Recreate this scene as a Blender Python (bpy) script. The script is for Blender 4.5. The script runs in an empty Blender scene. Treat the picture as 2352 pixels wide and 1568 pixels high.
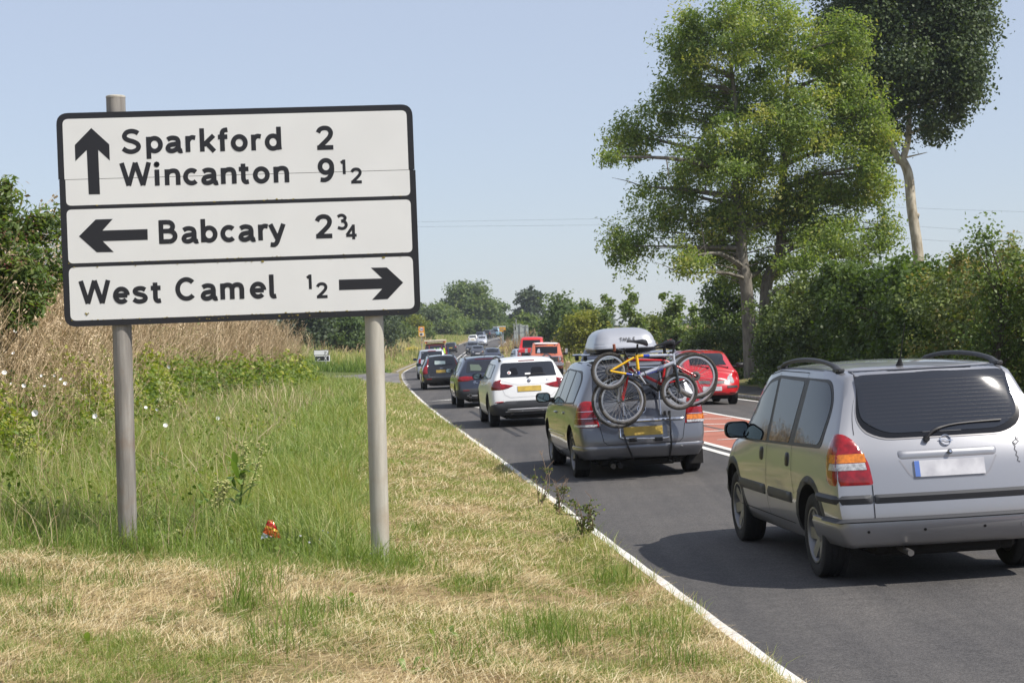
import bpy, bmesh, math, random
import numpy as np
from mathutils import Vector, Matrix, noise
from mathutils.bvhtree import BVHTree
R = math.radians
rnd = random.Random(7)
rng = np.random.default_rng(11)
scene = bpy.context.scene
col = scene.collection

# ---------------------------------------------------------------- camera, sky, sun
F = 4300.0                     # focal length in pixels of a 2352 px wide picture
CH = 1.85                      # camera height over the road
RO = R(1.6)
cs, sn = math.cos(RO), math.sin(RO)
cam_d = bpy.data.cameras.new("camera")
cam = bpy.data.objects.new("camera", cam_d)
col.objects.link(cam)
scene.camera = cam
cam_d.sensor_width = 36
cam_d.lens = F / 2352 * 36
cam_d.clip_start = 0.1
cam_d.clip_end = 6000
pit = 6.0 / F
fw = Vector((0, math.cos(pit), math.sin(pit)))
rt = Vector((cs, 0, -sn))
up = rt.cross(fw)
rt = fw.cross(up).normalized()
cam.matrix_world = Matrix(((rt.x, up.x, -fw.x, 0), (rt.y, up.y, -fw.y, 0), (rt.z, up.z, -fw.z, CH), (0, 0, 0, 1)))
cam_d.dof.use_dof = True
cam_d.dof.focus_distance = 19.0
cam_d.dof.aperture_fstop = 11.0

SUN = Vector((0.75, -0.38, 1.0)).normalized()
EL = math.asin(SUN.z)
AZ = math.atan2(SUN.x, SUN.y)
world = bpy.data.worlds.new("World")
scene.world = world
world.use_nodes = True
wn = world.node_tree
for n in list(wn.nodes):
    wn.nodes.remove(n)
sky = wn.nodes.new("ShaderNodeTexSky")
sky.sky_type = 'NISHITA'
sky.sun_disc = False
sky.sun_elevation = EL
sky.sun_rotation = AZ
sky.altitude = 60
sky.air_density = 1.0
sky.dust_density = 0.5
sky.ozone_density = 6.0
bg = wn.nodes.new("ShaderNodeBackground")
bg.inputs[1].default_value = 0.103
wo = wn.nodes.new("ShaderNodeOutputWorld")
air = wn.nodes.new("ShaderNodeMix")          # even summer haze over the whole dome
air.data_type = 'RGBA'
air.inputs[0].default_value = .56
air.inputs[7].default_value = (4.85, 5.0, 5.6, 1)
wn.links.new(sky.outputs[0], air.inputs[6])
wn.links.new(air.outputs[2], bg.inputs[0])
wn.links.new(bg.outputs[0], wo.inputs[0])
sd = bpy.data.lights.new("sun", 'SUN')
sd.energy = 4.1
sd.angle = R(0.53)
sd.color = (1.0, 0.945, 0.87)
sun = bpy.data.objects.new("sun", sd)
col.objects.link(sun)
sun.rotation_euler = SUN.to_track_quat('Z', 'Y').to_euler()
scene.view_settings.view_transform = 'Standard'
scene.view_settings.look = 'None'
scene.view_settings.gamma = 1
scene.view_settings.exposure = 0.45
scene.view_settings.use_curve_mapping = False
scene.render.engine = 'CYCLES'
cy = scene.cycles
cy.use_denoising = True
cy.max_bounces = 6
cy.diffuse_bounces = 3
cy.glossy_bounces = 3
cy.transmission_bounces = 4
cy.transparent_max_bounces = 6
cy.sample_clamp_indirect = 6
cy.caustics_reflective = False
cy.caustics_refractive = False

# ---------------------------------------------------------------- coordinates
def G(px, py, z=0.0):
    dx, dy = px - 1176, py - 790
    u, v = dx * cs - dy * sn, dx * sn + dy * cs
    Y = F * (CH - z) / v
    return Vector((u / F * Y, Y, z))

def A(px, py, Y):
    dx, dy = px - 1176, py - 790
    u, v = dx * cs - dy * sn, dx * sn + dy * cs
    return Vector((u / F * Y, Y, CH - v / F * Y))

EDGE = [(-30, 4.95), (0, 2.35), (10, 1.42), (17.7, .75), (28.5, -.16), (50, -2.05), (81, -4.5), (109, -6.45), (133, -7.85),
        (160, -8.8), (190, -9.5), (220, -9.9), (250, -10.0), (280, -9.7), (305, -9.1), (325, -8.0), (345, -5.6), (365, -1.5),
        (385, 5.0), (405, 14.0), (425, 25.0), (460, 48.0)]
EY = np.array([e[0] for e in EDGE], float)
EX = np.array([e[1] for e in EDGE], float)
_m = np.gradient(EX, EY)
def sm(x, a, b):
    t = np.clip((x - a) / (b - a), 0, 1)
    return t * t * (3 - 2 * t)
def Xe(Y):
    Y = np.asarray(Y, float)
    k = np.clip(np.searchsorted(EY, Y) - 1, 0, len(EY) - 2)
    h = EY[k + 1] - EY[k]
    t = np.clip((Y - EY[k]) / h, 0, 1)
    a = EX[k]; b = EX[k + 1]; m0 = _m[k] * h; m1 = _m[k + 1] * h
    return (2*t**3-3*t**2+1)*a + (t**3-2*t**2+t)*m0 + (-2*t**3+3*t**2)*b + (t**3-t**2)*m1
def hill(Y):
    Y = np.asarray(Y, float)
    return 0.0001 * np.clip(Y - 170, 0, 180) ** 2 * (1 - sm(Y, 430, 800))
def RW(Y):                      # carriageway width
    return np.interp(Y, [-30, 140, 182, 250, 460], [9.6, 9.6, 9.0, 7.6, 7.6])
def road_z(X, Y):
    o = X - Xe(Y)
    w = RW(Y)
    c = 0.022 * np.clip(np.minimum(o, w - o), -0.3, 5)
    return hill(Y) + c
def nz(X, Y, s, seed=0.0):
    return np.array([noise.noise(Vector((x * s + seed, y * s - seed, seed))) for x, y in zip(np.ravel(X), np.ravel(Y))]).reshape(np.shape(X))
def mouthL(Y):                  # side road mouths: 1 inside
    return sm(Y, 86, 96) * (1 - sm(Y, 122, 133))
def mouthR(Y):
    return sm(Y, 70, 80) * (1 - sm(Y, 122, 132))
def bank_in(Y):                 # the overgrown bank closes in on the road towards the junction
    return 2.0 * sm(Y, 35, 84) * (1 - sm(Y, 120, 135))
def verge_z(X, Y):              # height of everything that is not carriageway
    X = np.asarray(X, float); Y = np.asarray(Y, float)
    d = Xe(Y) - X               # metres left of the white edge line
    e = X - Xe(Y) - RW(Y)       # metres right of the carriageway
    side = 1 - mouthL(Y) * sm(d, 0.5, 3)
    db = d + bank_in(Y)
    zl = 0.03 + 0.05 * sm(d, .3, 1.2) + 0.085 * np.clip(d - .8, 0, 6) * side + 1.0 * sm(db, 6.2, 9.5) * side * (1 - .8 * sm(Y, 290, 335))
    zr = 0.02 + 0.10 * sm(e, .02, .06) * (1 - mouthR(Y)) + 0.5 * sm(e, 2.2, 5) * (1 - mouthR(Y))
    far = sm(Y, 150, 220)
    zl = zl + far * 0.9 * sm(d, 1.5, 7) * (1 - sm(Y, 290, 335))
    zr = zr + sm(Y, 170, 260) * 0.6 * sm(e, 1, 5)
    z = np.where(d > 0, zl, np.where(e > 0, zr, -0.25))
    return hill(Y) + z

# ---------------------------------------------------------------- materials
MATS = {}
def nodes_of(name):
    m = bpy.data.materials.new(name)
    m.use_nodes = True
    nt = m.node_tree
    p = nt.nodes["Principled BSDF"]
    return m, nt, p
def mat(name, c, rough=.5, metal=0.0, coat=0.0, spec=.5, bump=0.0, bscale=40.0, var=0.0, vscale=8.0, c2=None, emis=None, trans=0.0, coat_r=.03, dirt=None):
    if name in MATS:
        return MATS[name]
    m, nt, p = nodes_of(name)
    p.inputs['Base Color'].default_value = (*c, 1)
    p.inputs['Roughness'].default_value = rough
    p.inputs['Metallic'].default_value = metal
    p.inputs['Coat Weight'].default_value = coat
    p.inputs['Coat Roughness'].default_value = coat_r
    p.inputs['Specular IOR Level'].default_value = spec
    tc = nt.nodes.new("ShaderNodeTexCoord")
    if var or c2:
        n = nt.nodes.new("ShaderNodeTexNoise")
        n.inputs['Scale'].default_value = vscale
        n.inputs['Detail'].default_value = 6
        nt.links.new(tc.outputs['Object'], n.inputs['Vector'])
        r = nt.nodes.new("ShaderNodeValToRGB")
        r.color_ramp.elements[0].position = .35
        r.color_ramp.elements[1].position = .65
        a = c2 or tuple(x * (1 - var) for x in c)
        r.color_ramp.elements[0].color = (*a, 1)
        r.color_ramp.elements[1].color = (*c, 1)
        nt.links.new(n.outputs['Fac'], r.inputs[0])
        nt.links.new(r.outputs[0], p.inputs['Base Color'])
    if bump:
        n2 = nt.nodes.new("ShaderNodeTexNoise")
        n2.inputs['Scale'].default_value = bscale
        n2.inputs['Detail'].default_value = 4
        nt.links.new(tc.outputs['Object'], n2.inputs['Vector'])
        b = nt.nodes.new("ShaderNodeBump")
        b.inputs['Strength'].default_value = bump
        b.inputs['Distance'].default_value = .01
        nt.links.new(n2.outputs['Fac'], b.inputs['Height'])
        nt.links.new(b.outputs[0], p.inputs['Normal'])
    MATS[name] = m
    return m

def paint(name, c, metal=.0, rough=.4, coat=.7, dirt=.35):
    """car paint under clear coat with road dust low down and a faint mottle"""
    if name in MATS:
        return MATS[name]
    m, nt, p = nodes_of(name)
    tc = nt.nodes.new("ShaderNodeTexCoord")
    sp = nt.nodes.new("ShaderNodeSeparateXYZ")
    nt.links.new(tc.outputs['Object'], sp.inputs[0])
    n = nt.nodes.new("ShaderNodeTexNoise"); n.inputs['Scale'].default_value = 5; n.inputs['Detail'].default_value = 7
    nt.links.new(tc.outputs['Object'], n.inputs['Vector'])
    mr = nt.nodes.new("ShaderNodeMapRange")
    mr.inputs['From Min'].default_value = .2; mr.inputs['From Max'].default_value = .75
    mr.inputs['To Min'].default_value = dirt; mr.inputs['To Max'].default_value = dirt * .12
    nt.links.new(sp.outputs[2], mr.inputs[0])
    mu = nt.nodes.new("ShaderNodeMath"); mu.operation = 'MULTIPLY'
    nt.links.new(mr.outputs[0], mu.inputs[0]); nt.links.new(n.outputs['Fac'], mu.inputs[1])
    mx = nt.nodes.new("ShaderNodeMix"); mx.data_type = 'RGBA'
    mx.inputs[6].default_value = (*c, 1); mx.inputs[7].default_value = (.20, .165, .12, 1)
    nt.links.new(mu.outputs[0], mx.inputs[0])
    nt.links.new(mx.outputs[2], p.inputs['Base Color'])
    p.inputs['Metallic'].default_value = metal
    p.inputs['Roughness'].default_value = rough
    p.inputs['Coat Weight'].default_value = coat
    ra = nt.nodes.new("ShaderNodeMath"); ra.operation = 'MULTIPLY_ADD'
    ra.inputs[1].default_value = .5; ra.inputs[2].default_value = .03
    nt.links.new(mu.outputs[0], ra.inputs[0]); nt.links.new(ra.outputs[0], p.inputs['Coat Roughness'])
    MATS[name] = m
    return m

def leafmat(name, stops, trans=.3, rough=.5, spec=.25, tcol=None):
    """foliage: colour from a per-leaf 'tone' attribute, light passing through"""
    if name in MATS:
        return MATS[name]
    m, nt, p = nodes_of(name)
    at = nt.nodes.new("ShaderNodeAttribute"); at.attribute_name = 'tone'
    r = nt.nodes.new("ShaderNodeValToRGB")
    el = r.color_ramp.elements
    while len(el) < len(stops):
        el.new(.5)
    for e, (pos, c) in zip(el, stops):
        e.position = pos; e.color = (*c, 1)
    nt.links.new(at.outputs['Fac'], r.inputs[0])
    nt.links.new(r.outputs[0], p.inputs['Base Color'])
    p.inputs['Roughness'].default_value = rough
    p.inputs['Specular IOR Level'].default_value = spec
    tr = nt.nodes.new("ShaderNodeBsdfTranslucent")
    mc = nt.nodes.new("ShaderNodeMix"); mc.data_type = 'RGBA'; mc.blend_type = 'MULTIPLY'; mc.inputs[0].default_value = 1
    mc.inputs[7].default_value = (*(tcol or (1.5, 1.6, .6)), 1)
    nt.links.new(r.outputs[0], mc.inputs[6]); nt.links.new(mc.outputs[2], tr.inputs[0])
    ms = nt.nodes.new("ShaderNodeMixShader"); ms.inputs[0].default_value = trans
    nt.links.new(p.outputs[0], ms.inputs[1]); nt.links.new(tr.outputs[0], ms.inputs[2])
    out = nt.nodes["Material Output"]
    nt.links.new(ms.outputs[0], out.inputs[0])
    MATS[name] = m
    return m

# ---------------------------------------------------------------- object helpers
def tag(o, label=None, cat=None, group=None, kind=None):
    if label: o['label'] = label
    if cat: o['category'] = cat
    if group: o['group'] = group
    if kind: o['kind'] = kind
    return o
def empty(name, loc=(0, 0, 0), rz=0.0):
    o = bpy.data.objects.new(name, None)
    col.objects.link(o)
    o.location = loc
    o.rotation_euler = (0, 0, rz)
    o.empty_display_size = .2
    return o
def link(name, me, parent=None):
    o = bpy.data.objects.new(name, me)
    col.objects.link(o)
    if parent is not None:
        o.parent = parent
    return o
def npmesh(name, V, Fc, mats, tone=None, smooth=False, mi=None):
    """V (n,3), Fc list of arrays (m,k) of equal-length faces"""
    me = bpy.data.meshes.new(name)
    V = np.ascontiguousarray(V, dtype=np.float32)
    if not isinstance(Fc, (list, tuple)):
        Fc = [Fc]
    Fc = [np.asarray(f, dtype=np.int32) for f in Fc if len(f)]
    me.vertices.add(len(V)); me.vertices.foreach_set('co', V.ravel())
    nl = sum(f.size for f in Fc); npg = sum(len(f) for f in Fc)
    me.loops.add(nl)
    me.loops.foreach_set('vertex_index', np.concatenate([f.ravel() for f in Fc]))
    me.polygons.add(npg)
    tot = np.concatenate([np.full(len(f), f.shape[1], np.int32) for f in Fc])
    st = np.concatenate([[0], np.cumsum(tot)[:-1]]).astype(np.int32)
    me.polygons.foreach_set('loop_start', st)
    try:
        me.polygons.foreach_set('loop_total', tot)
    except Exception:
        pass
    if mi is not None:
        me.polygons.foreach_set('material_index', np.asarray(mi, np.int32))
    me.update(calc_edges=True)
    if tone is not None:
        a = me.attributes.new('tone', 'FLOAT', 'POINT')
        a.data.foreach_set('value', np.asarray(tone, np.float32))
    for m in (mats if isinstance(mats, (list, tuple)) else [mats]):
        me.materials.append(m)
    if smooth:
        me.shade_smooth()
    return me

class MB:
    """collects simple solids and links them as one mesh object"""
    def __init__(self):
        self.v = []; self.f = []; self.mi = []; self.sm = []
    def add(self, vs, fs, mi=0, smooth=False):
        o = len(self.v)
        self.v += [tuple(v) for v in vs]
        for f in fs:
            self.f.append([i + o for i in f]); self.mi.append(mi); self.sm.append(smooth)
        return self
    def box(self, c, s, M=None, mi=0, bev=0.0):
        x, y, z = s[0] / 2, s[1] / 2, s[2] / 2
        if bev > 0:
            b = min(bev, x * .49, y * .49, z * .49)
            vs = []
            for sx in (-1, 1):
                for sy in (-1, 1):
                    for sz in (-1, 1):
                        vs += [Vector((sx * (x - b), sy * (y - b), sz * z)), Vector((sx * (x - b), sy * y, sz * (z - b))), Vector((sx * x, sy * (y - b), sz * (z - b)))]
            bm = bmesh.new()
            for v in vs: bm.verts.new(v)
            bmesh.ops.convex_hull(bm, input=bm.verts)
            bm.verts.ensure_lookup_table()
            vv = [v.co.copy() for v in bm.verts]
            for i, v in enumerate(bm.verts): v.index = i
            ff = [[v.index for v in f.verts] for f in bm.faces]
            bm.free()
        else:
            vv = [Vector((a * x, b_ * y, c_ * z)) for a in (-1, 1) for b_ in (-1, 1) for c_ in (-1, 1)]
            ff = [(0, 1, 3, 2), (4, 6, 7, 5), (0, 4, 5, 1), (2, 3, 7, 6), (0, 2, 6, 4), (1, 5, 7, 3)]
        C = Vector(c)
        vv = [((M @ v) if M else v) + C for v in vv]
        return self.add(vv, ff, mi)
    def tube(self, pts, r, seg=8, mi=0, cap=True):
        pts = [Vector(p) for p in pts]
        rs = r if isinstance(r, (list, tuple)) else [r] * len(pts)
        n = len(pts)
        ref = None
        rings = []
        for i, p in enumerate(pts):
            d = (pts[min(i + 1, n - 1)] - pts[max(i - 1, 0)])
            if d.length < 1e-9: d = Vector((0, 0, 1))
            d.normalize()
            if ref is None:
                ref = d.orthogonal().normalized()
            else:
                ref = (ref - d * ref.dot(d))
                if ref.length < 1e-6: ref = d.orthogonal()
                ref.normalize()
            b = d.cross(ref)
            rings.append([p + (ref * math.cos(2 * math.pi * k / seg) + b * math.sin(2 * math.pi * k / seg)) * rs[i] for k in range(seg)])
        vs = [q for rg in rings for q in rg]
        fs = []
        for i in range(n - 1):
            for k in range(seg):
                a = i * seg + k; b2 = i * seg + (k + 1) % seg
                fs.append((a, b2, b2 + seg, a + seg))
        self.add(vs, fs, mi, True)
        if cap:
            o = len(self.v) - len(vs)
            self.f.append(list(range(o + seg - 1, o - 1, -1))); self.mi.append(mi); self.sm.append(False)
            self.f.append(list(range(o + (n - 1) * seg, o + n * seg))); self.mi.append(mi); self.sm.append(False)
        return self
    def lathe(self, prof, seg=24, axis='x', c=(0, 0, 0), mi=0, closed=False):
        """prof list of (h, r); revolves about axis through c"""
        vs = []; n = len(prof)
        for k in range(seg):
            a = 2 * math.pi * k / seg
            for h, r in prof:
                p = (h, r * math.cos(a), r * math.sin(a))
                if axis == 'y': p = (p[1], p[0], p[2])
                if axis == 'z': p = (p[1], p[2], p[0])
                vs.append(Vector(p) + Vector(c))
        fs = []
        m = n if closed else n - 1
        for k in range(seg):
            k2 = (k + 1) % seg
            for i in range(m):
                j = (i + 1) % n
                fs.append((k * n + i, k * n + j, k2 * n + j, k2 * n + i))
        return self.add(vs, fs, mi, True)
    def poly(self, pts, depth, M=None, mi=0):
        """extrudes a flat outline given as (x,z) along +y by depth"""
        n = len(pts)
        vs = [Vector((x, 0, z)) for x, z in pts] + [Vector((x, depth, z)) for x, z in pts]
        if M is not None: vs = [M @ v for v in vs]
        fs = [list(range(n)), list(range(2 * n - 1, n - 1, -1))] + [(i, i + n, (i + 1) % n + n, (i + 1) % n) for i in range(n)]
        return self.add(vs, fs, mi)
    def build(self, name, mats, parent=None, sharp=True):
        me = bpy.data.meshes.new(name)
        me.from_pydata(self.v, [], self.f)
        for m in (mats if isinstance(mats, (list, tuple)) else [mats]):
            me.materials.append(m)
        me.polygons.foreach_set('material_index', self.mi)
        me.polygons.foreach_set('use_smooth', self.sm)
        bm = bmesh.new(); bm.from_mesh(me)
        bmesh.ops.recalc_face_normals(bm, faces=bm.faces)
        bm.to_mesh(me); bm.free()
        if sharp and any(self.sm):
            me.set_sharp_from_angle(angle=R(38))
        me.update()
        return link(name, me, parent)

def crom(pts, n=6, closed=False):
    P = [Vector(p) for p in pts]
    m = len(P); out = []
    rngi = range(m) if closed else range(m - 1)
    for i in rngi:
        if closed:
            p0, p1, p2, p3 = P[(i - 1) % m], P[i], P[(i + 1) % m], P[(i + 2) % m]
        else:
            p0, p1, p2, p3 = P[max(i - 1, 0)], P[i], P[i + 1], P[min(i + 2, m - 1)]
        for k in range(n):
            t = k / n
            out.append(.5 * ((2 * p1) + (-p0 + p2) * t + (2 * p0 - 5 * p1 + 4 * p2 - p3) * t * t + (-p0 + 3 * p1 - 3 * p2 + p3) * t ** 3))
    if not closed:
        out.append(P[-1])
    return out
def rpoly(pts, r=.06, n=4):
    """polygon with rounded corners; r may be a list"""
    P = [Vector(p) for p in pts]; m = len(P); out = []
    for i in range(m):
        a, b, c = P[i - 1], P[i], P[(i + 1) % m]
        rr = r[i] if isinstance(r, (list, tuple)) else r
        rr = min(rr, (a - b).length * .48, (c - b).length * .48)
        p1 = b + (a - b).normalized() * rr; p2 = b + (c - b).normalized() * rr
        if rr < 1e-4:
            out.append(b); continue
        for k in range(n + 1):
            t = k / n
            out.append(p1 * (1 - t) ** 2 + b * 2 * t * (1 - t) + p2 * t * t)
    return out
# ---------------------------------------------------------------- ground, roads, markings
def ramp_noise(nt, vec, scale, c1, c2, p1=.35, p2=.65, detail=6, rough=.6):
    n = nt.nodes.new("ShaderNodeTexNoise"); n.inputs['Scale'].default_value = scale
    n.inputs['Detail'].default_value = detail; n.inputs['Roughness'].default_value = rough
    nt.links.new(vec, n.inputs['Vector'])
    r = nt.nodes.new("ShaderNodeValToRGB")
    r.color_ramp.elements[0].position = p1; r.color_ramp.elements[1].position = p2
    r.color_ramp.elements[0].color = (*c1, 1); r.color_ramp.elements[1].color = (*c2, 1)
    nt.links.new(n.outputs['Fac'], r.inputs[0])
    return r.outputs[0], n.outputs['Fac']
def mixc(nt, fac, a, b, mode='MIX'):
    m = nt.nodes.new("ShaderNodeMix"); m.data_type = 'RGBA'; m.blend_type = mode
    if isinstance(fac, (int, float)): m.inputs[0].default_value = fac
    else: nt.links.new(fac, m.inputs[0])
    for s, k in ((a, 6), (b, 7)):
        if isinstance(s, tuple): m.inputs[k].default_value = (*s, 1)
        else: nt.links.new(s, m.inputs[k])
    return m.outputs[2]

def make_asphalt(name, a, b, worn=.0):
    m, nt, p = nodes_of(name)
    g = nt.nodes.new("ShaderNodeNewGeometry")
    pos = g.outputs['Position']
    c1, f1 = ramp_noise(nt, pos, 55, a, b, .38, .62, 3, .7)       # aggregate
    c2, f2 = ramp_noise(nt, pos, .35, (.78, .78, .80), (1.12, 1.1, 1.07), .3, .7, 5)  # broad patches
    c3, f3 = ramp_noise(nt, pos, 9, (.9, .9, .9), (1.08, 1.08, 1.08), .35, .65, 5)
    c = mixc(nt, 1.0, c1, c2, 'MULTIPLY')
    c = mixc(nt, 1.0, c, c3, 'MULTIPLY')
    mp = nt.nodes.new("ShaderNodeMapping"); mp.inputs['Scale'].default_value = (1.5, .06, 1); mp.inputs['Rotation'].default_value = (0, 0, R(-5))
    nt.links.new(pos, mp.inputs[0])
    c4, _ = ramp_noise(nt, mp.outputs[0], 1.0, (.74, .74, .75), (1.2, 1.17, 1.13), .34, .64, 6)
    c = mixc(nt, 1.0, c, c4, 'MULTIPLY')
    v = nt.nodes.new("ShaderNodeTexVoronoi"); v.inputs['Scale'].default_value = 120
    nt.links.new(pos, v.inputs['Vector'])
    r = nt.nodes.new("ShaderNodeValToRGB")
    r.color_ramp.elements[0].color = (1, 1, 1, 1); r.color_ramp.elements[0].position = .12
    r.color_ramp.elements[1].color = (0, 0, 0, 1); r.color_ramp.elements[1].position = .2
    nt.links.new(v.outputs['Distance'], r.inputs[0])
    m2 = nt.nodes.new("ShaderNodeMath"); m2.operation = 'MULTIPLY'; m2.inputs[1].default_value = .35
    nt.links.new(r.outputs[0], m2.inputs[0])
    c = mixc(nt, m2.outputs[0], c, (.20, .19, .18))
    nt.links.new(c, p.inputs['Base Color'])
    p.inputs['Roughness'].default_value = .82
    p.inputs['Specular IOR Level'].default_value = .35
    b_ = nt.nodes.new("ShaderNodeBump"); b_.inputs['Strength'].default_value = .5; b_.inputs['Distance'].default_value = .006
    nt.links.new(v.outputs['Distance'], b_.inputs['Height']); nt.links.new(b_.outputs[0], p.inputs['Normal'])
    return m
M_ASPH = make_asphalt("asphalt", (.062, .060, .059), (.122, .118, .114))
M_ASPH2 = make_asphalt("old_asphalt", (.13, .125, .12), (.22, .21, .2))
M_FOOT = make_asphalt("footway_asphalt", (.035, .033, .032), (.07, .065, .06))

def make_ground():
    m, nt, p = nodes_of("verge_ground")
    g = nt.nodes.new("ShaderNodeNewGeometry"); pos = g.outputs['Position']
    at = nt.nodes.new("ShaderNodeAttribute"); at.attribute_name = 'tone'
    straw, _ = ramp_noise(nt, pos, 22, (.10, .065, .03), (.44, .33, .18), .3, .66, 8, .78)
    grn, _ = ramp_noise(nt, pos, 16, (.035, .055, .012), (.16, .19, .06), .3, .7, 8, .7)
    _, fb = ramp_noise(nt, pos, .9, (0, 0, 0), (1, 1, 1), .42, .62, 6)
    r = nt.nodes.new("ShaderNodeMapRange"); r.inputs['From Min'].default_value = .42; r.inputs['From Max'].default_value = .60
    nt.links.new(fb, r.inputs[0])
    a1 = nt.nodes.new("ShaderNodeMath"); a1.operation = 'MULTIPLY'; a1.inputs[1].default_value = .6
    nt.links.new(r.outputs[0], a1.inputs[0])
    a2 = nt.nodes.new("ShaderNodeMath"); a2.operation = 'ADD'; a2.use_clamp = True
    nt.links.new(a1.outputs[0], a2.inputs[0]); nt.links.new(at.outputs['Fac'], a2.inputs[1])
    c = mixc(nt, a2.outputs[0], straw, grn)
    nt.links.new(c, p.inputs['Base Color'])
    p.inputs['Roughness'].default_value = .95; p.inputs['Specular IOR Level'].default_value = .1
    n = nt.nodes.new("ShaderNodeTexNoise"); n.inputs['Scale'].default_value = 30; n.inputs['Detail'].default_value = 8
    nt.links.new(pos, n.inputs['Vector'])
    b_ = nt.nodes.new("ShaderNodeBump"); b_.inputs['Strength'].default_value = .9; b_.inputs['Distance'].default_value = .03
    nt.links.new(n.outputs['Fac'], b_.inputs['Height']); nt.links.new(b_.outputs[0], p.inputs['Normal'])
    return m
M_GROUND = make_ground()

def ribbon_grid(Ys, Os, zf, rel='left'):
    Y = np.repeat(np.asarray(Ys, float)[:, None], len(Os), 1)
    O = np.repeat(np.asarray(Os, float)[None, :], len(Ys), 0)
    if rel == 'right':
        X = Xe(Y) + RW(Y) + O
    else:
        X = Xe(Y) + O
    Z = zf(X, Y)
    V = np.stack([X, Y, Z], -1).reshape(-1, 3)
    n, k = Y.shape
    i = np.arange((n - 1) * (k - 1)); r = i // (k - 1); c = i % (k - 1)
    a = r * k + c
    return V, np.stack([a, a + 1, a + k + 1, a + k], 1), X, Y

# ground sheet to the horizon; it dips under the carriageway
ys = np.concatenate([np.arange(-40, 6, 4), np.arange(6, 26, .25), np.arange(26, 60, 1), np.arange(60, 470, 3), [500, 600, 800, 1200, 2000, 4000]])
fr = [-3000, -1200, -500, -200, -80, -40, -25, -18, -14, -11, -9.5, -8.5, -7.6, -6.8, -6.0, -5.3, -4.6, -4.0, -3.5, -3.0, -2.6, -2.3, -2.0, -1.7, -1.4, -1.1, -.85, -.6, -.4, -.2, -.02]
rg = [.02, .06, .4, .9, 1.5, 2.1, 3, 4, 5.5, 8, 12, 18, 30, 60, 150, 500, 1500, 4000]
Yg = np.repeat(ys[:, None], len(fr) + len(rg) + 2, 1)
Og = np.concatenate([np.repeat(np.array(fr)[None], len(ys), 0), np.full((len(ys), 1), .05),
                     (RW(ys) - .05)[:, None], RW(ys)[:, None] + np.array(rg)[None]], 1)
Xg = Xe(Yg) + Og
Zg = verge_z(Xg, Yg)
near = (Yg < 60) & (Og < -.3)
bump = np.zeros_like(Zg)
bump[near] = .035 * nz(Xg[near], Yg[near], 1.6, 3.1) + .02 * nz(Xg[near], Yg[near], 4.3, 9.0)
Zg = Zg + bump
n_, k_ = Yg.shape
i_ = np.arange((n_ - 1) * (k_ - 1)); r_ = i_ // (k_ - 1); c_ = i_ % (k_ - 1); a_ = r_ * k_ + c_
Vg = np.stack([Xg, Yg, Zg], -1).reshape(-1, 3)
def greenness(X, Y):
    d = Xe(Y) - X
    g = sm(d, 1.9, 2.6) * sm(Y, 12.9, 13.7)
    g = np.maximum(g, sm(Y, 26, 60) * .25) * (1 - .75 * sm(Y, 120, 170) * (1 - sm(Y, 340, 380)))
    return g
tg = greenness(Xg, Yg).ravel()
me = npmesh("ground", Vg, np.stack([a_, a_ + 1, a_ + k_ + 1, a_ + k_], 1), M_GROUND, tone=tg, smooth=True)
tag(link("ground", me), kind='structure')

Yr = np.concatenate([np.arange(-30, 460, 1.5)])
Vr, Fr, _, _ = ribbon_grid(Yr, [0], road_z)
t = np.linspace(0, 1, 9)
Yq = np.repeat(Yr[:, None], 9, 1); Oq = t[None] * (RW(Yr)[:, None] + .5) - .25
Xq = Xe(Yq) + Oq; Zq = road_z(Xq, Yq)
Vq = np.stack([Xq, Yq, Zq], -1).reshape(-1, 3)
i_ = np.arange((len(Yr) - 1) * 8); r_ = i_ // 8; c_ = i_ % 8; a_ = r_ * 9 + c_
me = npmesh("road", Vq, np.stack([a_, a_ + 1, a_ + 10, a_ + 9], 1), M_ASPH, smooth=True)
tag(link("road", me), kind='structure')

# side roads that open left and right
def side_road(name, m, Y0, Y1, wmin, reach, sgn, ymid):
    vs = []; n = 26; k = 15
    for i in range(n):
        d = reach * (i / (n - 1)) ** 1.6
        half = wmin + ((Y1 - Y0) / 2 - wmin) * math.exp(-d / 4.0)
        for j in range(k):
            y = ymid + half * (2 * j / (k - 1) - 1) + (.25 * d if sgn < 0 else .1 * d)
            x = (float(Xe(y)) - d + .2) if sgn < 0 else (float(Xe(y)) + float(RW(y)) + d - .2)
            z = float(verge_z(np.array([x - (.0 if sgn > 0 else .3)]), np.array([y]))[0]) if d > .4 else float(road_z(x, y))
            vs.append((x, y, max(z, float(hill(y))) + .012))
    f = [[i * k + j, i * k + j + 1, (i + 1) * k + j + 1, (i + 1) * k + j] for i in range(n - 1) for j in range(k - 1)]
    me = npmesh(name, np.array(vs), np.array(f), m, smooth=True)
    return tag(link(name, me), kind='structure')
side_road("side_road", M_ASPH2, 86, 134, 6, 40, -1, 109)
side_road("side_road", M_ASPH2, 70, 132, 6, 60, 1, 101)

def line_mat(name, c, c2, wear=.5):
    m, nt, p = nodes_of(name)
    g = nt.nodes.new("ShaderNodeNewGeometry"); pos = g.outputs['Position']
    col_, f = ramp_noise(nt, pos, 28, c2, c, wear - .12, wear + .05, 8, .75)
    c3, _ = ramp_noise(nt, pos, 1.2, (.82, .8, .76), (1, 1, 1), .35, .6)
    nt.links.new(mixc(nt, 1.0, col_, c3, 'MULTIPLY'), p.inputs['Base Color'])
    p.inputs['Roughness'].default_value = .8
    return m
M_LINE = line_mat("white_line_paint", (.72, .71, .67), (.36, .35, .33), .40)
M_RED = line_mat("red_surfacing", (.40, .145, .095), (.25, .10, .075), .42)

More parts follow.
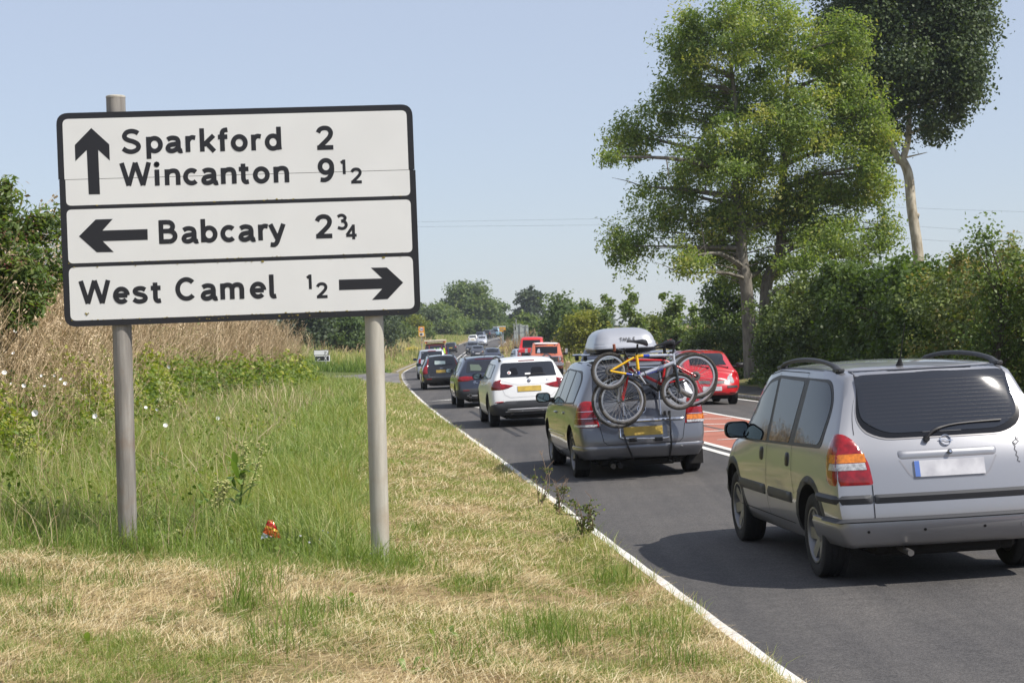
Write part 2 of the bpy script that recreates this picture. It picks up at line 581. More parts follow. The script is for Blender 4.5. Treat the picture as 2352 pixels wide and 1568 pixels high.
def strip(name, o0, o1, Y0, Y1, m, h, wid=None, step=1.0, jag=.0):
    """sheet between two offsets (numbers or functions of Y) from the left edge line"""
    Ys = np.arange(Y0, Y1 + step * .5, step)
    f0 = o0 if callable(o0) else (lambda y: np.full_like(y, o0))
    f1 = o1 if callable(o1) else (lambda y: np.full_like(y, o1))
    a = f0(Ys); b = f1(Ys)
    if jag:
        a = a + jag * nz(Ys, Ys * 0, .9, 2.2); b = b + jag * nz(Ys, Ys * 0 + 5, .9, 4.2)
    ts = np.linspace(0, 1, 5)
    O = a[:, None] * (1 - ts) + b[:, None] * ts
    Yk = np.repeat(Ys[:, None], 5, 1)
    X = Xe(Yk) + O
    Z = road_z(X, Yk) + h
    V = np.stack([X, Yk, Z], -1).reshape(-1, 3)
    i = np.arange((len(Ys) - 1) * 4); r = i // 4; c = i % 4; q = r * 5 + c
    me = npmesh(name, V, np.stack([q, q + 1, q + 6, q + 5], 1), m, smooth=True)
    return tag(link(name, me), kind='structure')
strip("edge_line", -.06, .09, 2, 84, M_LINE, .005, step=.25, jag=.015)
strip("edge_line", -.05, .10, 134, 420, M_LINE, .005)
strip("edge_line", lambda y: RW(y) - .32, lambda y: RW(y) - .17, 2, 68, M_LINE, .005)
strip("edge_line", lambda y: RW(y) - .30, lambda y: RW(y) - .15, 132, 420, M_LINE, .005)
for k in range(7):              # broken line over the right-hand mouth
    strip("edge_line", lambda y: RW(y) - .32, lambda y: RW(y) - .17, 72 + k * 8.4, 76.5 + k * 8.4, M_LINE, .005)
def isl(y, lo):                 # turning island narrowing to the double line
    t = sm(y, 70, 185)
    return (3.62 if lo else 6.25) * (1 - t) + (3.62 if lo else 3.95) * t
strip("red_hatched_strip", lambda y: isl(y, 1), lambda y: isl(y, 0), 6, 150, M_RED, .004)
strip("centre_line", lambda y: isl(y, 1) - .30, lambda y: isl(y, 1) - .17, 6, 420, M_LINE, .009, step=.5)
strip("centre_line", lambda y: isl(y, 1) - .02, lambda y: isl(y, 1) + .11, 6, 150, M_LINE, .009, step=.5)
strip("centre_line", lambda y: isl(y, 0) - .06, lambda y: isl(y, 0) + .08, 6, 420, M_LINE, .009, step=.5)
Yh = 7.0
while Yh < 120:                 # slanting hatch bars across the red strip
    a0 = float(isl(Yh, 1)) + .38; a1 = float(isl(Yh, 0)) - .22
    vs = []
    for q in np.linspace(0, 1, 6):
        o = a0 + (a1 - a0) * q
        for dy in (0, .19):
            y = Yh + dy + .16 * o - (.12 if q == 0 and dy else 0)
            x = float(Xe(y)) + o
            vs.append((x, y, float(road_z(x, y)) + .009))
    f = [[2 * i, 2 * i + 2, 2 * i + 3, 2 * i + 1] for i in range(5)]
    tag(link("hatch_bar", npmesh("hatch_bar", np.array(vs), np.array(f), M_LINE)), kind='structure')
    Yh += 2.75
# give way dashes over the left mouth and short marks behind the dark estate
def patch(name, pts, m, h):
    vs = [(x, y, float(road_z(x, y)) + h) for x, y in pts]
    me = npmesh(name, np.array(vs), np.array([[i for i in range(len(pts))]]), m)
    return tag(link(name, me), kind='structure')
for row in (0, 1):
    for k in range(9):
        y0 = 90 + k * 4.4
        x0 = float(Xe(y0)) - .05 - row * .9
        patch("give_way_mark", [(x0 - .3, y0), (x0 + .1, y0), (x0 + .05, y0 + 1.9), (x0 - .35, y0 + 1.9)], M_LINE, .018)
patch("lane_mark", [(-1.25, 55.2), (-.4, 50.8), (-.1, 50.8), (-.7, 55.6)], M_LINE, .009)
patch("lane_mark", [(-3.0, 62.6), (-1.0, 63.6), (-1.0, 64.4), (-1.6, 64.2)], M_LINE, .009)
M_SKID = mat("tyre_rubber_mark", (.028, .028, .03), .7, var=.5, vscale=3)
strip("skid_mark", .95, 1.06, 37, 52, M_SKID, .004)
strip("skid_mark", 1.2, 1.28, 38, 50, M_SKID, .004)
# kerbs
M_KERB = mat("kerb_concrete", (.36, .34, .30), .9, var=.45, vscale=6, bump=.3)
def kerb(name, rel, o, Y0, Y1, w=.15, h=.12):
    Ys = np.arange(Y0, Y1, .915)
    base = lambda y: (Xe(y) if rel == 'left' else Xe(y) + RW(y)) + o
    root = empty(name, (float(base((Y0 + Y1) / 2)), (Y0 + Y1) / 2, float(hill((Y0 + Y1) / 2))))
    tag(root, kind='structure')
    mb = MB()
    shared = None
    for y in Ys:
        x = float(base(y)); x2 = float(base(y + .9))
        ang = math.atan2(x2 - x, .9)
        if shared is None:
            m_ = MB(); m_.box((0, .453, h / 2 - .08), (w, .9, h + .16), bev=.02)
            ob = m_.build("kerb_stone", M_KERB, root); shared = ob.data
        else:
            ob = link("kerb_stone", shared, root)
        ob.location = (x - root.location.x, y - root.location.y, float(hill(y)) - root.location.z + rnd.uniform(-.004, .004))
        ob.rotation_euler = (math.atan2(float(hill(y + .9) - hill(y)), .9), 0, -ang)
    return root
kerb("kerb", 'right', .1, 34, 70)
kerb("kerb", 'left', -.42, 134, 200)
# dark footway behind the right-hand kerb
Vf, Ff, _, _ = ribbon_grid(np.arange(0, 72, 1.5), [.18, .7, 1.3, 1.9, 2.3], lambda X, Y: hill(Y) + .125 + 0 * X, 'right')
tag(link("footway", npmesh("footway", Vf, Ff, M_FOOT, smooth=True)), kind='structure')
# ---------------------------------------------------------------- the direction sign
def ell(cx, cy, rx, ry, a0, a1, n=18):
    return [(cx + rx * math.cos(R(a0 + (a1 - a0) * i / n)), cy + ry * math.sin(R(a0 + (a1 - a0) * i / n))) for i in range(n + 1)]
def sp(pts, n=6):
    return [(v.x, v.y) for v in crom([(p[0], p[1], 0) for p in pts], n)]
# strokes of each letter (centre lines, x-height 100, capitals 146), then advance width
def glyphs():
    g = {}
    g['S'] = [sp([(104, 122), (88, 132), (64, 137), (36, 131), (20, 112), (24, 93), (44, 81), (74, 71), (98, 56), (104, 37), (92, 19), (64, 9), (34, 13), (8, 30)])]
    g['p'] = [[(13, 100), (13, -38)], ell(50, 50, 37, 40, 0, 360, 26)]
    g['a'] = [sp([(12, 80), (28, 88), (48, 90), (70, 83), (78, 64), (78, 40), (80, 18), (88, 7), (102, 9)]), sp([(78, 52), (50, 50), (24, 44), (13, 28), (20, 13), (40, 9), (62, 17), (78, 32)])]
    g['r'] = [[(13, 0), (13, 100)], sp([(13, 62), (22, 80), (38, 90), (60, 87)])]
    g['k'] = [[(13, 0), (13, 146)], [(86, 100), (22, 40)], [(38, 56), (88, 0)]]
    g['f'] = [sp([(26, 0), (26, 60), (26, 112), (36, 130), (60, 134)], 8), [(0, 90), (58, 90)]]
    g['o'] = [ell(50, 50, 38, 40, 0, 360, 26)]
    g['d'] = [ell(50, 50, 37, 40, 0, 360, 26), [(87, 146), (87, 22), (90, 2)]]
    g['b'] = [ell(50, 50, 37, 40, 0, 360, 26), [(13, 146), (13, 0)]]
    g['W'] = [[(6, 146), (46, 4)], [(46, 4), (90, 146)], [(90, 146), (134, 4)], [(134, 4), (174, 146)]]
    g['i'] = [[(13, 0), (13, 100)], ell(13, 132, 3, 3, 0, 360, 8)]
    g['n'] = [[(13, 0), (13, 100)], sp([(13, 62), (26, 82), (50, 90), (72, 84), (81, 62), (81, 30), (81, 0)])]
    g['m'] = [[(13, 0), (13, 100)], sp([(13, 66), (24, 84), (44, 90), (64, 84), (72, 64), (72, 30), (72, 0)]), sp([(72, 66), (84, 84), (104, 90), (124, 84), (132, 64), (132, 30), (132, 0)])]
    g['c'] = [ell(50, 50, 38, 40, 45, 315, 22)]
    g['t'] = [sp([(27, 124), (27, 60), (28, 24), (40, 9), (60, 11)], 8), [(0, 90), (60, 90)]]
    g['B'] = [[(13, 0), (13, 146)], [(4, 133), (56, 133)], [(4, 78), (60, 78)], [(4, 13), (62, 13)], ell(56, 105.5, 30, 27.5, -90, 90, 12), ell(62, 45.5, 37, 32.5, -90, 90, 12)]
    g['y'] = [[(10, 100), (54, 2)], sp([(92, 100), (62, 22), (48, -14), (32, -29), (8, -27)], 6)]
    g['e'] = [[(14, 50), (86, 50)], ell(50, 50, 37, 40, 0, 318, 24)]
    g['s'] = [sp([(80, 80), (62, 89), (42, 90), (22, 83), (17, 70), (26, 59), (48, 52), (70, 44), (80, 29), (72, 15), (48, 8), (26, 11), (7, 23)])]
    g['C'] = [ell(66, 73, 54, 60, 42, 318, 28)]
    g['l'] = [sp([(13, 146), (13, 70), (13, 24), (22, 9), (40, 11)], 8)]
    g['2'] = [sp([(10, 108), (22, 127), (46, 136), (74, 131), (89, 110), (84, 84), (62, 58), (34, 32), (14, 13)]), [(2, 13), (103, 13)]]
    g['9'] = [ell(52, 96, 37, 39, 0, 360, 26), sp([(89, 100), (88, 62), (72, 28), (46, 12), (16, 14)])]
    g['1'] = [[(32, 0), (32, 146)], [(32, 134), (2, 114)]]
    g['3'] = [sp([(8, 122), (30, 134), (58, 133), (78, 112), (66, 88), (40, 80)]), sp([(40, 80), (70, 74), (86, 46), (74, 18), (44, 9), (6, 20)])]
    g['4'] = [[(74, 0), (74, 146)], [(78, 138), (8, 44)], [(2, 40), (104, 40)]]
    g['0'] = [ell(50, 73, 38, 62, 0, 360, 26)]
    g['5'] = [[(88, 133), (24, 133)], [(28, 138), (20, 76)], sp([(20, 78), (48, 88), (78, 76), (88, 46), (74, 18), (44, 9), (8, 20)])]
    g['T'] = [[(52, 0), (52, 146)], [(0, 133), (104, 133)]]
    g['H'] = [[(13, 0), (13, 146)], [(93, 0), (93, 146)], [(13, 73), (93, 73)]]
    g['U'] = [sp([(13, 146), (13, 60), (26, 20), (54, 10), (82, 20), (95, 60), (95, 146)])]
    g['L'] = [[(13, 146), (13, 0)], [(4, 13), (84, 13)]]
    g['E'] = [[(13, 146), (13, 0)], [(4, 13), (84, 13)], [(4, 133), (84, 133)], [(4, 74), (76, 74)]]
    g['X'] = [[(4, 146), (96, 0)], [(96, 146), (4, 0)]]
    g['x'] = [[(6, 100), (80, 0)], [(80, 100), (6, 0)]]
    g['A'] = [[(4, 0), (58, 146)], [(58, 146), (112, 0)], [(22, 46), (94, 46)]]
    g['R'] = [[(13, 0), (13, 146)], [(4, 133), (56, 133)], [(4, 72), (60, 72)], ell(56, 102.5, 32, 30.5, -90, 90, 12), [(50, 70), (94, 0)]]
    g['D'] = [[(13, 0), (13, 146)], [(4, 133), (46, 133)], [(4, 13), (46, 13)], ell(46, 73, 50, 60, -90, 90, 14)]
    g['O'] = [ell(60, 73, 50, 60, 0, 360, 26)]
    g['V'] = [[(4, 146), (54, 2)], [(104, 146), (54, 2)]]
    g['M'] = [[(13, 0), (13, 146)], [(13, 142), (66, 30)], [(66, 30), (119, 142)], [(119, 146), (119, 0)]]
    g['u'] = [sp([(13, 100), (13, 38), (24, 16), (48, 9), (70, 18), (81, 40)]), [(81, 100), (81, 0)]]
    g['.'] = [ell(13, 12, 3, 3, 0, 360, 8)]
    g['I'] = [[(13, 0), (13, 146)]]
    g['G'] = [ell(66, 73, 54, 60, 42, 330, 28), [(112, 12), (112, 66)], [(70, 66), (118, 66)]]
    return g
GL = glyphs()
def stroke_faces(path, t, lift, out_v, out_f, T):
    """one pen stroke as a flat ribbon; T maps (x, y, lift) to a 3-D point"""
    P = [Vector((p[0], p[1])) for p in path]
    closed = (P[0] - P[-1]).length < 1e-3
    if closed: P = P[:-1]
    n = len(P); base = len(out_v)
    for i in range(n):
        a = P[i - 1] if (closed or i > 0) else None
        b = P[(i + 1) % n] if (closed or i < n - 1) else None
        d1 = (P[i] - a).normalized() if a is not None else None
        d2 = (b - P[i]).normalized() if b is not None else None
        if d1 is None: nn = Vector((-d2.y, d2.x)); k = 1
        elif d2 is None: nn = Vector((-d1.y, d1.x)); k = 1
        else:
            n1 = Vector((-d1.y, d1.x)); n2 = Vector((-d2.y, d2.x))
            nn = (n1 + n2)
            nn = nn.normalized() if nn.length > 1e-6 else n1
            k = 1 / max(.5, nn.dot(n1))
        for s in (1, -1):
            q = P[i] + nn * (s * t / 2 * k)
            out_v.append(T(q.x, q.y, lift))
    m = n if closed else n - 1
    for i in range(m):
        j = (i + 1) % n
        out_f.append((base + 2 * i, base + 2 * i + 1, base + 2 * j + 1, base + 2 * j))
def text_mesh(name, items, m, parent, T, t=29, step=.00025):
    """items: (char, x, baseline y, scale)"""
    vs = []; fs = []; q = 0
    for ch, x, y, s in items:
        for path in GL[ch]:
            q = (q + 1) % 7
            stroke_faces([(x + px * s, y + py * s) for px, py in path], t * s, q * step, vs, fs, T)
    me = bpy.data.meshes.new(name); me.from_pydata(vs, [], fs); me.materials.append(m)
    bm = bmesh.new(); bm.from_mesh(me); bm.to_mesh(me); bm.free()
    return link(name, me, parent)

M_SIGNK = mat("sign_black", (.018, .018, .021), .38, spec=.4)
M_SIGNW = mat("sign_white_sheeting", (.72, .725, .71), .45, var=.05, vscale=2.2, bump=.02, bscale=300)
M_BACK = mat("grey_sign_back", (.33, .35, .34), .55, var=.15)
def post_mat(name, a, b, stain):
    m, nt, p = nodes_of(name)
    tc = nt.nodes.new("ShaderNodeTexCoord")
    mp = nt.nodes.new("ShaderNodeMapping"); mp.inputs['Scale'].default_value = (14, 14, 1.1)
    nt.links.new(tc.outputs['Object'], mp.inputs[0])
    c1, _ = ramp_noise(nt, mp.outputs[0], 1.6, a, b, .3, .7, 7)
    c2, f2 = ramp_noise(nt, tc.outputs['Object'], 3.2, (0, 0, 0), (1, 1, 1), .5, .72, 6)
    mm = nt.nodes.new("ShaderNodeMath"); mm.operation = 'MULTIPLY'; mm.inputs[1].default_value = .55
    nt.links.new(c2, mm.inputs[0])
    c = mixc(nt, mm.outputs[0], c1, stain)
    nt.links.new(c, p.inputs['Base Color'])
    p.inputs['Roughness'].default_value = .62; p.inputs['Metallic'].default_value = .15
    n = nt.nodes.new("ShaderNodeTexNoise"); n.inputs['Scale'].default_value = 90
    nt.links.new(tc.outputs['Object'], n.inputs['Vector'])
    b_ = nt.nodes.new("ShaderNodeBump"); b_.inputs['Strength'].default_value = .25; b_.inputs['Distance'].default_value = .004
    nt.links.new(n.outputs['Fac'], b_.inputs['Height']); nt.links.new(b_.outputs[0], p.inputs['Normal'])
    return m
M_POSTL = post_mat("weathered_post_dark", (.15, .135, .12), (.34, .32, .29), (.24, .14, .075))
M_POSTR = post_mat("weathered_post_pale", (.36, .34, .29), (.52, .49, .42), (.34, .25, .16))

SK = .0012007
SD = 14.1
sc_px = (200 + 1188 * .6378) / 1.7415, (360 + 782 * .6378) / 1.7415
SC = A(sc_px[0], sc_px[1], SD)
def s_uv(x, y):                  # photo crop position -> sign plane metres
    eu = (math.cos(R(1.58)), -math.sin(R(1.58))); ev = (math.sin(R(2.4)), math.cos(R(2.4)))
    dx, dy = x - 1188, y - 782
    det = eu[0] * ev[1] - ev[0] * eu[1]
    U = (dx * ev[1] - dy * ev[0]) / det; V = (eu[0] * dy - eu[1] * dx) / det
    return U * SK, -V * SK
sign = empty("direction_sign", (SC.x, SC.y, 0), R(5.3))
tag(sign, "large white and black road direction sign on two grey posts at the verge", "road sign")
SZ = SC.z
TILT = Matrix.Rotation(-R(.55), 4, 'Y')
def ST(x, z, y=0.0):
    v = TILT @ Vector((x, 0, z))
    return Vector((v.x, -y, v.z + SZ))
Wd = 2216 * SK; Hd = 1330 * SK
def plate(name, x0, z0, x1, z1, r, y0, y1, m, parent):
    o = rpoly([(x0, z0, 0), (x1, z0, 0), (x1, z1, 0), (x0, z1, 0)], r, 6)
    n = len(o)
    vs = [ST(v.x, v.y, y0) for v in o] + [ST(v.x, v.y, y1) for v in o]
    mb = MB(); mb.add(vs, [list(range(n)), list(range(2 * n - 1, n - 1, -1))] + [(i, (i + 1) % n, (i + 1) % n + n, i + n) for i in range(n)])
    return mb.build(name, m, parent)
jz = Hd / 2 - 415 * SK
k = SK
plate("upper_plate", -Wd / 2, jz + .0015, Wd / 2, Hd / 2, [.0, .0, 75 * k, 75 * k], 0, -.004, M_SIGNK, sign)
plate("lower_plate", -Wd / 2 + .006, -Hd / 2, Wd / 2 + .006, jz - .0015, [75 * k, 75 * k, 0, 0], 0, -.004, M_SIGNK, sign)
zt = Hd / 2
xa, xb = -Wd / 2 + 38 * k, Wd / 2 - 38 * k
plate("white_panel", xa, jz + .0018, xb, zt - 38 * k, [0, 0, 36 * k, 36 * k], .0012, .0003, M_SIGNW, sign)
plate("white_panel", xa + .006, zt - 577 * k, xb + .006, jz - .0018, [32 * k, 32 * k, 0, 0], .0012, .0003, M_SIGNW, sign)
plate("white_panel", xa + .006, zt - 936 * k, xb + .006, zt - 602 * k, 32 * k, .0012, .0003, M_SIGNW, sign)
plate("white_panel", xa + .006, zt - 1292 * k, xb + .006, zt - 961 * k, 38 * k, .0012, .0003, M_SIGNW, sign)
def TT(x, y, lift):
    return ST(x, y, .0022 + lift)
def word(name, chars, xs, y0, y1, s=1.0, xs0=None):
    x0, x1 = xs[0], xs[-1]
    it = []
    for ch, x in zip(chars, xs):
        y = y0 + (y1 - y0) * ((x - x0) / max(1, x1 - x0))
        U, Z = s_uv(x, y)
        it.append((ch, U, Z, s * SK))
    return text_mesh(name, it, M_SIGNK, sign, TT)
word("lettering", "Sparkford", [459, 612, 731, 855, 943, 1056, 1137, 1262, 1347], 398, 379)
word("lettering", "Wincanton", [457, 666, 727, 842, 953, 1075, 1186, 1275, 1403], 604, 582)
word("lettering", "Babcary", [693, 832, 953, 1075, 1186, 1308, 1374], 962, 943)
word("lettering", "West", [210, 413, 530, 645], 1337, 1328)
word("lettering", "Camel", [798, 953, 1075, 1258, 1380], 1320, 1304)
word("lettering", "2", [1670], 376, 376)
word("lettering", "9", [1678], 578, 578)
word("lettering", "2", [1666], 933, 933)
word("lettering", "1", [1822], 530, 530, .63)
word("lettering", "2", [1885], 588, 588, .66)
word("lettering", "3", [1800], 878, 878, .66)
word("lettering", "4", [1856], 941, 941, .64)
word("lettering", "1", [1613], 1252, 1252, .63)
word("lettering", "2", [1673], 1309, 1309, .66)
def arrow(pts):
    vs = [ST(*s_uv(x, y), .0024) for x, y in pts]
    me = bpy.data.meshes.new("arrow")
    me.from_pydata(vs, [], [list(range(len(pts)))]); me.materials.append(M_SIGNK)
    bm = bmesh.new(); bm.from_mesh(me); bmesh.ops.triangulate(bm, faces=bm.faces); bm.to_mesh(me); bm.free()
    return link("arrow", me, sign)
arrow([(270, 240), (381, 342), (385, 442), (313, 376), (326, 652), (257, 653), (243, 377), (174, 446), (170, 345)])
arrow([(198, 913), (300, 809), (405, 806), (342, 878), (619, 870), (621, 937), (344, 944), (412, 1012), (308, 1013)])
arrow([(2216, 1214), (2112, 1118), (2012, 1119), (2084, 1187), (1811, 1193), (1813, 1259), (2084, 1252), (2020, 1322), (2119, 1317)])
# moss crumbs on the ledges and a smear near the lower left corner
M_MOSS = mat("yellow_moss", (.34, .27, .06), .95, var=.5, vscale=60)
mb = MB()
for _ in range(150):
    zc = rnd.choice([zt - 577 * k, zt - 936 * k, zt - 961 * k, zt - 1292 * k, zt - 1292 * k, zt - 1310 * k])
    x = rnd.uniform(xa, xb) if rnd.random() < .7 else rnd.gauss(.1, .35)
    x = max(min(x, xb), xa)
    s = rnd.uniform(.002, .006) * (2 if rnd.random() < .08 else 1)
    p = ST(x, zc + rnd.uniform(-.003, .004), .003)
    mb.box(p, (s * 1.8, .004, s), bev=.001)
U, Z = s_uv(250, 1393)
for _ in range(14):
    mb.box(ST(U + rnd.gauss(0, .009), Z + rnd.gauss(0, .006), .003), (.007, .004, .005), bev=.001)
o = mb.build("moss", M_MOSS, sign); o['kind'] = 'stuff'
mb = MB(); mb.box((0, .012, SZ + jz), (Wd - .02, .012, .04)); mb.v = [tuple(ST(v[0], v[2] - SZ, -v[1])) for v in mb.v]; mb.build("joint_backing", M_SIGNK, sign)  # black strip added behind the joint to block sky light through the gap
# posts
def post(px, py, ztop, m, name="post"):
    p = A(px, py, SD + .11)
    l = sign.matrix_world.inverted() if False else None
    d = p - Vector((SC.x, SC.y, 0)); a = -R(5.3)
    lx = d.x * math.cos(a) - d.y * math.sin(a); ly = .088
    g = float(verge_z(p.x, p.y))
    mb = MB()
    mb.tube([(lx, ly, g - .3), (lx, ly, g + .8), (lx, ly, ztop - .012)], .0715, 28)
    mb.build(name, m, sign)
    c = MB(); c.lathe([(-.012, 0.0001), (-.012, .0735), (0.0, .0735), (.006, .066), (.008, .0001)], 28, 'z', (lx, ly, ztop))
    c.build("post_cap", M_POSTR, sign)
    # clamp bands and rails behind the plates
    return lx, ly
lx1, ly1 = post(288, 900, A(272, 226, SD + .11).z, M_POSTL)
lx2, ly2 = post(864, 900, SZ + Hd / 2 - .05, M_POSTR)
for zz in (SZ + .55, SZ, SZ - .55):
    mb = MB(); mb.box((0, .02, zz), (Wd - .1, .028, .045), bev=.004); mb.build("channel_rail", M_BACK, sign)
    for lx, ly in ((lx1, ly1), (lx2, ly2)):
        mb = MB(); mb.lathe([(-.02, .0715), (-.02, .078), (.02, .078), (.02, .0715)], 20, 'z', (lx, ly, zz)); mb.build("clamp", M_BACK, sign)
# ---------------------------------------------------------------- vehicles
M_TYRE = mat("tyre_rubber", (.022, .022, .023), .85, bump=.3, bscale=120, var=.3, vscale=30)
M_RIM = mat("alloy_rim", (.27, .27, .28), .45, metal=.6, var=.25, vscale=9)
M_RIMD = mat("painted_wheel_shade", (.03, .03, .032), .6)
M_GLASS = mat("tinted_glass", (.010, .012, .015), .02, coat=.0, spec=.26)
M_GLASSB = mat("rear_glass_tint", (.018, .021, .028), .045, coat=.0, spec=.75)
M_CERAM = mat("black_glass_border", (.006, .006, .007), .08, spec=.5)
M_PLAS = mat("dark_grey_plastic", (.045, .047, .052), .55, spec=.35, bump=.05, bscale=400)
M_BLK = mat("black_plastic", (.012, .012, .013), .45)
M_UNDER = mat("underbody_dark", (.012, .011, .010), .9)
M_SEAM = mat("panel_gap_black", (.006, .006, .007), .8)
M_REDL = mat("red_lamp_lens", (.30, .004, .008), .12, coat=.6, var=.45, vscale=26)
M_DRED = mat("dark_red_lamp_lens", (.16, .01, .012), .1, coat=.8, var=.3, vscale=30)
M_AMB = mat("amber_lamp_lens", (.75, .22, .012), .15, coat=.8, var=.4, vscale=40)
M_CLR = mat("clear_lamp_lens", (.55, .56, .58), .12, coat=.9, var=.55, vscale=40)
M_CHR = mat("chrome", (.75, .76, .78), .12, metal=1.0)
M_PLY = mat("yellow_number_plate", (.60, .42, .07), .5, c2=(.44, .30, .06), vscale=7)
M_PLW = mat("white_number_plate", (.62, .62, .64), .5, c2=(.42, .42, .45), vscale=7)
M_BLUEB = mat("blue_plate_band", (.08, .16, .46), .5)
M_WHT = mat("white_print", (.78, .78, .77), .5)
M_WIRE = mat("heater_wire", (.034, .028, .026), .5)

P_SILV = paint("silver_paint", (.32, .325, .345), .55, .38, .8, .30)
P_GREY = paint("blue_grey_paint", (.155, .165, .19), .6, .36, .85, .28)
P_WHITE = paint("white_paint", (.76, .77, .77), 0, .35, .6, .22)
P_BLACK = paint("black_paint", (.010, .011, .013), .0, .25, .9, .22)
P_NAVY = paint("navy_paint", (.022, .030, .055), .3, .3, .9, .22)
P_PALE = paint("pale_silver_paint", (.50, .53, .58), .4, .38, .7, .25)
P_RED = paint("red_paint", (.50, .008, .016), .0, .3, .9, .12)
P_BRED = paint("bright_red_paint", (.62, .018, .014), .0, .3, .9, .08)
P_RUST = paint("rusty_orange_paint", (.46, .12, .06), .0, .5, .35, .35)
P_DGREY = paint("dark_grey_paint", (.055, .06, .075), .4, .3, .9, .2)
P_LBLUE = paint("light_blue_paint", (.25, .42, .50), .3, .35, .8, .2)
P_MAROON = paint("maroon_paint", (.22, .02, .02), .0, .4, .6, .3)

def bbox_np(me):
    a = np.empty(len(me.vertices) * 3, np.float32); me.vertices.foreach_get('co', a)
    return a.reshape(-1, 3)

def body_mesh(sp):
    L, W, H = sp['L'], sp['W'], sp['H']
    hwm = W / 2
    zr = sp.get('zr', [.24, .40, .60, .82, 1.0, H - .03])
    yr = sp.get('yr', [.10, .0, .02, .07, .12, .38])
    roof = sp['roof']           # 8 entries (y, z): stations 1..8, row 5
    belt = sp.get('belt', (1.0, .92))
    wrow = sp.get('wrow', [.86, .975, 1.0, .985, .955, .74])
    hoodw = sp.get('hoodw', .80)
    front = sp.get('front', [L - .14, L - .01, L - .0, L - .03, L - .10, roof[-1][0]])
    ns = 9; nr = 6; cols = [-1, -.62, 0, .62, 1]
    Yst = [0] + [roof[i][0] for i in range(8)]
    P = {}
    def st(i, r):
        y5, z5 = (yr[5], zr[5]) if i == 0 else roof[i - 1]
        t = Yst[i] / L
        if i == 0:
            return yr[r], zr[r]
        y = Yst[i]
        if i == 1: y = yr[r] + sp.get('cornd', .26) if r < 5 else y5
        if i == 7: y = front[r] - .30 if r < 5 else y5
        if i == 8: y = front[r] if r < 5 else y5
        b = belt[0] + (belt[1] - belt[0]) * t
        z4 = min(b, z5 - (.07 if i >= 5 else .2))
        z3 = min(.8 if b > .9 else b - .12, z4 - .12)
        z2 = min(.58, z3 - .15)
        z1 = min(sp.get('sill', .33), z2 - .12)
        z0 = sp.get('clear', .2) + (.04 if i in (1, 7) else .06 if i == 8 else 0)
        return y, (z0, z1, z2, z3, z4, z5)[r]
    def hw(i, r):
        f = wrow[r]
        if r == 5 and i >= 5: f = hoodw - (.06 if i == 8 else 0)
        if r == 4 and i >= 5: f = .93
        tap = {0: sp.get('tapr', .90), 1: .985, 7: .96, 8: sp.get('tapf', .80), 6: .99}.get(i, 1.0)
        if r == 5 and i == 0: tap = sp.get('taprt', .93)
        return hwm * f * tap
    vid = {}; verts = []
    def vtx(i, r, c):
        kx = (i, r, c)
        if kx in vid: return vid[kx]
        y, z = st(i, r); a = cols[c]; x = a * hw(i, r)
        if r == 5: z += (sp.get('crown', .045) if i < 5 else sp.get('hcrown', .05)) * (1 - a * a)
        if i == 0: y -= sp.get('rbulge', .07) * (1 - a * a) * (1 if r else .5)
        if i == 8: y += sp.get('fbulge', .14) * (1 - a * a)
        if i in (5,) and r == 5: y += sp.get('wbulge', .12) * (1 - a * a)
        if i == 4 and r == 5: y += .06 * (1 - a * a)
        verts.append((x, y, z)); vid[kx] = len(verts) - 1
        return vid[kx]
    faces = []
    for i in range(ns - 1):
        for r in range(nr - 1):
            faces.append((vtx(i, r, 0), vtx(i, r + 1, 0), vtx(i + 1, r + 1, 0), vtx(i + 1, r, 0)))
            faces.append((vtx(i, r, 4), vtx(i + 1, r, 4), vtx(i + 1, r + 1, 4), vtx(i, r + 1, 4)))
        for c in range(4):
            faces.append((vtx(i, nr - 1, c), vtx(i, nr - 1, c + 1), vtx(i + 1, nr - 1, c + 1), vtx(i + 1, nr - 1, c)))
            faces.append((vtx(i, 0, c), vtx(i + 1, 0, c), vtx(i + 1, 0, c + 1), vtx(i, 0, c + 1)))
    for r in range(nr - 1):
        for c in range(4):
            faces.append((vtx(0, r, c), vtx(0, r, c + 1), vtx(0, r + 1, c + 1), vtx(0, r + 1, c)))
            faces.append((vtx(8, r, c), vtx(8, r + 1, c), vtx(8, r + 1, c + 1), vtx(8, r, c + 1)))
    me = bpy.data.meshes.new("body"); me.from_pydata(verts, [], faces)
    bm = bmesh.new(); bm.from_mesh(me); bmesh.ops.recalc_face_normals(bm, faces=bm.faces)
    cl = bm.edges.layers.float.new('crease_edge')
    inv = {v: k2 for k2, v in vid.items()}
    cr = sp.get('crease', {})
    for e in bm.edges:
        a, b = inv[e.verts[0].index], inv[e.verts[1].index]
        v = 0
        if a[1] == b[1] == 5 and a[2] == b[2] and a[2] in (0, 4): v = cr.get('roof', .5)
        if a[1] == b[1] == 0 and (a[0] != b[0] or a[0] in (0, 8)): v = .7
        if a[0] == b[0] == 0 and a[2] == b[2] and a[2] in (0, 4): v = cr.get('rear', .35)
        if a[0] == b[0] == 0 and a[1] == b[1] == 5: v = cr.get('rtop', .5)
        if a[0] == b[0] == 5 and a[1] == b[1] == 5: v = .5
        if a[0] == b[0] == 4 and a[1] == b[1] == 5: v = .25
        if a[0] == b[0] == 8 and a[1] == b[1] == 5: v = cr.get('nose', .3)
        if a[0] == b[0] == 8 and a[2] == b[2] and a[2] in (0, 4): v = cr.get('front', .1)
        if a[1] == b[1] == 4 and a[2] == b[2] and a[2] in (0, 4) and a[0] != b[0]: v = cr.get('belt', .35)
        if v: e[cl] = v
    bm.to_mesh(me); bm.free()
    ob = link("body", me)
    md = ob.modifiers.new("s", 'SUBSURF'); md.levels = sp.get('lv', 3); md.render_levels = md.levels
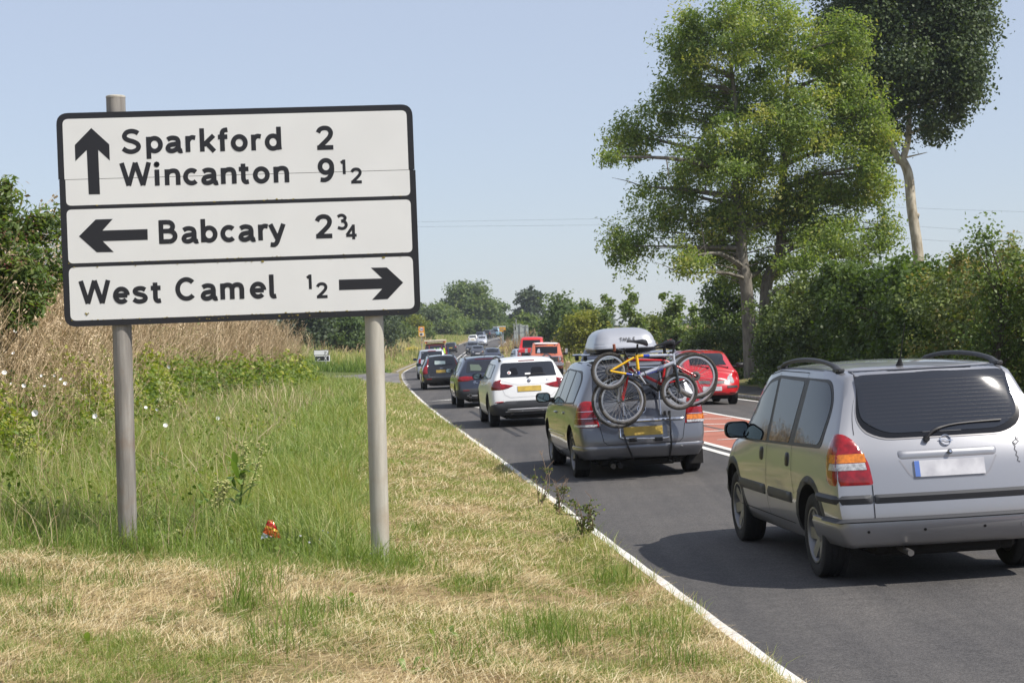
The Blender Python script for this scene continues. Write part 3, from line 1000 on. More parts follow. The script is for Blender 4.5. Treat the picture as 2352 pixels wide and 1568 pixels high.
    md.boundary_smooth = 'PRESERVE_CORNERS'
    dg = bpy.context.evaluated_depsgraph_get()
    out = bpy.data.meshes.new_from_object(ob.evaluated_get(dg))
    V = bbox_np(out).copy()
    V[:, 0] *= hwm / np.abs(V[:, 0]).max()
    V[:, 1] = (V[:, 1] - V[:, 1].min()) * L / (V[:, 1].max() - V[:, 1].min())
    z0 = V[:, 2].min(); V[:, 2] = sp.get('clear', .2) + (V[:, 2] - z0) * (H - sp.get('clear', .2)) / (V[:, 2].max() - z0)
    out.vertices.foreach_set('co', V.ravel()); out.update()
    bpy.data.objects.remove(ob)
    return out

class Car:
    def __init__(s, name, label, cat, sp, m_paint, group=None):
        s.sp = sp; s.L, s.W, s.H = sp['L'], sp['W'], sp['H']; s.paint = m_paint
        s.root = empty(name); tag(s.root, label, cat, group)
        me = body_mesh(sp)
        bm = bmesh.new(); bm.from_mesh(me); s.bvh = BVHTree.FromBMesh(bm); bm.free()
        me.materials.append(m_paint); me.materials.append(M_UNDER)
        s.Rw = sp.get('Rw', .32); s.wy = sp['wheels']
        ob = link("body", me)
        mb = MB()
        ra = s.Rw + sp.get('gap', .055)
        for y in s.wy:
            for sg in (-1, 1):
                x1 = sg * (s.W / 2 - .31); x0 = sg * (s.W / 2 + .1)
                mb.lathe([(x1, .0001), (x1, ra), (x0, ra), (x0, .0001)], 40, 'x', (0, y, s.Rw + .015), mi=1)
        cut = mb.build("cutter", [m_paint, M_UNDER], sharp=False)
        bo = ob.modifiers.new("b", 'BOOLEAN'); bo.operation = 'DIFFERENCE'; bo.object = cut; bo.solver = 'EXACT'
        dg = bpy.context.evaluated_depsgraph_get()
        me2 = bpy.data.meshes.new_from_object(ob.evaluated_get(dg))
        bpy.data.objects.remove(cut); bpy.data.objects.remove(ob)
        me2.shade_smooth(); me2.set_sharp_from_angle(angle=R(42))
        s.body = link("body", me2, s.root)
        s.under()
        for i, y in enumerate(s.wy):
            for sg in (-1, 1):
                s.wheel(sg, y)
    # --- rays
    def ray(s, proj, u, z):
        W2 = s.W / 2
        if proj == 'L': return Vector((-4, u, z)), Vector((1, 0, 0))
        if proj == 'R': return Vector((4, u, z)), Vector((-1, 0, 0))
        if proj == 'T': return Vector((u, z, 4)), Vector((0, 0, -1))
        xc = W2 - .30; Rf = .30
        fy = (lambda y: y) if proj == 'B' else (lambda y: s.L - y)
        sg = -1 if u < 0 else 1; a = abs(u)
        if a <= xc:
            o = Vector((u, fy(-3), z)); d = Vector((0, 1 if proj == 'B' else -1, 0))
        elif a <= xc + Rf * math.pi / 2:
            th = (a - xc) / Rf
            dx, dy = math.sin(th), -math.cos(th)
            c = Vector((sg * xc, .38, z))
            p = c + Vector((sg * dx, dy, 0)) * 3
            o = Vector((p.x, fy(p.y), z)); dd = Vector((-sg * dx, -dy if proj == 'B' else dy, 0)); d = dd
        else:
            y = .38 + a - xc - Rf * math.pi / 2
            o = Vector((sg * 4, fy(y), z)); d = Vector((-sg, 0, 0))
        return o, d
    def hit(s, proj, u, z):
        o, d = s.ray(proj, u, z)
        h = s.bvh.ray_cast(o, d)
        if h[0] is None:
            h = s.bvh.find_nearest(o + d * 3.0)
        n = h[1]
        if n.dot(d) > 0: n = -n
        return h[0], n
    def drape(s, name, proj, outline, m, off=.004, rnd_=.0, step=.06, parent=None, mirror=False, depth=.012, label=None, dome=None):
        bm = bmesh.new()
        vs = [bm.verts.new((p[0], p[1], 0)) for p in outline]
        f = bm.faces.new(vs)
        us = [p[0] for p in outline]; zs = [p[1] for p in outline]
        u = math.floor(min(us) / step) * step + step
        while u < max(us) - 1e-4:
            bmesh.ops.bisect_plane(bm, geom=bm.verts[:] + bm.edges[:] + bm.faces[:], plane_co=(u, 0, 0), plane_no=(1, 0, 0)); u += step
        z = math.floor(min(zs) / step) * step + step
        while z < max(zs) - 1e-4:
            bmesh.ops.bisect_plane(bm, geom=bm.verts[:] + bm.edges[:] + bm.faces[:], plane_co=(0, z, 0), plane_no=(0, 1, 0)); z += step
        bmesh.ops.triangulate(bm, faces=[f for f in bm.faces if len(f.verts) > 4])
        bound = {v.index for e in bm.edges if e.is_boundary for v in e.verts} if False else None
        bm.verts.index_update()
        bset = set(v for e in bm.edges if e.is_boundary for v in e.verts)
        seg = [(Vector((outline[i][0], outline[i][1])), Vector((outline[(i + 1) % len(outline)][0], outline[(i + 1) % len(outline)][1]))) for i in range(len(outline))]
        flat = {}
        for v in bm.verts:
            p2 = Vector((v.co.x, v.co.y))
            k = 1.0
            if rnd_:
                dm = 1e9
                for a, b in seg:
                    ab = b - a; t = max(0, min(1, (p2 - a).dot(ab) / max(ab.length_squared, 1e-9)))
                    dm = min(dm, (p2 - a - ab * t).length)
                q = min(1, dm / rnd_); k = math.sqrt(max(0, 1 - (1 - q) ** 2))
            co, n = s.hit(proj, v.co.x, v.co.y)
            flat[v] = (co, n, k)
        for v, (co, n, k) in flat.items():
            base = .0015 if v in bset and rnd_ else off * (k if rnd_ else 1)
            if dome: base += dome * max(0, 1 - ((v.co.y - 1.39) / .32) ** 2) * max(0, 1 - (v.co.x / .75) ** 2)
            v.co = co + n * (max(base, .0015))
        be = [e for e in bm.edges if e.is_boundary]
        ret = bmesh.ops.extrude_edge_only(bm, edges=be)
        nv = [g for g in ret['geom'] if isinstance(g, bmesh.types.BMVert)]
        for v in nv:
            co, n = s.bvh.find_nearest(v.co)[:2]
            v.co = co - n * depth if (v.co - co).length < .2 else v.co
        bmesh.ops.recalc_face_normals(bm, faces=bm.faces)
        # recalc on an open shell can flip it: test against the ray normal
        ctr = max(bm.faces, key=lambda f: f.calc_area())
        co, n = s.bvh.find_nearest(ctr.calc_center_median())[:2]
        if ctr.normal.dot(n) < 0:
            bmesh.ops.reverse_faces(bm, faces=bm.faces)
        for f in bm.faces: f.smooth = True
        me = bpy.data.meshes.new(name); bm.to_mesh(me)
        me.materials.append(m); me.set_sharp_from_angle(angle=R(50))
        o = link(name, me, parent or s.root)
        if label: o['label'] = label
        outs = [o]
        if mirror:
            for v in bm.verts: v.co.x = -v.co.x
            bmesh.ops.reverse_faces(bm, faces=bm.faces)
            me2 = bpy.data.meshes.new(name); bm.to_mesh(me2); me2.materials.append(m); me2.set_sharp_from_angle(angle=R(50))
            outs.append(link(name, me2, mirror if not isinstance(mirror, bool) else s.root))
        bm.free()
        return outs
    def line(s, name, proj, pts, w, m, off=.003, parent=None, mirror=False, step=.05, dome=0.0):
        P = [Vector((p[0], p[1])) for p in pts]
        Q = []
        for a, b in zip(P[:-1], P[1:]):
            k = max(1, int((b - a).length / step))
            Q += [a.lerp(b, i / k) for i in range(k)]
        Q.append(P[-1])
        vs = []; n = len(Q)
        for i, q in enumerate(Q):
            d = (Q[min(i + 1, n - 1)] - Q[max(i - 1, 0)]).normalized(); nn = Vector((-d.y, d.x)) * w / 2
            for sgn in (1, -1):
                co, no = s.hit(proj, q.x + nn.x * sgn, q.y + nn.y * sgn)
                vs.append(co + no * (off + dome * max(0, 1 - ((q.y - 1.39) / .32) ** 2) * max(0, 1 - (q.x / .75) ** 2)))
        fs = [(2 * i, 2 * i + 1, 2 * i + 3, 2 * i + 2) for i in range(n - 1)]
        for mm in ([1, -1] if mirror else [1]):
            me = bpy.data.meshes.new(name); me.from_pydata([(v.x * mm, v.y, v.z) for v in vs], [], fs); me.materials.append(m); me.shade_smooth()
            link(name, me, parent or s.root)
    def under(s):
        W, L = s.W, s.L
        mb = MB(); z = s.sp.get('clear', .2)
        mb.box((0, L / 2, z + .02), (W * .62, L * .88, .12), bev=.03)
        mb.box((0, s.wy[0], s.Rw), (W * .8, .09, .09), bev=.02)
        mb.box((0, s.wy[1], s.Rw), (W * .8, .09, .09), bev=.02)
        mb.box((0, .5, z), (W * .5, .5, .10), bev=.03)
        mb.build("underbody", M_UNDER, s.root)
    wheel_cache = {}
    def wheel(s, sg, y):
        sp = s.sp; rw = s.Rw; tw = sp.get('tw', .205); ns = sp.get('spokes', 5); rr = rw * sp.get('rimr', .66); big = sp.get('lv', 3) >= 3
        key = (round(rw, 3), tw, ns, round(rr, 3), sp.get('rimm', 'a'), big)
        if key not in Car.wheel_cache:
            h = tw / 2; seg = 40 if big else 20
            t = MB()
            prof = [(-h * .80, rr), (-h * .97, rr + .02), (-h * 1.0, rw * .87), (-h * .93, rw * .96), (-h * .78, rw * .992)]
            if big:
                for g in (-.42, 0, .42):
                    prof += [(h * (g - .07), rw), (h * (g - .05), rw - .008), (h * (g + .05), rw - .008), (h * (g + .07), rw)]
            prof += [(h * .78, rw * .992), (h * .93, rw * .96), (h * 1.0, rw * .87), (h * .97, rr + .02), (h * .80, rr)]
            t.lathe(prof, seg, 'x', closed=False)
            # rim faces -x side (outer side of a left wheel)
            r = MB()
            r.lathe([(-h * .80, rr + .003), (-h * .93, rr + .002), (-h * .93, rr - .012), (-h * .72, rr - .022), (h * .3, rr - .035), (h * .8, rr + .003)], seg, 'x')
            r.lathe([(-h * .52, .0001), (-h * .60, .03), (-h * .55, .05), (-h * .45, .062), (-h * .1, .066)], 18, 'x')
            for k in range(ns):
                a = 2 * math.pi * k / ns + .3
                w0 = rr * sp.get('spw', .30); w1 = w0 * sp.get('spt', .8)
                ca, sa = math.cos(a), math.sin(a)
                def pt(x, rad, tt): return (x, rad * ca - tt * sa, rad * sa + tt * ca)
                ri, ro = .045, rr - .012
                rm = (ri + ro) / 2
                vs = [pt(-h * .50, ri, -w0 / 2), pt(-h * .50, ri, w0 / 2), pt(-h * .66, rm, -w0 * .5), pt(-h * .66, rm, w0 * .5), pt(-h * .80, ro, -w1 / 2), pt(-h * .80, ro, w1 / 2)]
                vs += [(v[0] + .03, v[1], v[2]) for v in vs]
                r.add(vs, [(0, 1, 3, 2), (2, 3, 5, 4), (6, 8, 9, 7), (8, 10, 11, 9), (0, 2, 8, 6), (2, 4, 10, 8), (1, 7, 9, 3), (3, 9, 11, 5), (0, 6, 7, 1), (4, 5, 11, 10)])
            dsk = MB(); dsk.lathe([(-h * .05, .0001), (-h * .05, rr * .93), (h * .1, rr * .93)], 24, 'x')  # near-black backing disc, its colour stands in for shade behind the spokes
            a_ = t.build("tyre", M_TYRE); b_ = r.build("rim", sp.get('rimmat', M_RIM)); c_ = dsk.build("dark_backing_disc", M_RIMD)
            Car.wheel_cache[key] = (a_.data, b_.data, c_.data)
            for o in (a_, b_, c_): bpy.data.objects.remove(o)
        d = Car.wheel_cache[key]
        w = empty("wheel"); w.parent = s.root
        w.location = (sg * (s.W / 2 - sp.get('winset', .035) - tw / 2), y, rw)
        w.rotation_euler = (rnd.uniform(0, 6), 0, math.pi if sg > 0 else 0)
        if sg > 0: w.rotation_euler = (0, 0, math.pi)
        for nme, me in zip(("tyre", "rim", "dark_backing_disc"), d):
            link(nme, me, w)
    def mirror(s, sg, y, z, faceback=True, size=1.0, m=None, reach=.12):
        co, n = s.hit('L' if sg < 0 else 'R', y, z)
        w, h, dp = .22 * size, .145 * size, .11 * size
        c = Vector((sg * (abs(co.x) + reach + w / 2 - .02), y + .02, z + .03))
        mb = MB()
        prof = rpoly([(-w / 2, -h / 2, 0), (w / 2, -h / 2, 0), (w / 2, h / 2, 0), (-w / 2, h / 2, 0)], h * .45, 5)
        n_ = len(prof); vs = []
        for (dy, sc_) in ((-.0, .93), (0.006, 1.0), (dp * .45, .97), (dp * .8, .72), (dp, .35)):
            vs += [c + Vector((p.x * sc_, dy, p.y * sc_)) for p in prof]
        fs = [(i * n_ + k, i * n_ + (k + 1) % n_, (i + 1) * n_ + (k + 1) % n_, (i + 1) * n_ + k) for i in range(4) for k in range(n_)]
        fs.append(list(range(4 * n_, 5 * n_)))
        mb.add(vs, fs, 0, True)
        mb.tube([Vector((co.x, y + .03, z - .01)), c + Vector((-sg * w * .3, .05, -h * .25))], [.035 * size, .03 * size], 8)
        r = mb.build("door_mirror", m or M_BLK, s.root)
        g = MB(); g.add([c + Vector((p.x * .82, .004, p.y * .80)) for p in prof], [list(range(n_))[::-1]])
        g.build("mirror_glass", MATS.get("mirror_glass") or mat("mirror_glass", (.22, .28, .31), .05, metal=1.0), r)
    def handle(s, y, z, m=None, w=.19, h=.035, proud=.03, mirror=True):
        s.drape("door_handle", 'L', rpoly([(y, z - h / 2, 0), (y + w, z - h / 2, 0), (y + w, z + h / 2, 0), (y, z + h / 2, 0)], h * .4, 3), m or s.paint, proud, h * .5, .03, mirror=mirror)
    def rail(s, x, y0, y1, hgt=.07, r=.018, m=None, z=None):
        for sg in (-1, 1):
            pts = []
            for q in np.linspace(0, 1, 15):
                y = y0 + (y1 - y0) * q
                co, n = s.hit('T', sg * x, y)
                k = math.sin(math.pi * q) ** .42
                pts.append(co + Vector((0, 0, hgt * k + .0)))
            mb = MB(); mb.tube(pts, [r * (1.7 if i in (0, 14) else 1.25 if i in (1, 13) else 1) for i in range(15)], 10)
            for yy in (y0 + .03, y1 - .03):
                co, n = s.hit('T', sg * x, yy)
                mb.box(co + Vector((0, 0, .012)), (r * 3, .16, .03), bev=.01)
            mb.build("roof_rail", m or M_BLK, s.root)
    def wiper(s, proj, pts, off=.025):
        P = []
        for i, p in enumerate(pts):
            co, n = s.hit(proj, *p); P.append(co + n * (off if i else .012))
        mb = MB(); mb.tube(crom(P, 4), [.011 if i < 6 else .007 for i in range(len(crom(P, 4)))], 6)
        mb.lathe([(-.02, .0001), (-.02, .02), (.02, .024), (.02, .0001)], 10, 'y', P[0])
        mb.build("wiper", M_BLK, s.root)
    def plate(s, proj, cx, cz, m, w=.52, h=.115, off=.012):
        return s.drape("number_plate", proj, [(cx - w / 2, cz - h / 2), (cx + w / 2, cz - h / 2), (cx + w / 2, cz + h / 2), (cx - w / 2, cz + h / 2)], m, off, 0, .1)[0]
    def disc(s, name, proj, u, z, r, m, off=.006, th=.006, parent=None, ring=None):
        co, n = s.hit(proj, u, z)
        q = n.to_track_quat('X', 'Z').to_matrix()
        mb = MB()
        if ring:
            mb.lathe([(0, r), (th, r - ring * .2), (th, r - ring * .8), (0, r - ring)], 28, 'x')
        else:
            mb.lathe([(0, r), (th, r * .93), (th, .0001)], 20, 'x')
        mb.v = [tuple(co + n * off + q @ Vector(v)) for v in mb.v]
        return mb.build(name, m, parent or s.root)
    def write(s, name, text, proj, u0, z0, hgt, m, gap=1.12, off=.006, t=24, slant=0):
        adv = {'1': 60, 'I': 40, '.': 45, ' ': 60}
        def T(x, y, lift):
            co, n = s.hit(proj, x, y)
            return co + n * (off + lift)
        items = []; x = u0; k = hgt / 146
        for ch in text:
            if ch != ' ': items.append((ch, x, z0, k))
            x += adv.get(ch, 115) * k * gap
        return text_mesh(name, items, m, s.root, T, t)
    def place(s, tyre, heading, ref='RL', tilt=None):
        """tyre: point on the road under the rear left tyre, or 'C' centre of the rear/front face"""
        c, n_ = math.cos(heading), math.sin(heading)
        if ref == 'RL':
            lx, ly = -(s.W / 2 - .13), s.wy[0]
        elif ref == 'C':
            lx, ly = 0, 0
        else:                     # front face centre of an oncoming car
            lx, ly = 0, s.L
        ox = tyre.x - (lx * c - ly * n_); oy = tyre.y - (lx * n_ + ly * c)
        cx_, cy_ = ox - n_ * s.L / 2, oy + c * s.L / 2
        z = float(road_z(cx_, cy_))
        e = .6
        gx = (float(road_z(cx_ + c * e, cy_ + n_ * e)) - float(road_z(cx_ - c * e, cy_ - n_ * e))) / (2 * e)
        e2 = 1.3
        gy = (float(road_z(cx_ - n_ * e2, cy_ + c * e2)) - float(road_z(cx_ + n_ * e2, cy_ - c * e2))) / (2 * e2)
        if tilt is not None: gx = tilt
        s.root.location = (ox, oy, z - gy * s.L / 2)
        s.root.rotation_euler = (math.atan(gy), -math.atan(gx), heading)
        return s
def CX(cx, y0, sc_):
    return lambda *pts: [((px - cx) / sc_, 1.85 - (py - y0 + .028 * (px - cx)) / sc_) for px, py in pts]
def head_at(Y, d=4):             # heading of the carriageway
    dx = float(Xe(Y + d) - Xe(Y - d)) / (2 * d)
    return math.atan(-dx)

# ======== near silver people carrier
spA = dict(L=4.32, W=1.742, H=1.60, wheels=(.79, 3.48), Rw=.318, tw=.20, clear=.24, sill=.36,
           zr=[.30, .43, .62, .84, 1.03, 1.555], yr=[.08, .0, .03, .07, .12, .43],
           roof=[(.72, 1.60), (1.35, 1.615), (2.10, 1.615), (2.74, 1.585), (3.56, 1.06), (3.80, .97), (4.10, .84), (4.22, .70)],
           belt=(1.03, .93), wrow=[.88, .97, 1.0, .99, .965, .765], hoodw=.80, cornd=.26, rbulge=.06, tapr=.95, taprt=.925,
           crease=dict(roof=.68, rear=.55, rtop=.65, belt=.45), spokes=6, spw=.42, spt=.95, rimr=.66)
a = Car("people_carrier", "near silver people carrier with a large dark rear window glinting in the sun", "car", spA, P_SILV)
# rear
rw_o = rpoly([(-.50, 1.055, 0), (.50, 1.055, 0), (.70, 1.22, 0), (.635, 1.54, 0), (-.635, 1.54, 0), (-.70, 1.22, 0)], [.14, .14, .10, .08, .08, .10], 5)
big = [(v.x * 1.022, 1.285 + (v.y - 1.285) * 1.045) for v in rw_o]
sealm = mat("pale_window_seal", (.30, .29, .29), .35, metal=.4)
a.drape("window_seal", 'B', big, sealm, .004, 0, .06)
rwin = a.drape("rear_window", 'B', [(v.x, v.y) for v in rw_o], M_CERAM, .006, 0, .05)[0]
inn = [(v.x * .90, 1.29 + (v.y - 1.29) * .86) for v in rw_o]
a.drape("pane", 'B', inn, M_GLASSB, .0075, 0, .03, parent=rwin, dome=.022)
for i in range(12):
    z = 1.15 + i * .027
    a.line("heater_wire", 'B', [(-.54, z), (.54, z)], .0011, M_WIRE, .0085, parent=rwin, step=.05, dome=.022)
a.drape("brake_light", 'B', [(-.16, 1.085), (.13, 1.085), (.10, 1.115), (-.12, 1.115)], mat("dim_grey_lamp", (.12, .12, .125), .3), .0095, 0, .06, parent=rwin)
lo = rpoly([(-.565, .735, 0), (-.585, .90, 0), (-.68, 1.04, 0), (-.80, 1.105, 0), (-.93, 1.10, 0), (-1.00, .92, 0), (-.96, .76, 0), (-.90, .735, 0)], [.02, .05, .06, .05, .05, .08, .06, .05], 4)
for pr in (1,):
    outs = a.drape("tail_light", 'B', [(v.x, v.y) for v in lo], M_REDL, .010, .02, .035, mirror=True)
    for o, sgn in zip(outs, (1, -1)):
        for nm, z0, z1, mm in (("indicator_lens", .895, .955, M_AMB), ("reversing_lens", .842, .89, M_CLR)):
            pts = [(-.605, z0), (-.615, z1), (-.885, z1), (-.90, z0)]
            a.drape(nm, 'B', [(sgn * p[0], p[1]) for p in pts], mm, .0125, 0, .03, parent=o, depth=.001)
# seams
a.line("panel_gap", 'B', [(-.575, .735), (-.575, .50), (-.56, .487), (.56, .487), (.575, .50), (.575, .735)], .006, M_SEAM)
a.line("panel_gap", 'B', [(-.70, 1.09), (-.765, 1.3), (-.715, 1.49)], .006, M_SEAM, mirror=True)
a.line("panel_gap", 'T', [(-.55, .53), (0, .45), (.55, .53)], .006, M_SEAM)
# bumper, its ledge and strips
b_o = rpoly([(-1.40, .31, 0), (-1.25, .262, 0), (1.25, .262, 0), (1.40, .31, 0), (1.36, .485, 0), (-1.36, .485, 0)], .03, 3)
bump_ = a.drape("bumper", 'B', [(v.x, v.y) for v in b_o], a.paint, .022, .022, .03)[0]
led = rpoly([(-1.06, .462, 0), (1.06, .462, 0), (1.06, .50, 0), (-1.06, .50, 0)], .018, 3)
a.drape("bumper_strip", 'B', [(v.x, v.y) for v in led], M_PLAS, .042, .018, .04, parent=bump_)
for x in (-.62, -.22, .22, .62):
    a.disc("parking_sensor", 'B', x, .41, .011, M_BLK, .022, .004, parent=bump_)
a.disc("tow_eye_cover", 'B', .52, .41, .028, a.paint, .021, .003, parent=bump_)
rub = rpoly([(-1.24, .60, 0), (-.58, .60, 0), (-.58, .665, 0), (-1.24, .665, 0)], .012, 2)
a.drape("rub_strip", 'B', [(v.x, v.y) for v in rub], M_PLAS, .022, .02, .04, mirror=True)
a.drape("rub_strip", 'B', [(v.x, v.y) for v in rpoly([(-.57, .60, 0), (.57, .60, 0), (.57, .665, 0), (-.57, .665, 0)], .012, 2)], M_PLAS, .022, .02, .04)
# tailgate garnish, plate, badge
a.drape("tailgate_grip", 'B', [(v.x, v.y) for v in rpoly([(-.36, .905, 0), (.36, .905, 0), (.37, .965, 0), (-.37, .965, 0)], .025, 4)], a.paint, .013, .03, .03)
a.line("panel_gap", 'B', [(-.36, .90), (-.30, .80), (-.26, .762), (.26, .762), (.30, .80), (.36, .90)], .010, mat("soft_crease_paint", (.25, .25, .27), .5), .002)  # no gap here: darker line paints the shade of the plate recess crease
pl = a.plate('B', 0, .83, M_PLW)
a.drape("plate_band", 'B', [(-.258, .775), (-.222, .775), (-.222, .885), (-.258, .885)], M_BLUEB, .014, 0, .1, parent=pl)
a.disc("lock", 'B', .01, .935, .019, M_BLK, .026, .004); a.disc("lock", 'B', .012, .935, .010, M_CHR, .03, .004)
a.disc("badge", 'B', 0, 1.022, .042, M_CHR, .004, .008, ring=.007)
a.line("badge_bolt", 'B', [(-.052, 1.026), (-.005, 1.026), (.005, 1.018), (.052, 1.018)], .007, M_CHR, .010, step=.01)
a.wiper('B', [(-.14, 1.035), (-.07, 1.09), (.10, 1.125), (.44, 1.135)])
a.line("sticker_doodle", 'B', [(.50, .98), (.53, 1.0), (.55, .985), (.52, .965), (.50, .98), (.515, .95), (.505, .93), (.52, .91), (.51, .89), (.525, .87), (.515, .85), (.535, .838)], .0045, M_SEAM, .004, step=.01)
a.line("sticker_doodle", 'B', [(.53, 1.0), (.535, 1.02), (.54, .999), (.555, 1.012)], .004, M_SEAM, .004, step=.01)
mb = MB(); mb.tube([(-.34, -.02, .24), (-.34, .25, .25)], .024, 12); mb.build("exhaust_pipe", mat("dull_steel", (.18, .17, .16), .5, metal=.7), a.root)
# side glass (left side outline in (y, z), mirrored)
fg = rpoly([(3.16, .945, 0), (2.20, .965, 0), (2.24, 1.46, 0), (2.52, 1.43, 0), (2.86, 1.27, 0)], [.03, .02, .03, .10, .12], 4)
rgp = rpoly([(2.10, .972, 0), (1.43, .985, 0), (1.36, 1.46, 0), (2.16, 1.475, 0)], .025, 3)
qg = rpoly([(1.26, .995, 0), (.56, 1.01, 0), (.50, 1.30, 0), (.68, 1.46, 0), (1.22, 1.475, 0)], [.02, .07, .12, .10, .02], 4)
qs = rpoly([(3.34, .945, 0), (3.20, .945, 0), (3.20, 1.08, 0)], .01, 2)
dlo = rpoly([(3.40, .925, 0), (.50, .985, 0), (.47, 1.30, 0), (.66, 1.485, 0), (2.24, 1.50, 0), (2.56, 1.455, 0), (2.92, 1.28, 0)], [.02, .06, .12, .10, .1, .10, .1], 4)
a.drape("window_surround", 'L', [(v.x, v.y) for v in dlo], M_BLK, .003, 0, .06, mirror=True)
for o_ in (fg, rgp, qg, qs):
    a.drape("side_window", 'L', [(v.x, v.y) for v in o_], M_GLASS, .005, 0, .05, mirror=True)
for pts in ([(3.40, .42), (3.46, .60), (3.42, .92)], [(2.15, .36), (2.15, .95), (2.22, 1.52)], [(1.22, .60), (1.30, .75), (1.32, .96), (1.30, 1.53)], [(3.30, .36), (1.32, .36)], [(2.6, 1.50), (2.22, 1.535), (1.30, 1.53)]):
    a.line("door_seam", 'L', pts, .006, M_SEAM, mirror=True)
for y0, y1 in ((2.20, 3.20), (1.30, 2.10)):
    a.drape("rub_strip", 'L', [(v.x, v.y) for v in rpoly([(y0, .52, 0), (y1, .515, 0), (y1, .60, 0), (y0, .605, 0)], .02, 3)], M_PLAS, .018, .03, .04, mirror=True)
for y in (2.28, 1.40):
    a.drape("door_handle", 'L', [(v.x, v.y) for v in rpoly([(y, .80, 0), (y + .10, .80, 0), (y + .10, .91, 0), (y, .91, 0)], .03, 4)], M_BLK, .014, .02, .03, mirror=True)
def arch(car, y, r0, r1, m, off=.014, a0=-8, a1=188):
    o = [(y + r1 * math.cos(R(t)), car.Rw + .015 + r1 * math.sin(R(t))) for t in np.linspace(a0, a1, 22)] + [(y + r0 * math.cos(R(t)), car.Rw + .015 + r0 * math.sin(R(t))) for t in np.linspace(a1, a0, 22)]
    car.drape("arch_trim", 'L', o, m, off, .018, .09, mirror=True, depth=.0)
arch(a, .79, .374, .435, M_PLAS); arch(a, 3.48, .374, .435, M_PLAS)
a.mirror(-1, 3.08, .99, size=1.02, reach=-.01); a.mirror(1, 3.08, .99, size=1.02, reach=-.01)
a.rail(.61, .66, 2.5, .058, .018, M_PLAS)
co, n = a.hit('T', -.16, .62)
mb = MB(); mb.tube([co, co + Vector((.0, -.02, .05))], [.03, .012], 8); mb.tube([co + Vector((0, -.02, .045)), co + Vector((.03, -.09, .32))], [.005, .0022], 6)
mb.build("aerial", M_BLK, a.root)
# front (seen only from elsewhere)
ws = rpoly([(-.62, 1.06, 0), (.62, 1.06, 0), (.50, 1.50, 0), (-.50, 1.50, 0)], .05, 3)
a.drape("windscreen", 'F', [(v.x, v.y) for v in ws], M_GLASS, .005, 0, .08)
a.drape("headlight", 'F', [(v.x, v.y) for v in rpoly([(-.80, .60, 0), (-.42, .60, 0), (-.45, .76, 0), (-.82, .80, 0)], .04, 3)], M_CLR, .008, .02, .05, mirror=True)
TA = G(1902, 1322, .03)
a.place(TA, R(5.4))

# ======== grey people carrier that carries the bicycles
zc = CX(958, 226, 710)
spB = dict(L=4.467, W=1.80, H=1.585, wheels=(.80, 3.503), Rw=.325, tw=.215, clear=.20, sill=.34,
           zr=[.27, .42, .62, .84, 1.02, 1.52], yr=[.08, .0, .03, .08, .12, .40],
           roof=[(.70, 1.55), (1.35, 1.58), (2.1, 1.58), (2.75, 1.53), (3.70, 1.06), (3.98, .98), (4.25, .86), (4.36, .72)],
           belt=(1.03, .93), wrow=[.87, .965, 1.0, .985, .955, .70], hoodw=.80, cornd=.30, rbulge=.08, tapr=.92, taprt=.88,
           crease=dict(roof=.5, rear=.45, rtop=.55, belt=.45), spokes=5, spw=.26, spt=.6, rimr=.70)
b = Car("people_carrier", "blue grey people carrier with bicycles on its tailgate and a roof box", "car", spB, P_GREY)
o_ = rpoly([(-.60, 1.02, 0), (.60, 1.02, 0), (.67, 1.2, 0), (.60, 1.48, 0), (-.60, 1.48, 0), (-.67, 1.2, 0)], [.04, .04, .1, .06, .06, .1], 4)
b.drape("rear_window", 'B', [(v.x, v.y) for v in o_], M_GLASSB, .005, 0, .05)
lo = rpoly([(-.57, .69, 0), (-.60, .86, 0), (-.63, 1.03, 0), (-.80, 1.05, 0), (-.97, 1.0, 0), (-1.05, .70, 0)], [.02, .03, .05, .08, .06, .03], 4)
outs = b.drape("tail_light", 'B', [(v.x, v.y) for v in lo], M_REDL, .014, .04, .035, mirror=True)
for o, sg in zip(outs, (1, -1)):
    for z0, z1, mm, nm in ((.70, .73, M_CLR, "reversing_lens"), (.735, .80, M_AMB if sg < 0 else M_DRED, "indicator_lens"), (.808, .815, M_CHR, "lamp_strip"), (.90, .907, M_CHR, "lamp_strip")):
        b.drape(nm, 'B', [(sg * p, q) for p, q in ((-.60, z0), (-.60, z1), (-1.03, z1), (-1.035, z0))], mm, .016, 0, .04, parent=o, depth=.001)
b.drape("chrome_strip", 'B', [(v.x, v.y) for v in rpoly([(-.55, .735, 0), (.56, .735, 0), (.56, .775, 0), (-.55, .775, 0)], .01, 2)], M_CHR, .018, .02, .03)
b.line("panel_gap", 'B', [(-.57, .70), (-.53, .50), (-.48, .455), (.48, .455), (.53, .50), (.57, .70)], .007, M_SEAM)
b.plate('B', 0.0, .62, M_PLY, off=.012)
b.disc("badge", 'B', 0, .905, .060, M_CHR, .004, .01, ring=.012); b.disc("badge_face", 'B', 0, .905, .05, M_BLK, .004, .003)
b.line("badge_griffin", 'B', [(-.03, .925), (-.005, .91), (.015, .925), (.0, .90), (.025, .885), (-.01, .88), (-.025, .89)], .010, M_CHR, .012, step=.01)
bo = rpoly([(-1.38, .26, 0), (1.38, .26, 0), (1.36, .44, 0), (-1.36, .44, 0)], .05, 3)
bb = b.drape("bumper", 'B', [(v.x, v.y) for v in bo], b.paint, .018, .02, .035)[0]
b.drape("valance", 'B', [(v.x, v.y) for v in rpoly([(-.60, .20, 0), (.60, .20, 0), (.62, .275, 0), (-.62, .275, 0)], .03, 3)], M_BLK, .022, .02, .05, parent=bb)
b.disc("tow_eye_cover", 'B', .50, .38,   .03, b.paint, .017, .003, parent=bb)
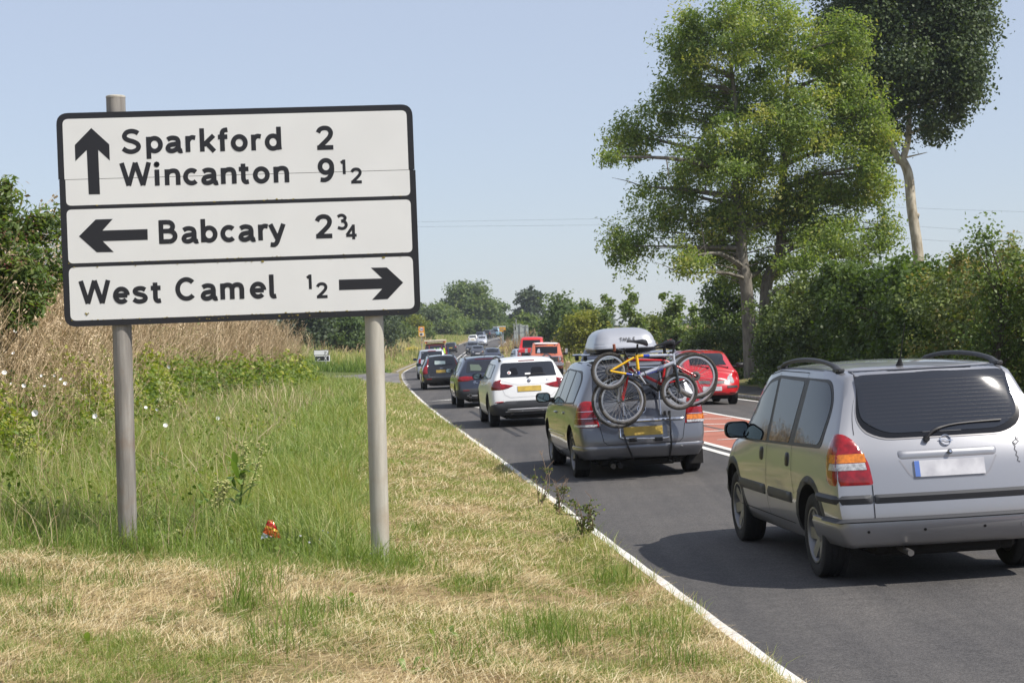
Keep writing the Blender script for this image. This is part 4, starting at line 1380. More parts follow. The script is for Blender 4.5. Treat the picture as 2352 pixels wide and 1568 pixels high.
b.write("model_lettering", "1.9 CDTI", 'B', .34, .744, .022, M_SEAM, off=.02)
fg = rpoly([(3.30, .955, 0), (2.25, .975, 0), (2.25, 1.42, 0), (2.62, 1.38, 0), (3.0, 1.24, 0)], [.02, .02, .03, .1, .12], 4)
rg2 = rpoly([(2.17, .98, 0), (1.42, .995, 0), (1.38, 1.42, 0), (2.17, 1.435, 0)], .025, 3)
qg2 = rpoly([(1.30, 1.0, 0), (.62, 1.02, 0), (.66, 1.30, 0), (.86, 1.40, 0), (1.27, 1.425, 0)], [.02, .05, .1, .08, .02], 4)
dl2 = rpoly([(3.5, .93, 0), (.58, .995, 0), (.60, 1.30, 0), (.82, 1.435, 0), (2.25, 1.455, 0), (2.68, 1.40, 0), (3.08, 1.26, 0)], [.02, .05, .1, .1, .1, .1, .1], 4)
b.drape("window_surround", 'L', [(v.x, v.y) for v in dl2], M_BLK, .003, 0, .06, mirror=True)
for q_ in (fg, rg2, qg2): b.drape("side_window", 'L', [(v.x, v.y) for v in q_], M_GLASS, .005, 0, .05, mirror=True)
b.line("chrome_waistline", 'L', [(3.5, .925), (.58, .99)], .012, M_CHR, .006, mirror=True)
for pts in ([(3.50, .45), (3.55, .60), (3.5, .92)], [(2.20, .34), (2.20, .96)], [(1.25, .62), (1.36, .75), (1.36, .98)], [(3.30, .35), (1.30, .35)]):
    b.line("door_seam", 'L', pts, .006, M_SEAM, mirror=True)
b.drape("side_moulding", 'L', [(v.x, v.y) for v in rpoly([(1.36, .52, 0), (3.3, .515, 0), (3.3, .565, 0), (1.36, .575, 0)], .02, 3)], b.paint, .012, .02, .05, mirror=True)
b.handle(2.30, .84); b.handle(1.42, .855)
b.mirror(-1, 3.20, 1.0, reach=.06); b.mirror(1, 3.20, 1.0, reach=.06)
ws = rpoly([(-.66, 1.06, 0), (.66, 1.06, 0), (.52, 1.48, 0), (-.52, 1.48, 0)], .05, 3)
b.drape("windscreen", 'F', [(v.x, v.y) for v in ws], M_GLASS, .005, 0, .08)
for x in (-.42, -.32):
    mb = MB(); mb.tube([(x, .02, .17), (x, .3, .18)], .035, 12); mb.build("exhaust_pipe", M_UNDER, b.root)
for x in (-.83, .83):
    mb = MB(); mb.box((x * .93, .46, .22), (.2, .015, .2), bev=.005); mb.build("mud_flap", M_UNDER, b.root)
TB = G(1333, 1094, .02)
b.place(TB, R(5.2))

# ======== generic dressing for the rest
def rear_car(name, label, sp, pnt, f, lamp, win, plate=None, cat="car", rails=None, extra=None, blk=None, dloz=None, reach=.05, mirrors=True, group=None):
    c = Car(name, label, cat, sp, pnt, group)
    st_ = .07 if sp.get('lv', 3) >= 3 else .14
    c.drape("rear_window", 'B', win, M_GLASSB, .005, 0, st_)
    c.drape("tail_light", 'B', lamp, M_REDL, .014, .03, .05 if st_ < .1 else .1, mirror=True)
    if plate:
        c.plate('B', *plate)
    if blk is not None:
        c.drape("lower_bumper", 'B', blk, M_PLAS, .022, .03, .07)
    yb, yf = sp['roof'][3][0], sp['roof'][4][0]
    b0, b1 = sp.get('belt', (1, .92)); L = sp['L']; H = sp['H']
    bz = lambda y: b0 + (b1 - b0) * y / L + .02
    yq = sp.get('yq', .75); tz = H - .13
    d = rpoly([(yf - .22, bz(yf), 0), (yq, bz(yq), 0), (yq + .2, tz - .03, 0), (yb - .1, tz, 0)], [.03, .12, .1, .12], 4)
    c.drape("window_surround", 'L', [(v.x, v.y) for v in d], M_BLK, .003, 0, st_, mirror=True)
    ymid = sp.get('ymid', L * .49); yc = sp.get('yc', L * .30)
    for (y0, y1, y0t, y1t) in ((yq + .10, yc - .03, yq + .28, yc - .03), (yc + .03, ymid - .03, yc + .03, ymid - .03), (ymid + .03, yf - .35, ymid + .03, yb - .05)):
        if y1 - y0 < .15: continue
        o = rpoly([(y1, bz(y1) + .02, 0), (y0, bz(y0) + .02, 0), (y0t, tz - .04, 0), (y1t, tz - .03, 0)], .03, 3)
        c.drape("side_window", 'L', [(v.x, v.y) for v in o], M_GLASS, .005, 0, st_, mirror=True)
    if st_ < .1:
        for pts in ([(ymid, .33), (ymid, bz(ymid))], [(yc - .05, .6), (yc, .75), (yc, bz(yc))]):
            c.line("door_seam", 'L', pts, .007, M_SEAM, mirror=True)
        c.handle(ymid + .06, bz(ymid) - .13); c.handle(yc + .04, bz(yc) - .12)
    if mirrors:
        c.mirror(-1, yf - .45, bz(yf) + .05, reach=reach); c.mirror(1, yf - .45, bz(yf) + .05, reach=reach)
    if rails: c.rail(*rails)
    w2 = sp['W'] / 2
    o = rpoly([(-w2 * .72, b1 + .13, 0), (w2 * .72, b1 + .13, 0), (w2 * .58, H - .09, 0), (-w2 * .58, H - .09, 0)], .04, 3)
    c.drape("windscreen", 'F', [(v.x, v.y) for v in o], M_GLASS, .005, 0, .12)
    if extra: extra(c)
    return c

def mk(L, W, H, wb, ro, hatch=.42, hood=.95, mpv=0, **k):
    """proportions of a five-door hatchback or estate: wheelbase wb, rear overhang ro"""
    fa = ro + wb
    cow = fa + .12 + .18 * mpv; wt = cow - .78 - .1 * mpv
    d = dict(L=L, W=W, H=H, wheels=(ro, fa), clear=.2, zr=[.27, .42, .60, .82, hood + .05, H - .04], yr=[.09, .0, .03, .08, .14, hatch],
             roof=[(hatch + .35, H - .015), (ro + .75, H), (wt - .6, H), (wt, H - .06), (cow, hood + .05), ((cow + L) / 2 - .05, hood - .02), (L - .28, hood - .14), (L - .12, hood - .26)],
             belt=(hood + .06, hood - .02))
    d.update(k)
    return d

# ======== white SUV
zx = CX(1672, 405, 589)
spX = mk(4.454, 1.798, 1.53, 2.76, .85, hatch=.46, hood=1.0, Rw=.335, tw=.225, spokes=5, spw=.3, spt=.7, rimr=.68, clear=.22, wrow=[.88, .975, 1.0, .985, .94, .69], yq=.62, taprt=.86)
def x1_extra(c):
    c.drape("high_brake_light", 'B', [(-.19, 1.43), (.17, 1.43), (.17, 1.455), (-.19, 1.455)], M_DRED, .010, .01, .05)
    c.disc("badge", 'B', .003, 1.0, .04, M_CHR, .004, .008, ring=.006)
    c.disc("badge_face", 'B', .003, 1.0, .035, M_BLK, .004, .006)
    for s_ in (0, 1):
        co, n = c.hit('B', .003, 1.0)
        mb = MB(); rr_ = .024; a0 = 90 + 180 * s_
        mb.add([co + n * .012 + Vector((0, 0, 0))] + [co + n * .012 + Vector((rr_ * math.cos(R(a0 + t)), 0, rr_ * math.sin(R(a0 + t)))) for t in range(0, 91, 15)], [list(range(8))])
        mb.build("badge_quarter", M_BLUEB, c.root)
        a0 += 90; mb = MB()
        mb.add([co + n * .012] + [co + n * .012 + Vector((rr_ * math.cos(R(a0 + t)), 0, rr_ * math.sin(R(a0 + t)))) for t in range(0, 91, 15)], [list(range(8))])
        mb.build("badge_quarter", M_WHT, c.root)
    c.write("model_lettering", "X1", 'B', .38, .985, .042, M_CHR, off=.008, gap=1.3)
    c.disc("round_sticker", 'B', *zx((1425, 803))[0], .042, M_WHT, .008, .002); c.disc("sticker_leaf", 'B', *zx((1425, 803))[0], .02, M_RED_P, .011, .002)
    c.drape("paper_label", 'B', zx((1630, 808), (1700, 805), (1700, 824), (1630, 827)), M_WHT, .009, 0, .1)
    c.wiper('B', zx((1668, 855), (1700, 832), (1800, 822), (1900, 820)))
    c.drape("skid_insert", 'B', zx((1330, 1325), (1352, 1275), (1405, 1252), (1980, 1225), (2030, 1250), (1925, 1300), (1560, 1305)), mat("silver_trim", (.42, .42, .43), .4, metal=.5), .034, .02, .05)
    c.drape("reflector", 'B', zx((1228, 1190), (1235, 1172), (1330, 1166), (1318, 1184)), M_REDL, .02, .006, .05, mirror=True)
    c.line("tailgate_edge", 'B', zx((1325, 1020), (1350, 1085), (1420, 1120), (1960, 1098), (2010, 1050)), .008, mat("painted_crease_grey", (.45, .45, .46), .6))  # grey lines paint the shade along the tailgate creases
    c.line("tailgate_edge", 'B', zx((1320, 905), (1440, 940), (1520, 955), (1900, 942), (2010, 900)), .006, MATS["painted_crease_grey"])
    mb = MB(); co = c.hit('B', -.41, .32)[0]
    mb.tube([co + Vector((0, -.045, 0)), co + Vector((0, .1, 0))], .045, 14); mb.build("exhaust_pipe", M_UNDER, c.root)
    for u in (-.18, .27): c.disc("parking_sensor", 'B', u, .36, .012, M_WHT, .036, .003)
    c.drape("smoked_lamp_block", 'B', [(-.93, .82), (-.625, .82), (-.625, .90), (-.62, 1.02), (-.80, 1.03), (-.93, .95)], M_DRED, .017, .01, .05, mirror=True)
    # dark shapes of seats behind the glass
    for u, w_ in ((-.32, .1), (.2, .15)):
        c.drape("seat_outline", 'B', [(v.x, v.y) for v in rpoly([(u - w_, 1.13, 0), (u + w_, 1.13, 0), (u + w_ * .8, 1.29, 0), (u - w_ * .8, 1.29, 0)], .05, 3)], M_CERAM, .006, 0, .07)
    for yy in c.wy: arch(c, yy, c.Rw + .055, c.Rw + .10, M_PLAS, .010)
M_RED_P = mat("red_print", (.5, .02, .02), .5)
lampX = zx((1223, 1018), (1325, 1019), (1400, 1000), (1472, 964), (1380, 948), (1310, 940), (1304, 886), (1250, 915))
# dark outer blocks are added by the extra dressing
lampX = [(x - (.14 if px < -.66 else 0), z) for (x, z), px in zip(lampX, [p[0] for p in lampX])]
winX = [(v.x, v.y) for v in rpoly([(-.655, 1.09, 0), (.655, 1.09, 0), (.565, 1.405, 0), (-.565, 1.405, 0)], [.03, .03, .06, .06], 3)]
blkX = [(v.x, v.y) for v in rpoly([(-1.35, .25, 0), (1.35, .25, 0), (1.2, .46, 0), (.85, .50, 0), (.60, .575, 0), (-.52, .575, 0), (-.85, .50, 0), (-1.2, .46, 0)], .03, 3)]
cX = rear_car("compact_suv", "white compact SUV with black lower bumper, in front of the car with bicycles", spX, P_WHITE, zx, lampX, winX,
              plate=(.0, .83, M_PLY), rails=(.58, .65, 2.4, .05, .018), extra=x1_extra, blk=blkX)
cX.place(G(1134, 979, .02), head_at(45))

# ======== navy estate
zd = CX(1105, 425, 438)
spD = mk(4.72, 1.84, 1.49, 2.805, .97, hatch=.62, hood=.97, Rw=.34, tw=.225, rimr=.68, wrow=[.88, .975, 1.0, .985, .94, .68], yq=.7, tapr=.9, taprt=.85)
def d_extra(c):
    c.write("model_lettering", "A4", 'B', -.40, .735, .045, M_CHR, off=.008)
    c.write("model_lettering", "ALLROAD", 'B', -.40, .70, .022, M_CHR, off=.008, gap=1.05)
    for k_ in range(4): c.disc("badge_ring", 'B', -.06 + k_ * .04, .95, .028, M_CHR, .004, .005, ring=.006)
    c.drape("high_brake_light", 'B', [(-.3, 1.39), (.3, 1.39), (.3, 1.405), (-.3, 1.405)], M_DRED, .012, 0, .1)
    c.drape("skid_insert", 'B', [(v.x, v.y) for v in rpoly([(-.62, .30, 0), (.62, .30, 0), (.66, .42, 0), (-.66, .42, 0)], .05, 3)], mat("silver_trim", (.42, .42, .43), .4, metal=.5), .03, .03, .06)
    c.drape("reflector", 'B', [(-.70, .50), (-.52, .50), (-.54, .52), (-.70, .52)], M_REDL, .03, 0, .08, mirror=True)
    for u in (-.51, .51):
        co = c.hit('B', u, .35)[0]; mb = MB(); mb.tube([co + Vector((0, -.05, 0)), co + Vector((0, .1, 0))], .055, 14); e_ = mb.build("exhaust_pipe", M_CHR, c.root)
        mb = MB(); mb.tube([co + Vector((0, -.053, 0)), co + Vector((0, -.03, 0))], .042, 14); mb.build("pipe_mouth", M_UNDER, e_)
    co, n = c.hit('T', 0, .75); mb = MB(); mb.poly([(-.006, 0), (.006, 0), (.004, .06), (-.004, .06)], .09); mb.v = [tuple(co + Vector(v)) for v in mb.v]; mb.build("fin_aerial", M_BLK, c.root)
    c.drape("painted_bright_patch", 'B', [(-.46, 1.08), (-.16, 1.06), (-.13, 1.14), (-.2, 1.24), (-.46, 1.26)], mat("painted_see_through", (.10, .13, .10), .3), .0065, 0, .07)  # lighter colour painted on the opaque pane imitates daylight through the car
lampD = [(v.x, v.y) for v in rpoly([(-.98, .78, 0), (-.60, .775, 0), (-.31, .83, 0), (-.36, .90, 0), (-.60, .925, 0), (-.98, .91, 0)], .03, 3)]
winD = [(v.x, v.y) for v in rpoly([(-.60, 1.02, 0), (.60, 1.02, 0), (.52, 1.35, 0), (-.52, 1.35, 0)], .05, 3)]
cD = rear_car("estate_car", "black and navy estate with a lit silver exhaust, ahead of the white SUV", spD, P_NAVY, zd, lampD, winD,
              plate=(0.05, .70, M_PLY), rails=(.57, .8, 2.9, .05, .017, M_RIM), extra=d_extra,
              blk=[(v.x, v.y) for v in rpoly([(-1.35, .22, 0), (1.35, .22, 0), (1.3, .50, 0), (.75, .56, 0), (-.75, .56, 0), (-1.3, .50, 0)], .03, 3)])
MATS["dk"] = M_PLAS
cD.place(G(1056, 935, .02), head_at(58))

# ======== black estate with sunshade
spV = mk(4.52, 1.77, 1.45, 2.64, .95, hatch=.5, hood=.95, Rw=.32, wrow=[.88, .975, 1.0, .985, .93, .67], yq=.62, tapr=.92, taprt=.86)
def v_extra(c):
    c.drape("sun_shade", 'B', [(v.x, v.y) for v in rpoly([(-.31, 1.05, 0), (.14, 1.05, 0), (.15, 1.18, 0), (-.30, 1.21, 0)], .03, 3)], mat("pale_green_shade", (.62, .72, .66), .6), .009, 0, .1)
    c.write("maker_lettering", "VOLVO", 'B', -.10, .875, .03, M_CHR, off=.008, gap=1.0)
    c.drape("reflector", 'B', [(-.66, .44), (-.46, .44), (-.46, .475), (-.66, .475)], M_REDL, .02, 0, .08, mirror=True)
    c.wiper('B', [(0, 1.0), (.05, 1.03), (.2, 1.035), (.42, 1.04)])
    c.line("panel_gap", 'B', [(-.57, .66), (-.57, .54), (.57, .54), (.57, .66)], .01, MATS["soft_crease_paint"])
    co, n = c.hit('T', 0, .7); mb = MB(); mb.poly([(-.006, 0), (.006, 0), (.004, .06), (-.004, .06)], .09); mb.v = [tuple(co + Vector(v)) for v in mb.v]; mb.build("fin_aerial", M_BLK, c.root)
lampV = [(v.x, v.y) for v in rpoly([(-.90, .66, 0), (-.62, .68, 0), (-.64, .92, 0), (-.60, 1.02, 0), (-.545, 1.30, 0), (-.62, 1.32, 0), (-.74, 1.0, 0), (-.93, .90, 0)], .02, 3)]
winV = [(v.x, v.y) for v in rpoly([(-.54, .98, 0), (.54, .98, 0), (.48, 1.31, 0), (-.48, 1.31, 0)], .05, 3)]
cV = rear_car("estate_car", "black estate with tall red tail lights and a pale sunshade in its rear window", spV, P_BLACK, None, lampV, winV,
              plate=(0, .76, M_PLY), rails=(.53, .7, 2.7, .05, .017, M_RIM), extra=v_extra)
cV.place(G(975.5, 894.5, .02), head_at(83))

# ======== pale silver people carrier behind it
spP = mk(4.3, 1.75, 1.66, 2.65, .75, hatch=.4, hood=1.02, mpv=1, Rw=.32, lv=2, yq=.6)
def p_extra(c):
    c.drape("high_brake_light", 'B', [(-.22, 1.54), (.22, 1.54), (.22, 1.57), (-.22, 1.57)], M_REDL, .012, 0, .1)
cP = rear_car("people_carrier", "pale silver people carrier, half hidden by the black estate with the sunshade", spP, P_PALE, None,
              [(v.x, v.y) for v in rpoly([(-.90, .84, 0), (-.66, .84, 0), (-.64, 1.15, 0), (-.86, 1.15, 0)], .03, 3)],
              [(v.x, v.y) for v in rpoly([(-.68, 1.1, 0), (.68, 1.1, 0), (.62, 1.54, 0), (-.62, 1.54, 0)], .06, 3)], plate=(0, .78, M_PLY), extra=p_extra)
cP.place(G(963.5, 871.5, .02), head_at(106))
# ======== things carried by the grey people carrier
MB_ = b.root.matrix_basis.copy()
def zp(px, py, y=0.0):           # photo crop position -> the tailgate plane of that car
    return Vector(((px - 958) / 710, y, 1.85 - (py - 226 + .028 * (px - 958)) / 710))
class Rig:
    """a thing built in the car's own axes and then set down at its own base point"""
    def __init__(s, name, label, cat, base, group=None):
        s.base = Vector(base)
        s.root = empty(name); tag(s.root, label, cat, group)
        s.root.matrix_world = MB_ @ Matrix.Translation(s.base)
    def put(s, mb, name, m, parent=None, label=None):
        mb.v = [tuple(Vector(v) - s.base) for v in mb.v]
        o = mb.build(name, m, parent or s.root)
        if label: o['label'] = label
        return o
M_SPOKE = mat("spoke_steel", (.50, .49, .46), .35, metal=.9)
M_BTYRE = mat("dusty_bicycle_tyre", (.085, .078, .068), .9, var=.5, vscale=30)
M_BRIM = mat("bicycle_rim", (.62, .63, .65), .3, metal=.85)
M_YEL = mat("yellow_enamel", (.86, .50, .01), .25, coat=.6)
M_BLU = mat("blue_enamel", (.03, .07, .42), .25, coat=.6)
M_SIL = mat("silver_enamel", (.50, .53, .60), .28, coat=.5, metal=.3)
M_REDE = mat("red_enamel", (.55, .01, .015), .25, coat=.6)
M_SADR = mat("red_saddle_cover", (.45, .02, .02), .5)
M_FORK = mat("dark_fork", (.02, .03, .045), .3, coat=.5)
M_GRIP = mat("brown_grip", (.30, .10, .06), .6)
M_GREYM = mat("dull_steel", (.18, .17, .16), .5, metal=.7)
def bwheel(rig, c, r, fat, ns=24, cassette=False, knob=False):
    t = MB(); n = 48; prof = [(fat * math.sin(2 * math.pi * k / 8), r - fat + fat * math.cos(2 * math.pi * k / 8)) for k in range(8)]
    t.lathe(prof, n, 'y', c, closed=True)
    w = rig.put(t, "bicycle_wheel", M_BTYRE)
    if knob:
        kb = MB()
        for k in range(64):
            a = 2 * math.pi * k / 64
            for dy, rr in ((-.012, r - .004), (.012, r - .004), (-.022, r - .014), (.022, r - .014)):
                p = c + Vector((rr * math.cos(a), dy, rr * math.sin(a)))
                kb.box(p, (.012, .009, .007), Matrix.Rotation(-a + math.pi / 2, 3, 'Y'))
        rig.put(kb, "tread_knobs", M_BTYRE, w)['kind'] = 'stuff'
        rig_fix(w, rig)
    q = MB(); ri = r - fat * 2
    q.lathe([(-.011, ri + .004), (-.012, ri - .016), (0, ri - .022), (.012, ri - .016), (.011, ri + .004)], n, 'y', c)
    rm = rig.put(q, "rim", M_BRIM, w)
    s_ = MB()
    for k in range(ns):
        a = 2 * math.pi * k / ns; a2 = a + (.45 if k % 2 else -.45); sy = .022 if (k // 2) % 2 else -.022
        p0 = c + Vector((.022 * math.cos(a2), sy, .022 * math.sin(a2))); p1 = c + Vector(((ri - .015) * math.cos(a), 0, (ri - .015) * math.sin(a)))
        s_.tube([p0, p1], .0019, 3, cap=False)
    rig.put(s_, "spokes", M_SPOKE, w)
    h = MB(); h.lathe([(-.05, .0001), (-.05, .008), (-.035, .010), (-.03, .024), (-.022, .012), (.022, .012), (.03, .024), (.035, .01), (.05, .008), (.05, .0001)], 14, 'y', c)
    if cassette:
        h.lathe([(-.045, .03), (-.043, .05), (-.025, .062), (-.02, .02)], 22, 'y', c)
    rig.put(h, "hub", M_GREYM, w)
    return w
def rig_fix(w, rig): pass
def saddle(rig, p, dirx, top, m=M_BLK, m2=None, tilt=0.0):
    mb = MB(); vs = []; segs = 9
    Lx = [(-.13, .075, .0, .07), (-.11, .085, .01, .08), (-.06, .08, .015, .07), (0, .05, .01, .05), (.05, .026, .006, .03), (.10, .02, .004, .026), (.14, .014, -.004, .018)]
    for x, hw_, dz, th in Lx:
        for k in range(segs):
            a = math.pi * 2 * k / segs
            z = (th / 2) * math.sin(a)
            vs.append(p + Matrix.Rotation(tilt, 3, 'Y') @ Vector((dirx * x, hw_ * math.cos(a), dz + z - abs(math.cos(a)) ** 2 * .012)))
    n = len(Lx)
    fs = [(i * segs + k, i * segs + (k + 1) % segs, (i + 1) * segs + (k + 1) % segs, (i + 1) * segs + k) for i in range(n - 1) for k in range(segs)]
    fs += [list(range(segs)), list(range((n - 1) * segs, n * segs))]
    mb.add(vs, fs, 0, True)
    o = rig.put(mb, "saddle", m)
    if m2:
        mb = MB(); mb.tube([p + Vector((-dirx * .12, 0, .022)), p + Vector((-dirx * .03, 0, .03))], [.032, .026], 8)
        rig.put(mb, "saddle_cover", m2, o)
    mb = MB(); mb.tube([p + Vector((0, 0, -.02)), top], .0135, 10); rig.put(mb, "seat_post", M_BLK)
def crank(rig, p, r, arm, y):
    mb = MB(); c = p + Vector((0, y, 0))
    mb.lathe([(-.004, r), (-.004, r - .012), (.004, r - .012), (.004, r)], 28, 'y', c, closed=True)
    for k in range(5):
        a = k * 2 * math.pi / 5
        mb.tube([c, c + Vector(((r - .01) * math.cos(a), 0, (r - .01) * math.sin(a)))], .005, 4)
    rig.put(mb, "chainring", M_BLK)
    mb = MB(); e = c + Vector((arm[0], -.02, arm[1])); mb.tube([c + Vector((0, -.015, 0)), e], [.015, .010], 6)
    mb.tube([c + Vector((0, .1, 0)), c + Vector((-arm[0], .12, -arm[1]))], [.014, .01], 6)
    rig.put(mb, "crank_arm", M_BRIM)
    mb = MB(); mb.box(e + Vector((0, -.05, 0)), (.085, .07, .025), bev=.006); mb.box(c + Vector((-arm[0], .17, -arm[1])), (.085, .07, .025), bev=.006)
    rig.put(mb, "pedal", M_BLK)
def tubes(rig, name, segs, r, parent=None):
    """segs: list of (points, material)"""
    outs = []
    for pts, m in segs:
        mb = MB(); mb.tube(pts, r, 10); outs.append(rig.put(mb, name, m, parent)); parent = parent or outs[0]
    return outs

def lerp(a_, b_, t_): return a_.lerp(b_, t_)
# --- small yellow mountain bike, outermost
y1 = -.56
r1 = Rig("bicycle", "small yellow and silver mountain bike, outermost on the tailgate carrier", "bicycle", zp(878, 575, y1), "bicycles on the tailgate carrier")
RA, FA = zp(610, 525, y1), zp(1245, 725, y1)
bwheel(r1, RA, .245, .025, 20, True, True); bwheel(r1, FA, .245, .025, 20, False, True)
BB, ST_, HT, HB = zp(878, 575, y1), zp(866, 392, y1), zp(1205, 392, y1), zp(1213, 475, y1)
tubes(r1, "frame_tube", [([BB, lerp(BB, ST_, .25)], M_BLU), ([lerp(BB, ST_, .25), ST_ + Vector((0, 0, .01))], M_YEL)], .021)
tubes(r1, "frame_tube", [([ST_, lerp(ST_, HT, .18)], M_YEL), ([lerp(ST_, HT, .18), lerp(ST_, HT, .35)], M_BLU), ([lerp(ST_, HT, .35), lerp(ST_, HT, .7)], M_SIL), ([lerp(ST_, HT, .7), HT], M_SIL)], .021)
tubes(r1, "frame_tube", [([BB, HB + Vector((-.01, 0, .02))], M_SIL)], .027)
for sy in (-.035, .035):
    d_ = Vector((0, sy, 0))
    tubes(r1, "frame_tube", [([RA + d_, lerp(RA, ST_, .9) + d_ * .5], M_YEL)], .014)
    tubes(r1, "frame_tube", [([RA + d_, lerp(RA, BB, .55) + d_], M_YEL), ([lerp(RA, BB, .55) + d_, lerp(RA, BB, .75) + d_ * .8], M_BLU), ([lerp(RA, BB, .75) + d_ * .8, BB + d_ * .4], M_SIL)], .014)
tubes(r1, "head_tube", [([HT + Vector((0, 0, .02)), HB - Vector((0, 0, .015))], M_SIL)], .021)
mb = MB()
for sy in (-.05, .05):
    mb.tube([HB + Vector((.0, sy, -.02)), lerp(HB, FA, .5) + Vector((0, sy, 0)), FA + Vector((0, sy, 0))], [.018, .018, .013], 10)
mb.box(HB + Vector((0, 0, -.02)), (.04, .14, .035), bev=.01)
r1.put(mb, "fork", M_FORK)
saddle(r1, zp(880, 268, y1), -1, ST_, tilt=R(10))
crank(r1, BB, .085, (.075, -.115), -.06)
st0 = HT + Vector((.0, 0, .03)); st1 = zp(1225, 300, y1)
mb = MB(); mb.tube([st0, st1], .015, 8); mb.tube([st1 + Vector((.02, -.16, .03)), st1 + Vector((0, -.05, .005)), st1, st1 + Vector((0, .05, .005)), st1 + Vector((.02, .16, .04))], .011, 8)
r1.put(mb, "handlebar", M_BLK)
for sy in (-1, 1):
    mb = MB(); mb.tube([st1 + Vector((.02, sy * .15, .035)), st1 + Vector((.035, sy * .27, .055))], .017, 8); r1.put(mb, "grip", M_BLK)
# lettering on the down tube
def tube_text(rig, text, p0, p1, hgt, m, y_off, name="frame_lettering"):
    d = (p1 - p0).normalized(); up_ = Vector((-d.z, 0, d.x))
    if up_.z < 0: up_ = -up_
    def T(x, y, lift): return (p0 + d * x + up_ * y + Vector((0, -y_off - lift, 0))) - rig.base
    x = 0; it = []
    for ch in text:
        it.append((ch, x, -hgt / 2, hgt / 146)); x += hgt * .82
    return text_mesh(name, it, m, rig.root, T, 26)
tube_text(r1, "muddyfox", lerp(BB, HB, .22), HB, .034, M_BLU, .0245)
# --- red bicycle in the middle
y2 = -.42
r2 = Rig("bicycle", "red bicycle between the yellow and the black one, red and black saddle", "bicycle", zp(1110, 660, y2), "bicycles on the tailgate carrier")
FA, RA = zp(727, 800, y2), zp(1422, 590, y2)
bwheel(r2, FA, .315, .021, 28, False, False); bwheel(r2, RA, .300, .023, 28, True, True)
BB, ST_, HT, HB = zp(1110, 660, y2), zp(1148, 440, y2), zp(800, 425, y2), zp(788, 520, y2)
tubes(r2, "frame_tube", [([BB, ST_], M_REDE)], .0175); tubes(r2, "frame_tube", [([ST_, HT], M_REDE)], .015)
tubes(r2, "frame_tube", [([BB, HB + Vector((0, 0, .03))], M_REDE)], .02)
for sy in (-.035, .035):
    d_ = Vector((0, sy, 0)); tubes(r2, "frame_tube", [([RA + d_, BB + d_ * .4], M_REDE)], .010); tubes(r2, "frame_tube", [([RA + d_, ST_ + d_ * .4], M_REDE)], .012)
tubes(r2, "head_tube", [([HT + Vector((0, 0, .02)), HB], M_REDE)], .02)
mb = MB()
for sy in (-.05, .05): mb.tube([HB + Vector((0, sy, -.01)), lerp(HB, FA, .45) + Vector((.015, sy, 0)), FA + Vector((0, sy, 0))], [.017, .015, .011], 8)
mb.box(HB + Vector((0, 0, -.012)), (.035, .13, .03), bev=.008); r2.put(mb, "fork", M_REDE)
saddle(r2, zp(1150, 290, y2), -1, ST_, M_BLK, None, R(-8)); 
mb = MB(); mb.tube([zp(1185, 275, y2), zp(1222, 262, y2)], [.035, .028], 10); r2.put(mb, "saddle_cover", M_SADR)
crank(r2, BB, .09, (.02, -.16), -.05)
hb = zp(770, 350, y2); mb = MB(); mb.tube([HT, hb], .014, 8); mb.tube([hb + Vector((-.03, -.2, .03)), hb, hb + Vector((-.03, .22, .03))], .011, 8); r2.put(mb, "handlebar", M_BLK)
mb = MB(); mb.tube([hb + Vector((-.03, -.18, .03)), hb + Vector((-.05, -.28, .035))], .017, 8); r2.put(mb, "grip", M_BLK)
# --- black hybrid, innermost
y3 = -.28
r3 = Rig("bicycle", "black bicycle with full mudguards, innermost on the tailgate carrier", "bicycle", zp(1090, 700, y3), "bicycles on the tailgate carrier")
FA, RA = zp(702, 812, y3), zp(1392, 622, y3)
bwheel(r3, FA, .352, .019, 28); bwheel(r3, RA, .362, .019, 28, True)
BB, ST_, HT, HB = zp(1085, 720, y3), zp(1160, 420, y3), zp(800, 385, y3), zp(770, 500, y3)
for A1, B1 in ((BB, ST_), (ST_, HT), (BB, HB)): tubes(r3, "frame_tube", [([A1, B1], M_BLK)], .02)
for sy in (-.035, .035):
    d_ = Vector((0, sy, 0)); tubes(r3, "frame_tube", [([RA + d_, BB + d_ * .4], M_BLK)], .010); tubes(r3, "frame_tube", [([RA + d_, ST_ + d_ * .4], M_BLK)], .010)
tubes(r3, "head_tube", [([HT + Vector((0, 0, .02)), HB], M_BLK)], .02)
mb = MB()
for sy in (-.05, .05): mb.tube([HB + Vector((0, sy, -.01)), FA + Vector((0, sy, 0))], [.016, .011], 8)
r3.put(mb, "fork", M_SIL)
saddle(r3, zp(1150, 322, y3 - .04), -1, ST_, M_BLK, None, R(-4))
hb = zp(690, 330, y3); mb = MB(); mb.tube([HT, hb + Vector((.05, 0, 0))], .014, 8); mb.tube([hb + Vector((0, -.25, .0)), hb + Vector((.05, 0, 0)), hb + Vector((0, .25, .0))], .011, 8); r3.put(mb, "handlebar", M_BLK)
mb = MB(); mb.tube([zp(672, 345, y3 - .2), zp(668, 280, y3 - .22)], .02, 10); r3.put(mb, "grip", M_GRIP)
for c_, r_, a0, a1 in ((RA, .385, 60, 178), (FA, .372, 150, 60)):
    pts = [c_ + Vector((r_ * math.cos(R(t)), 0, r_ * math.sin(R(t)))) for t in np.linspace(a0, a1, 14)]
    vs = []
    for p in pts: vs += [p + Vector((0, -.028, 0)), p + Vector((0, .028, 0)), p + (p - c_).normalized() * .008]
    fs = [(3 * i, 3 * i + 2, 3 * i + 5, 3 * i + 3) for i in range(13)] + [(3 * i + 2, 3 * i + 1, 3 * i + 4, 3 * i + 5) for i in range(13)]
    mb = MB(); mb.add(vs, fs, 0, True); r3.put(mb, "mudguard", M_BLK)
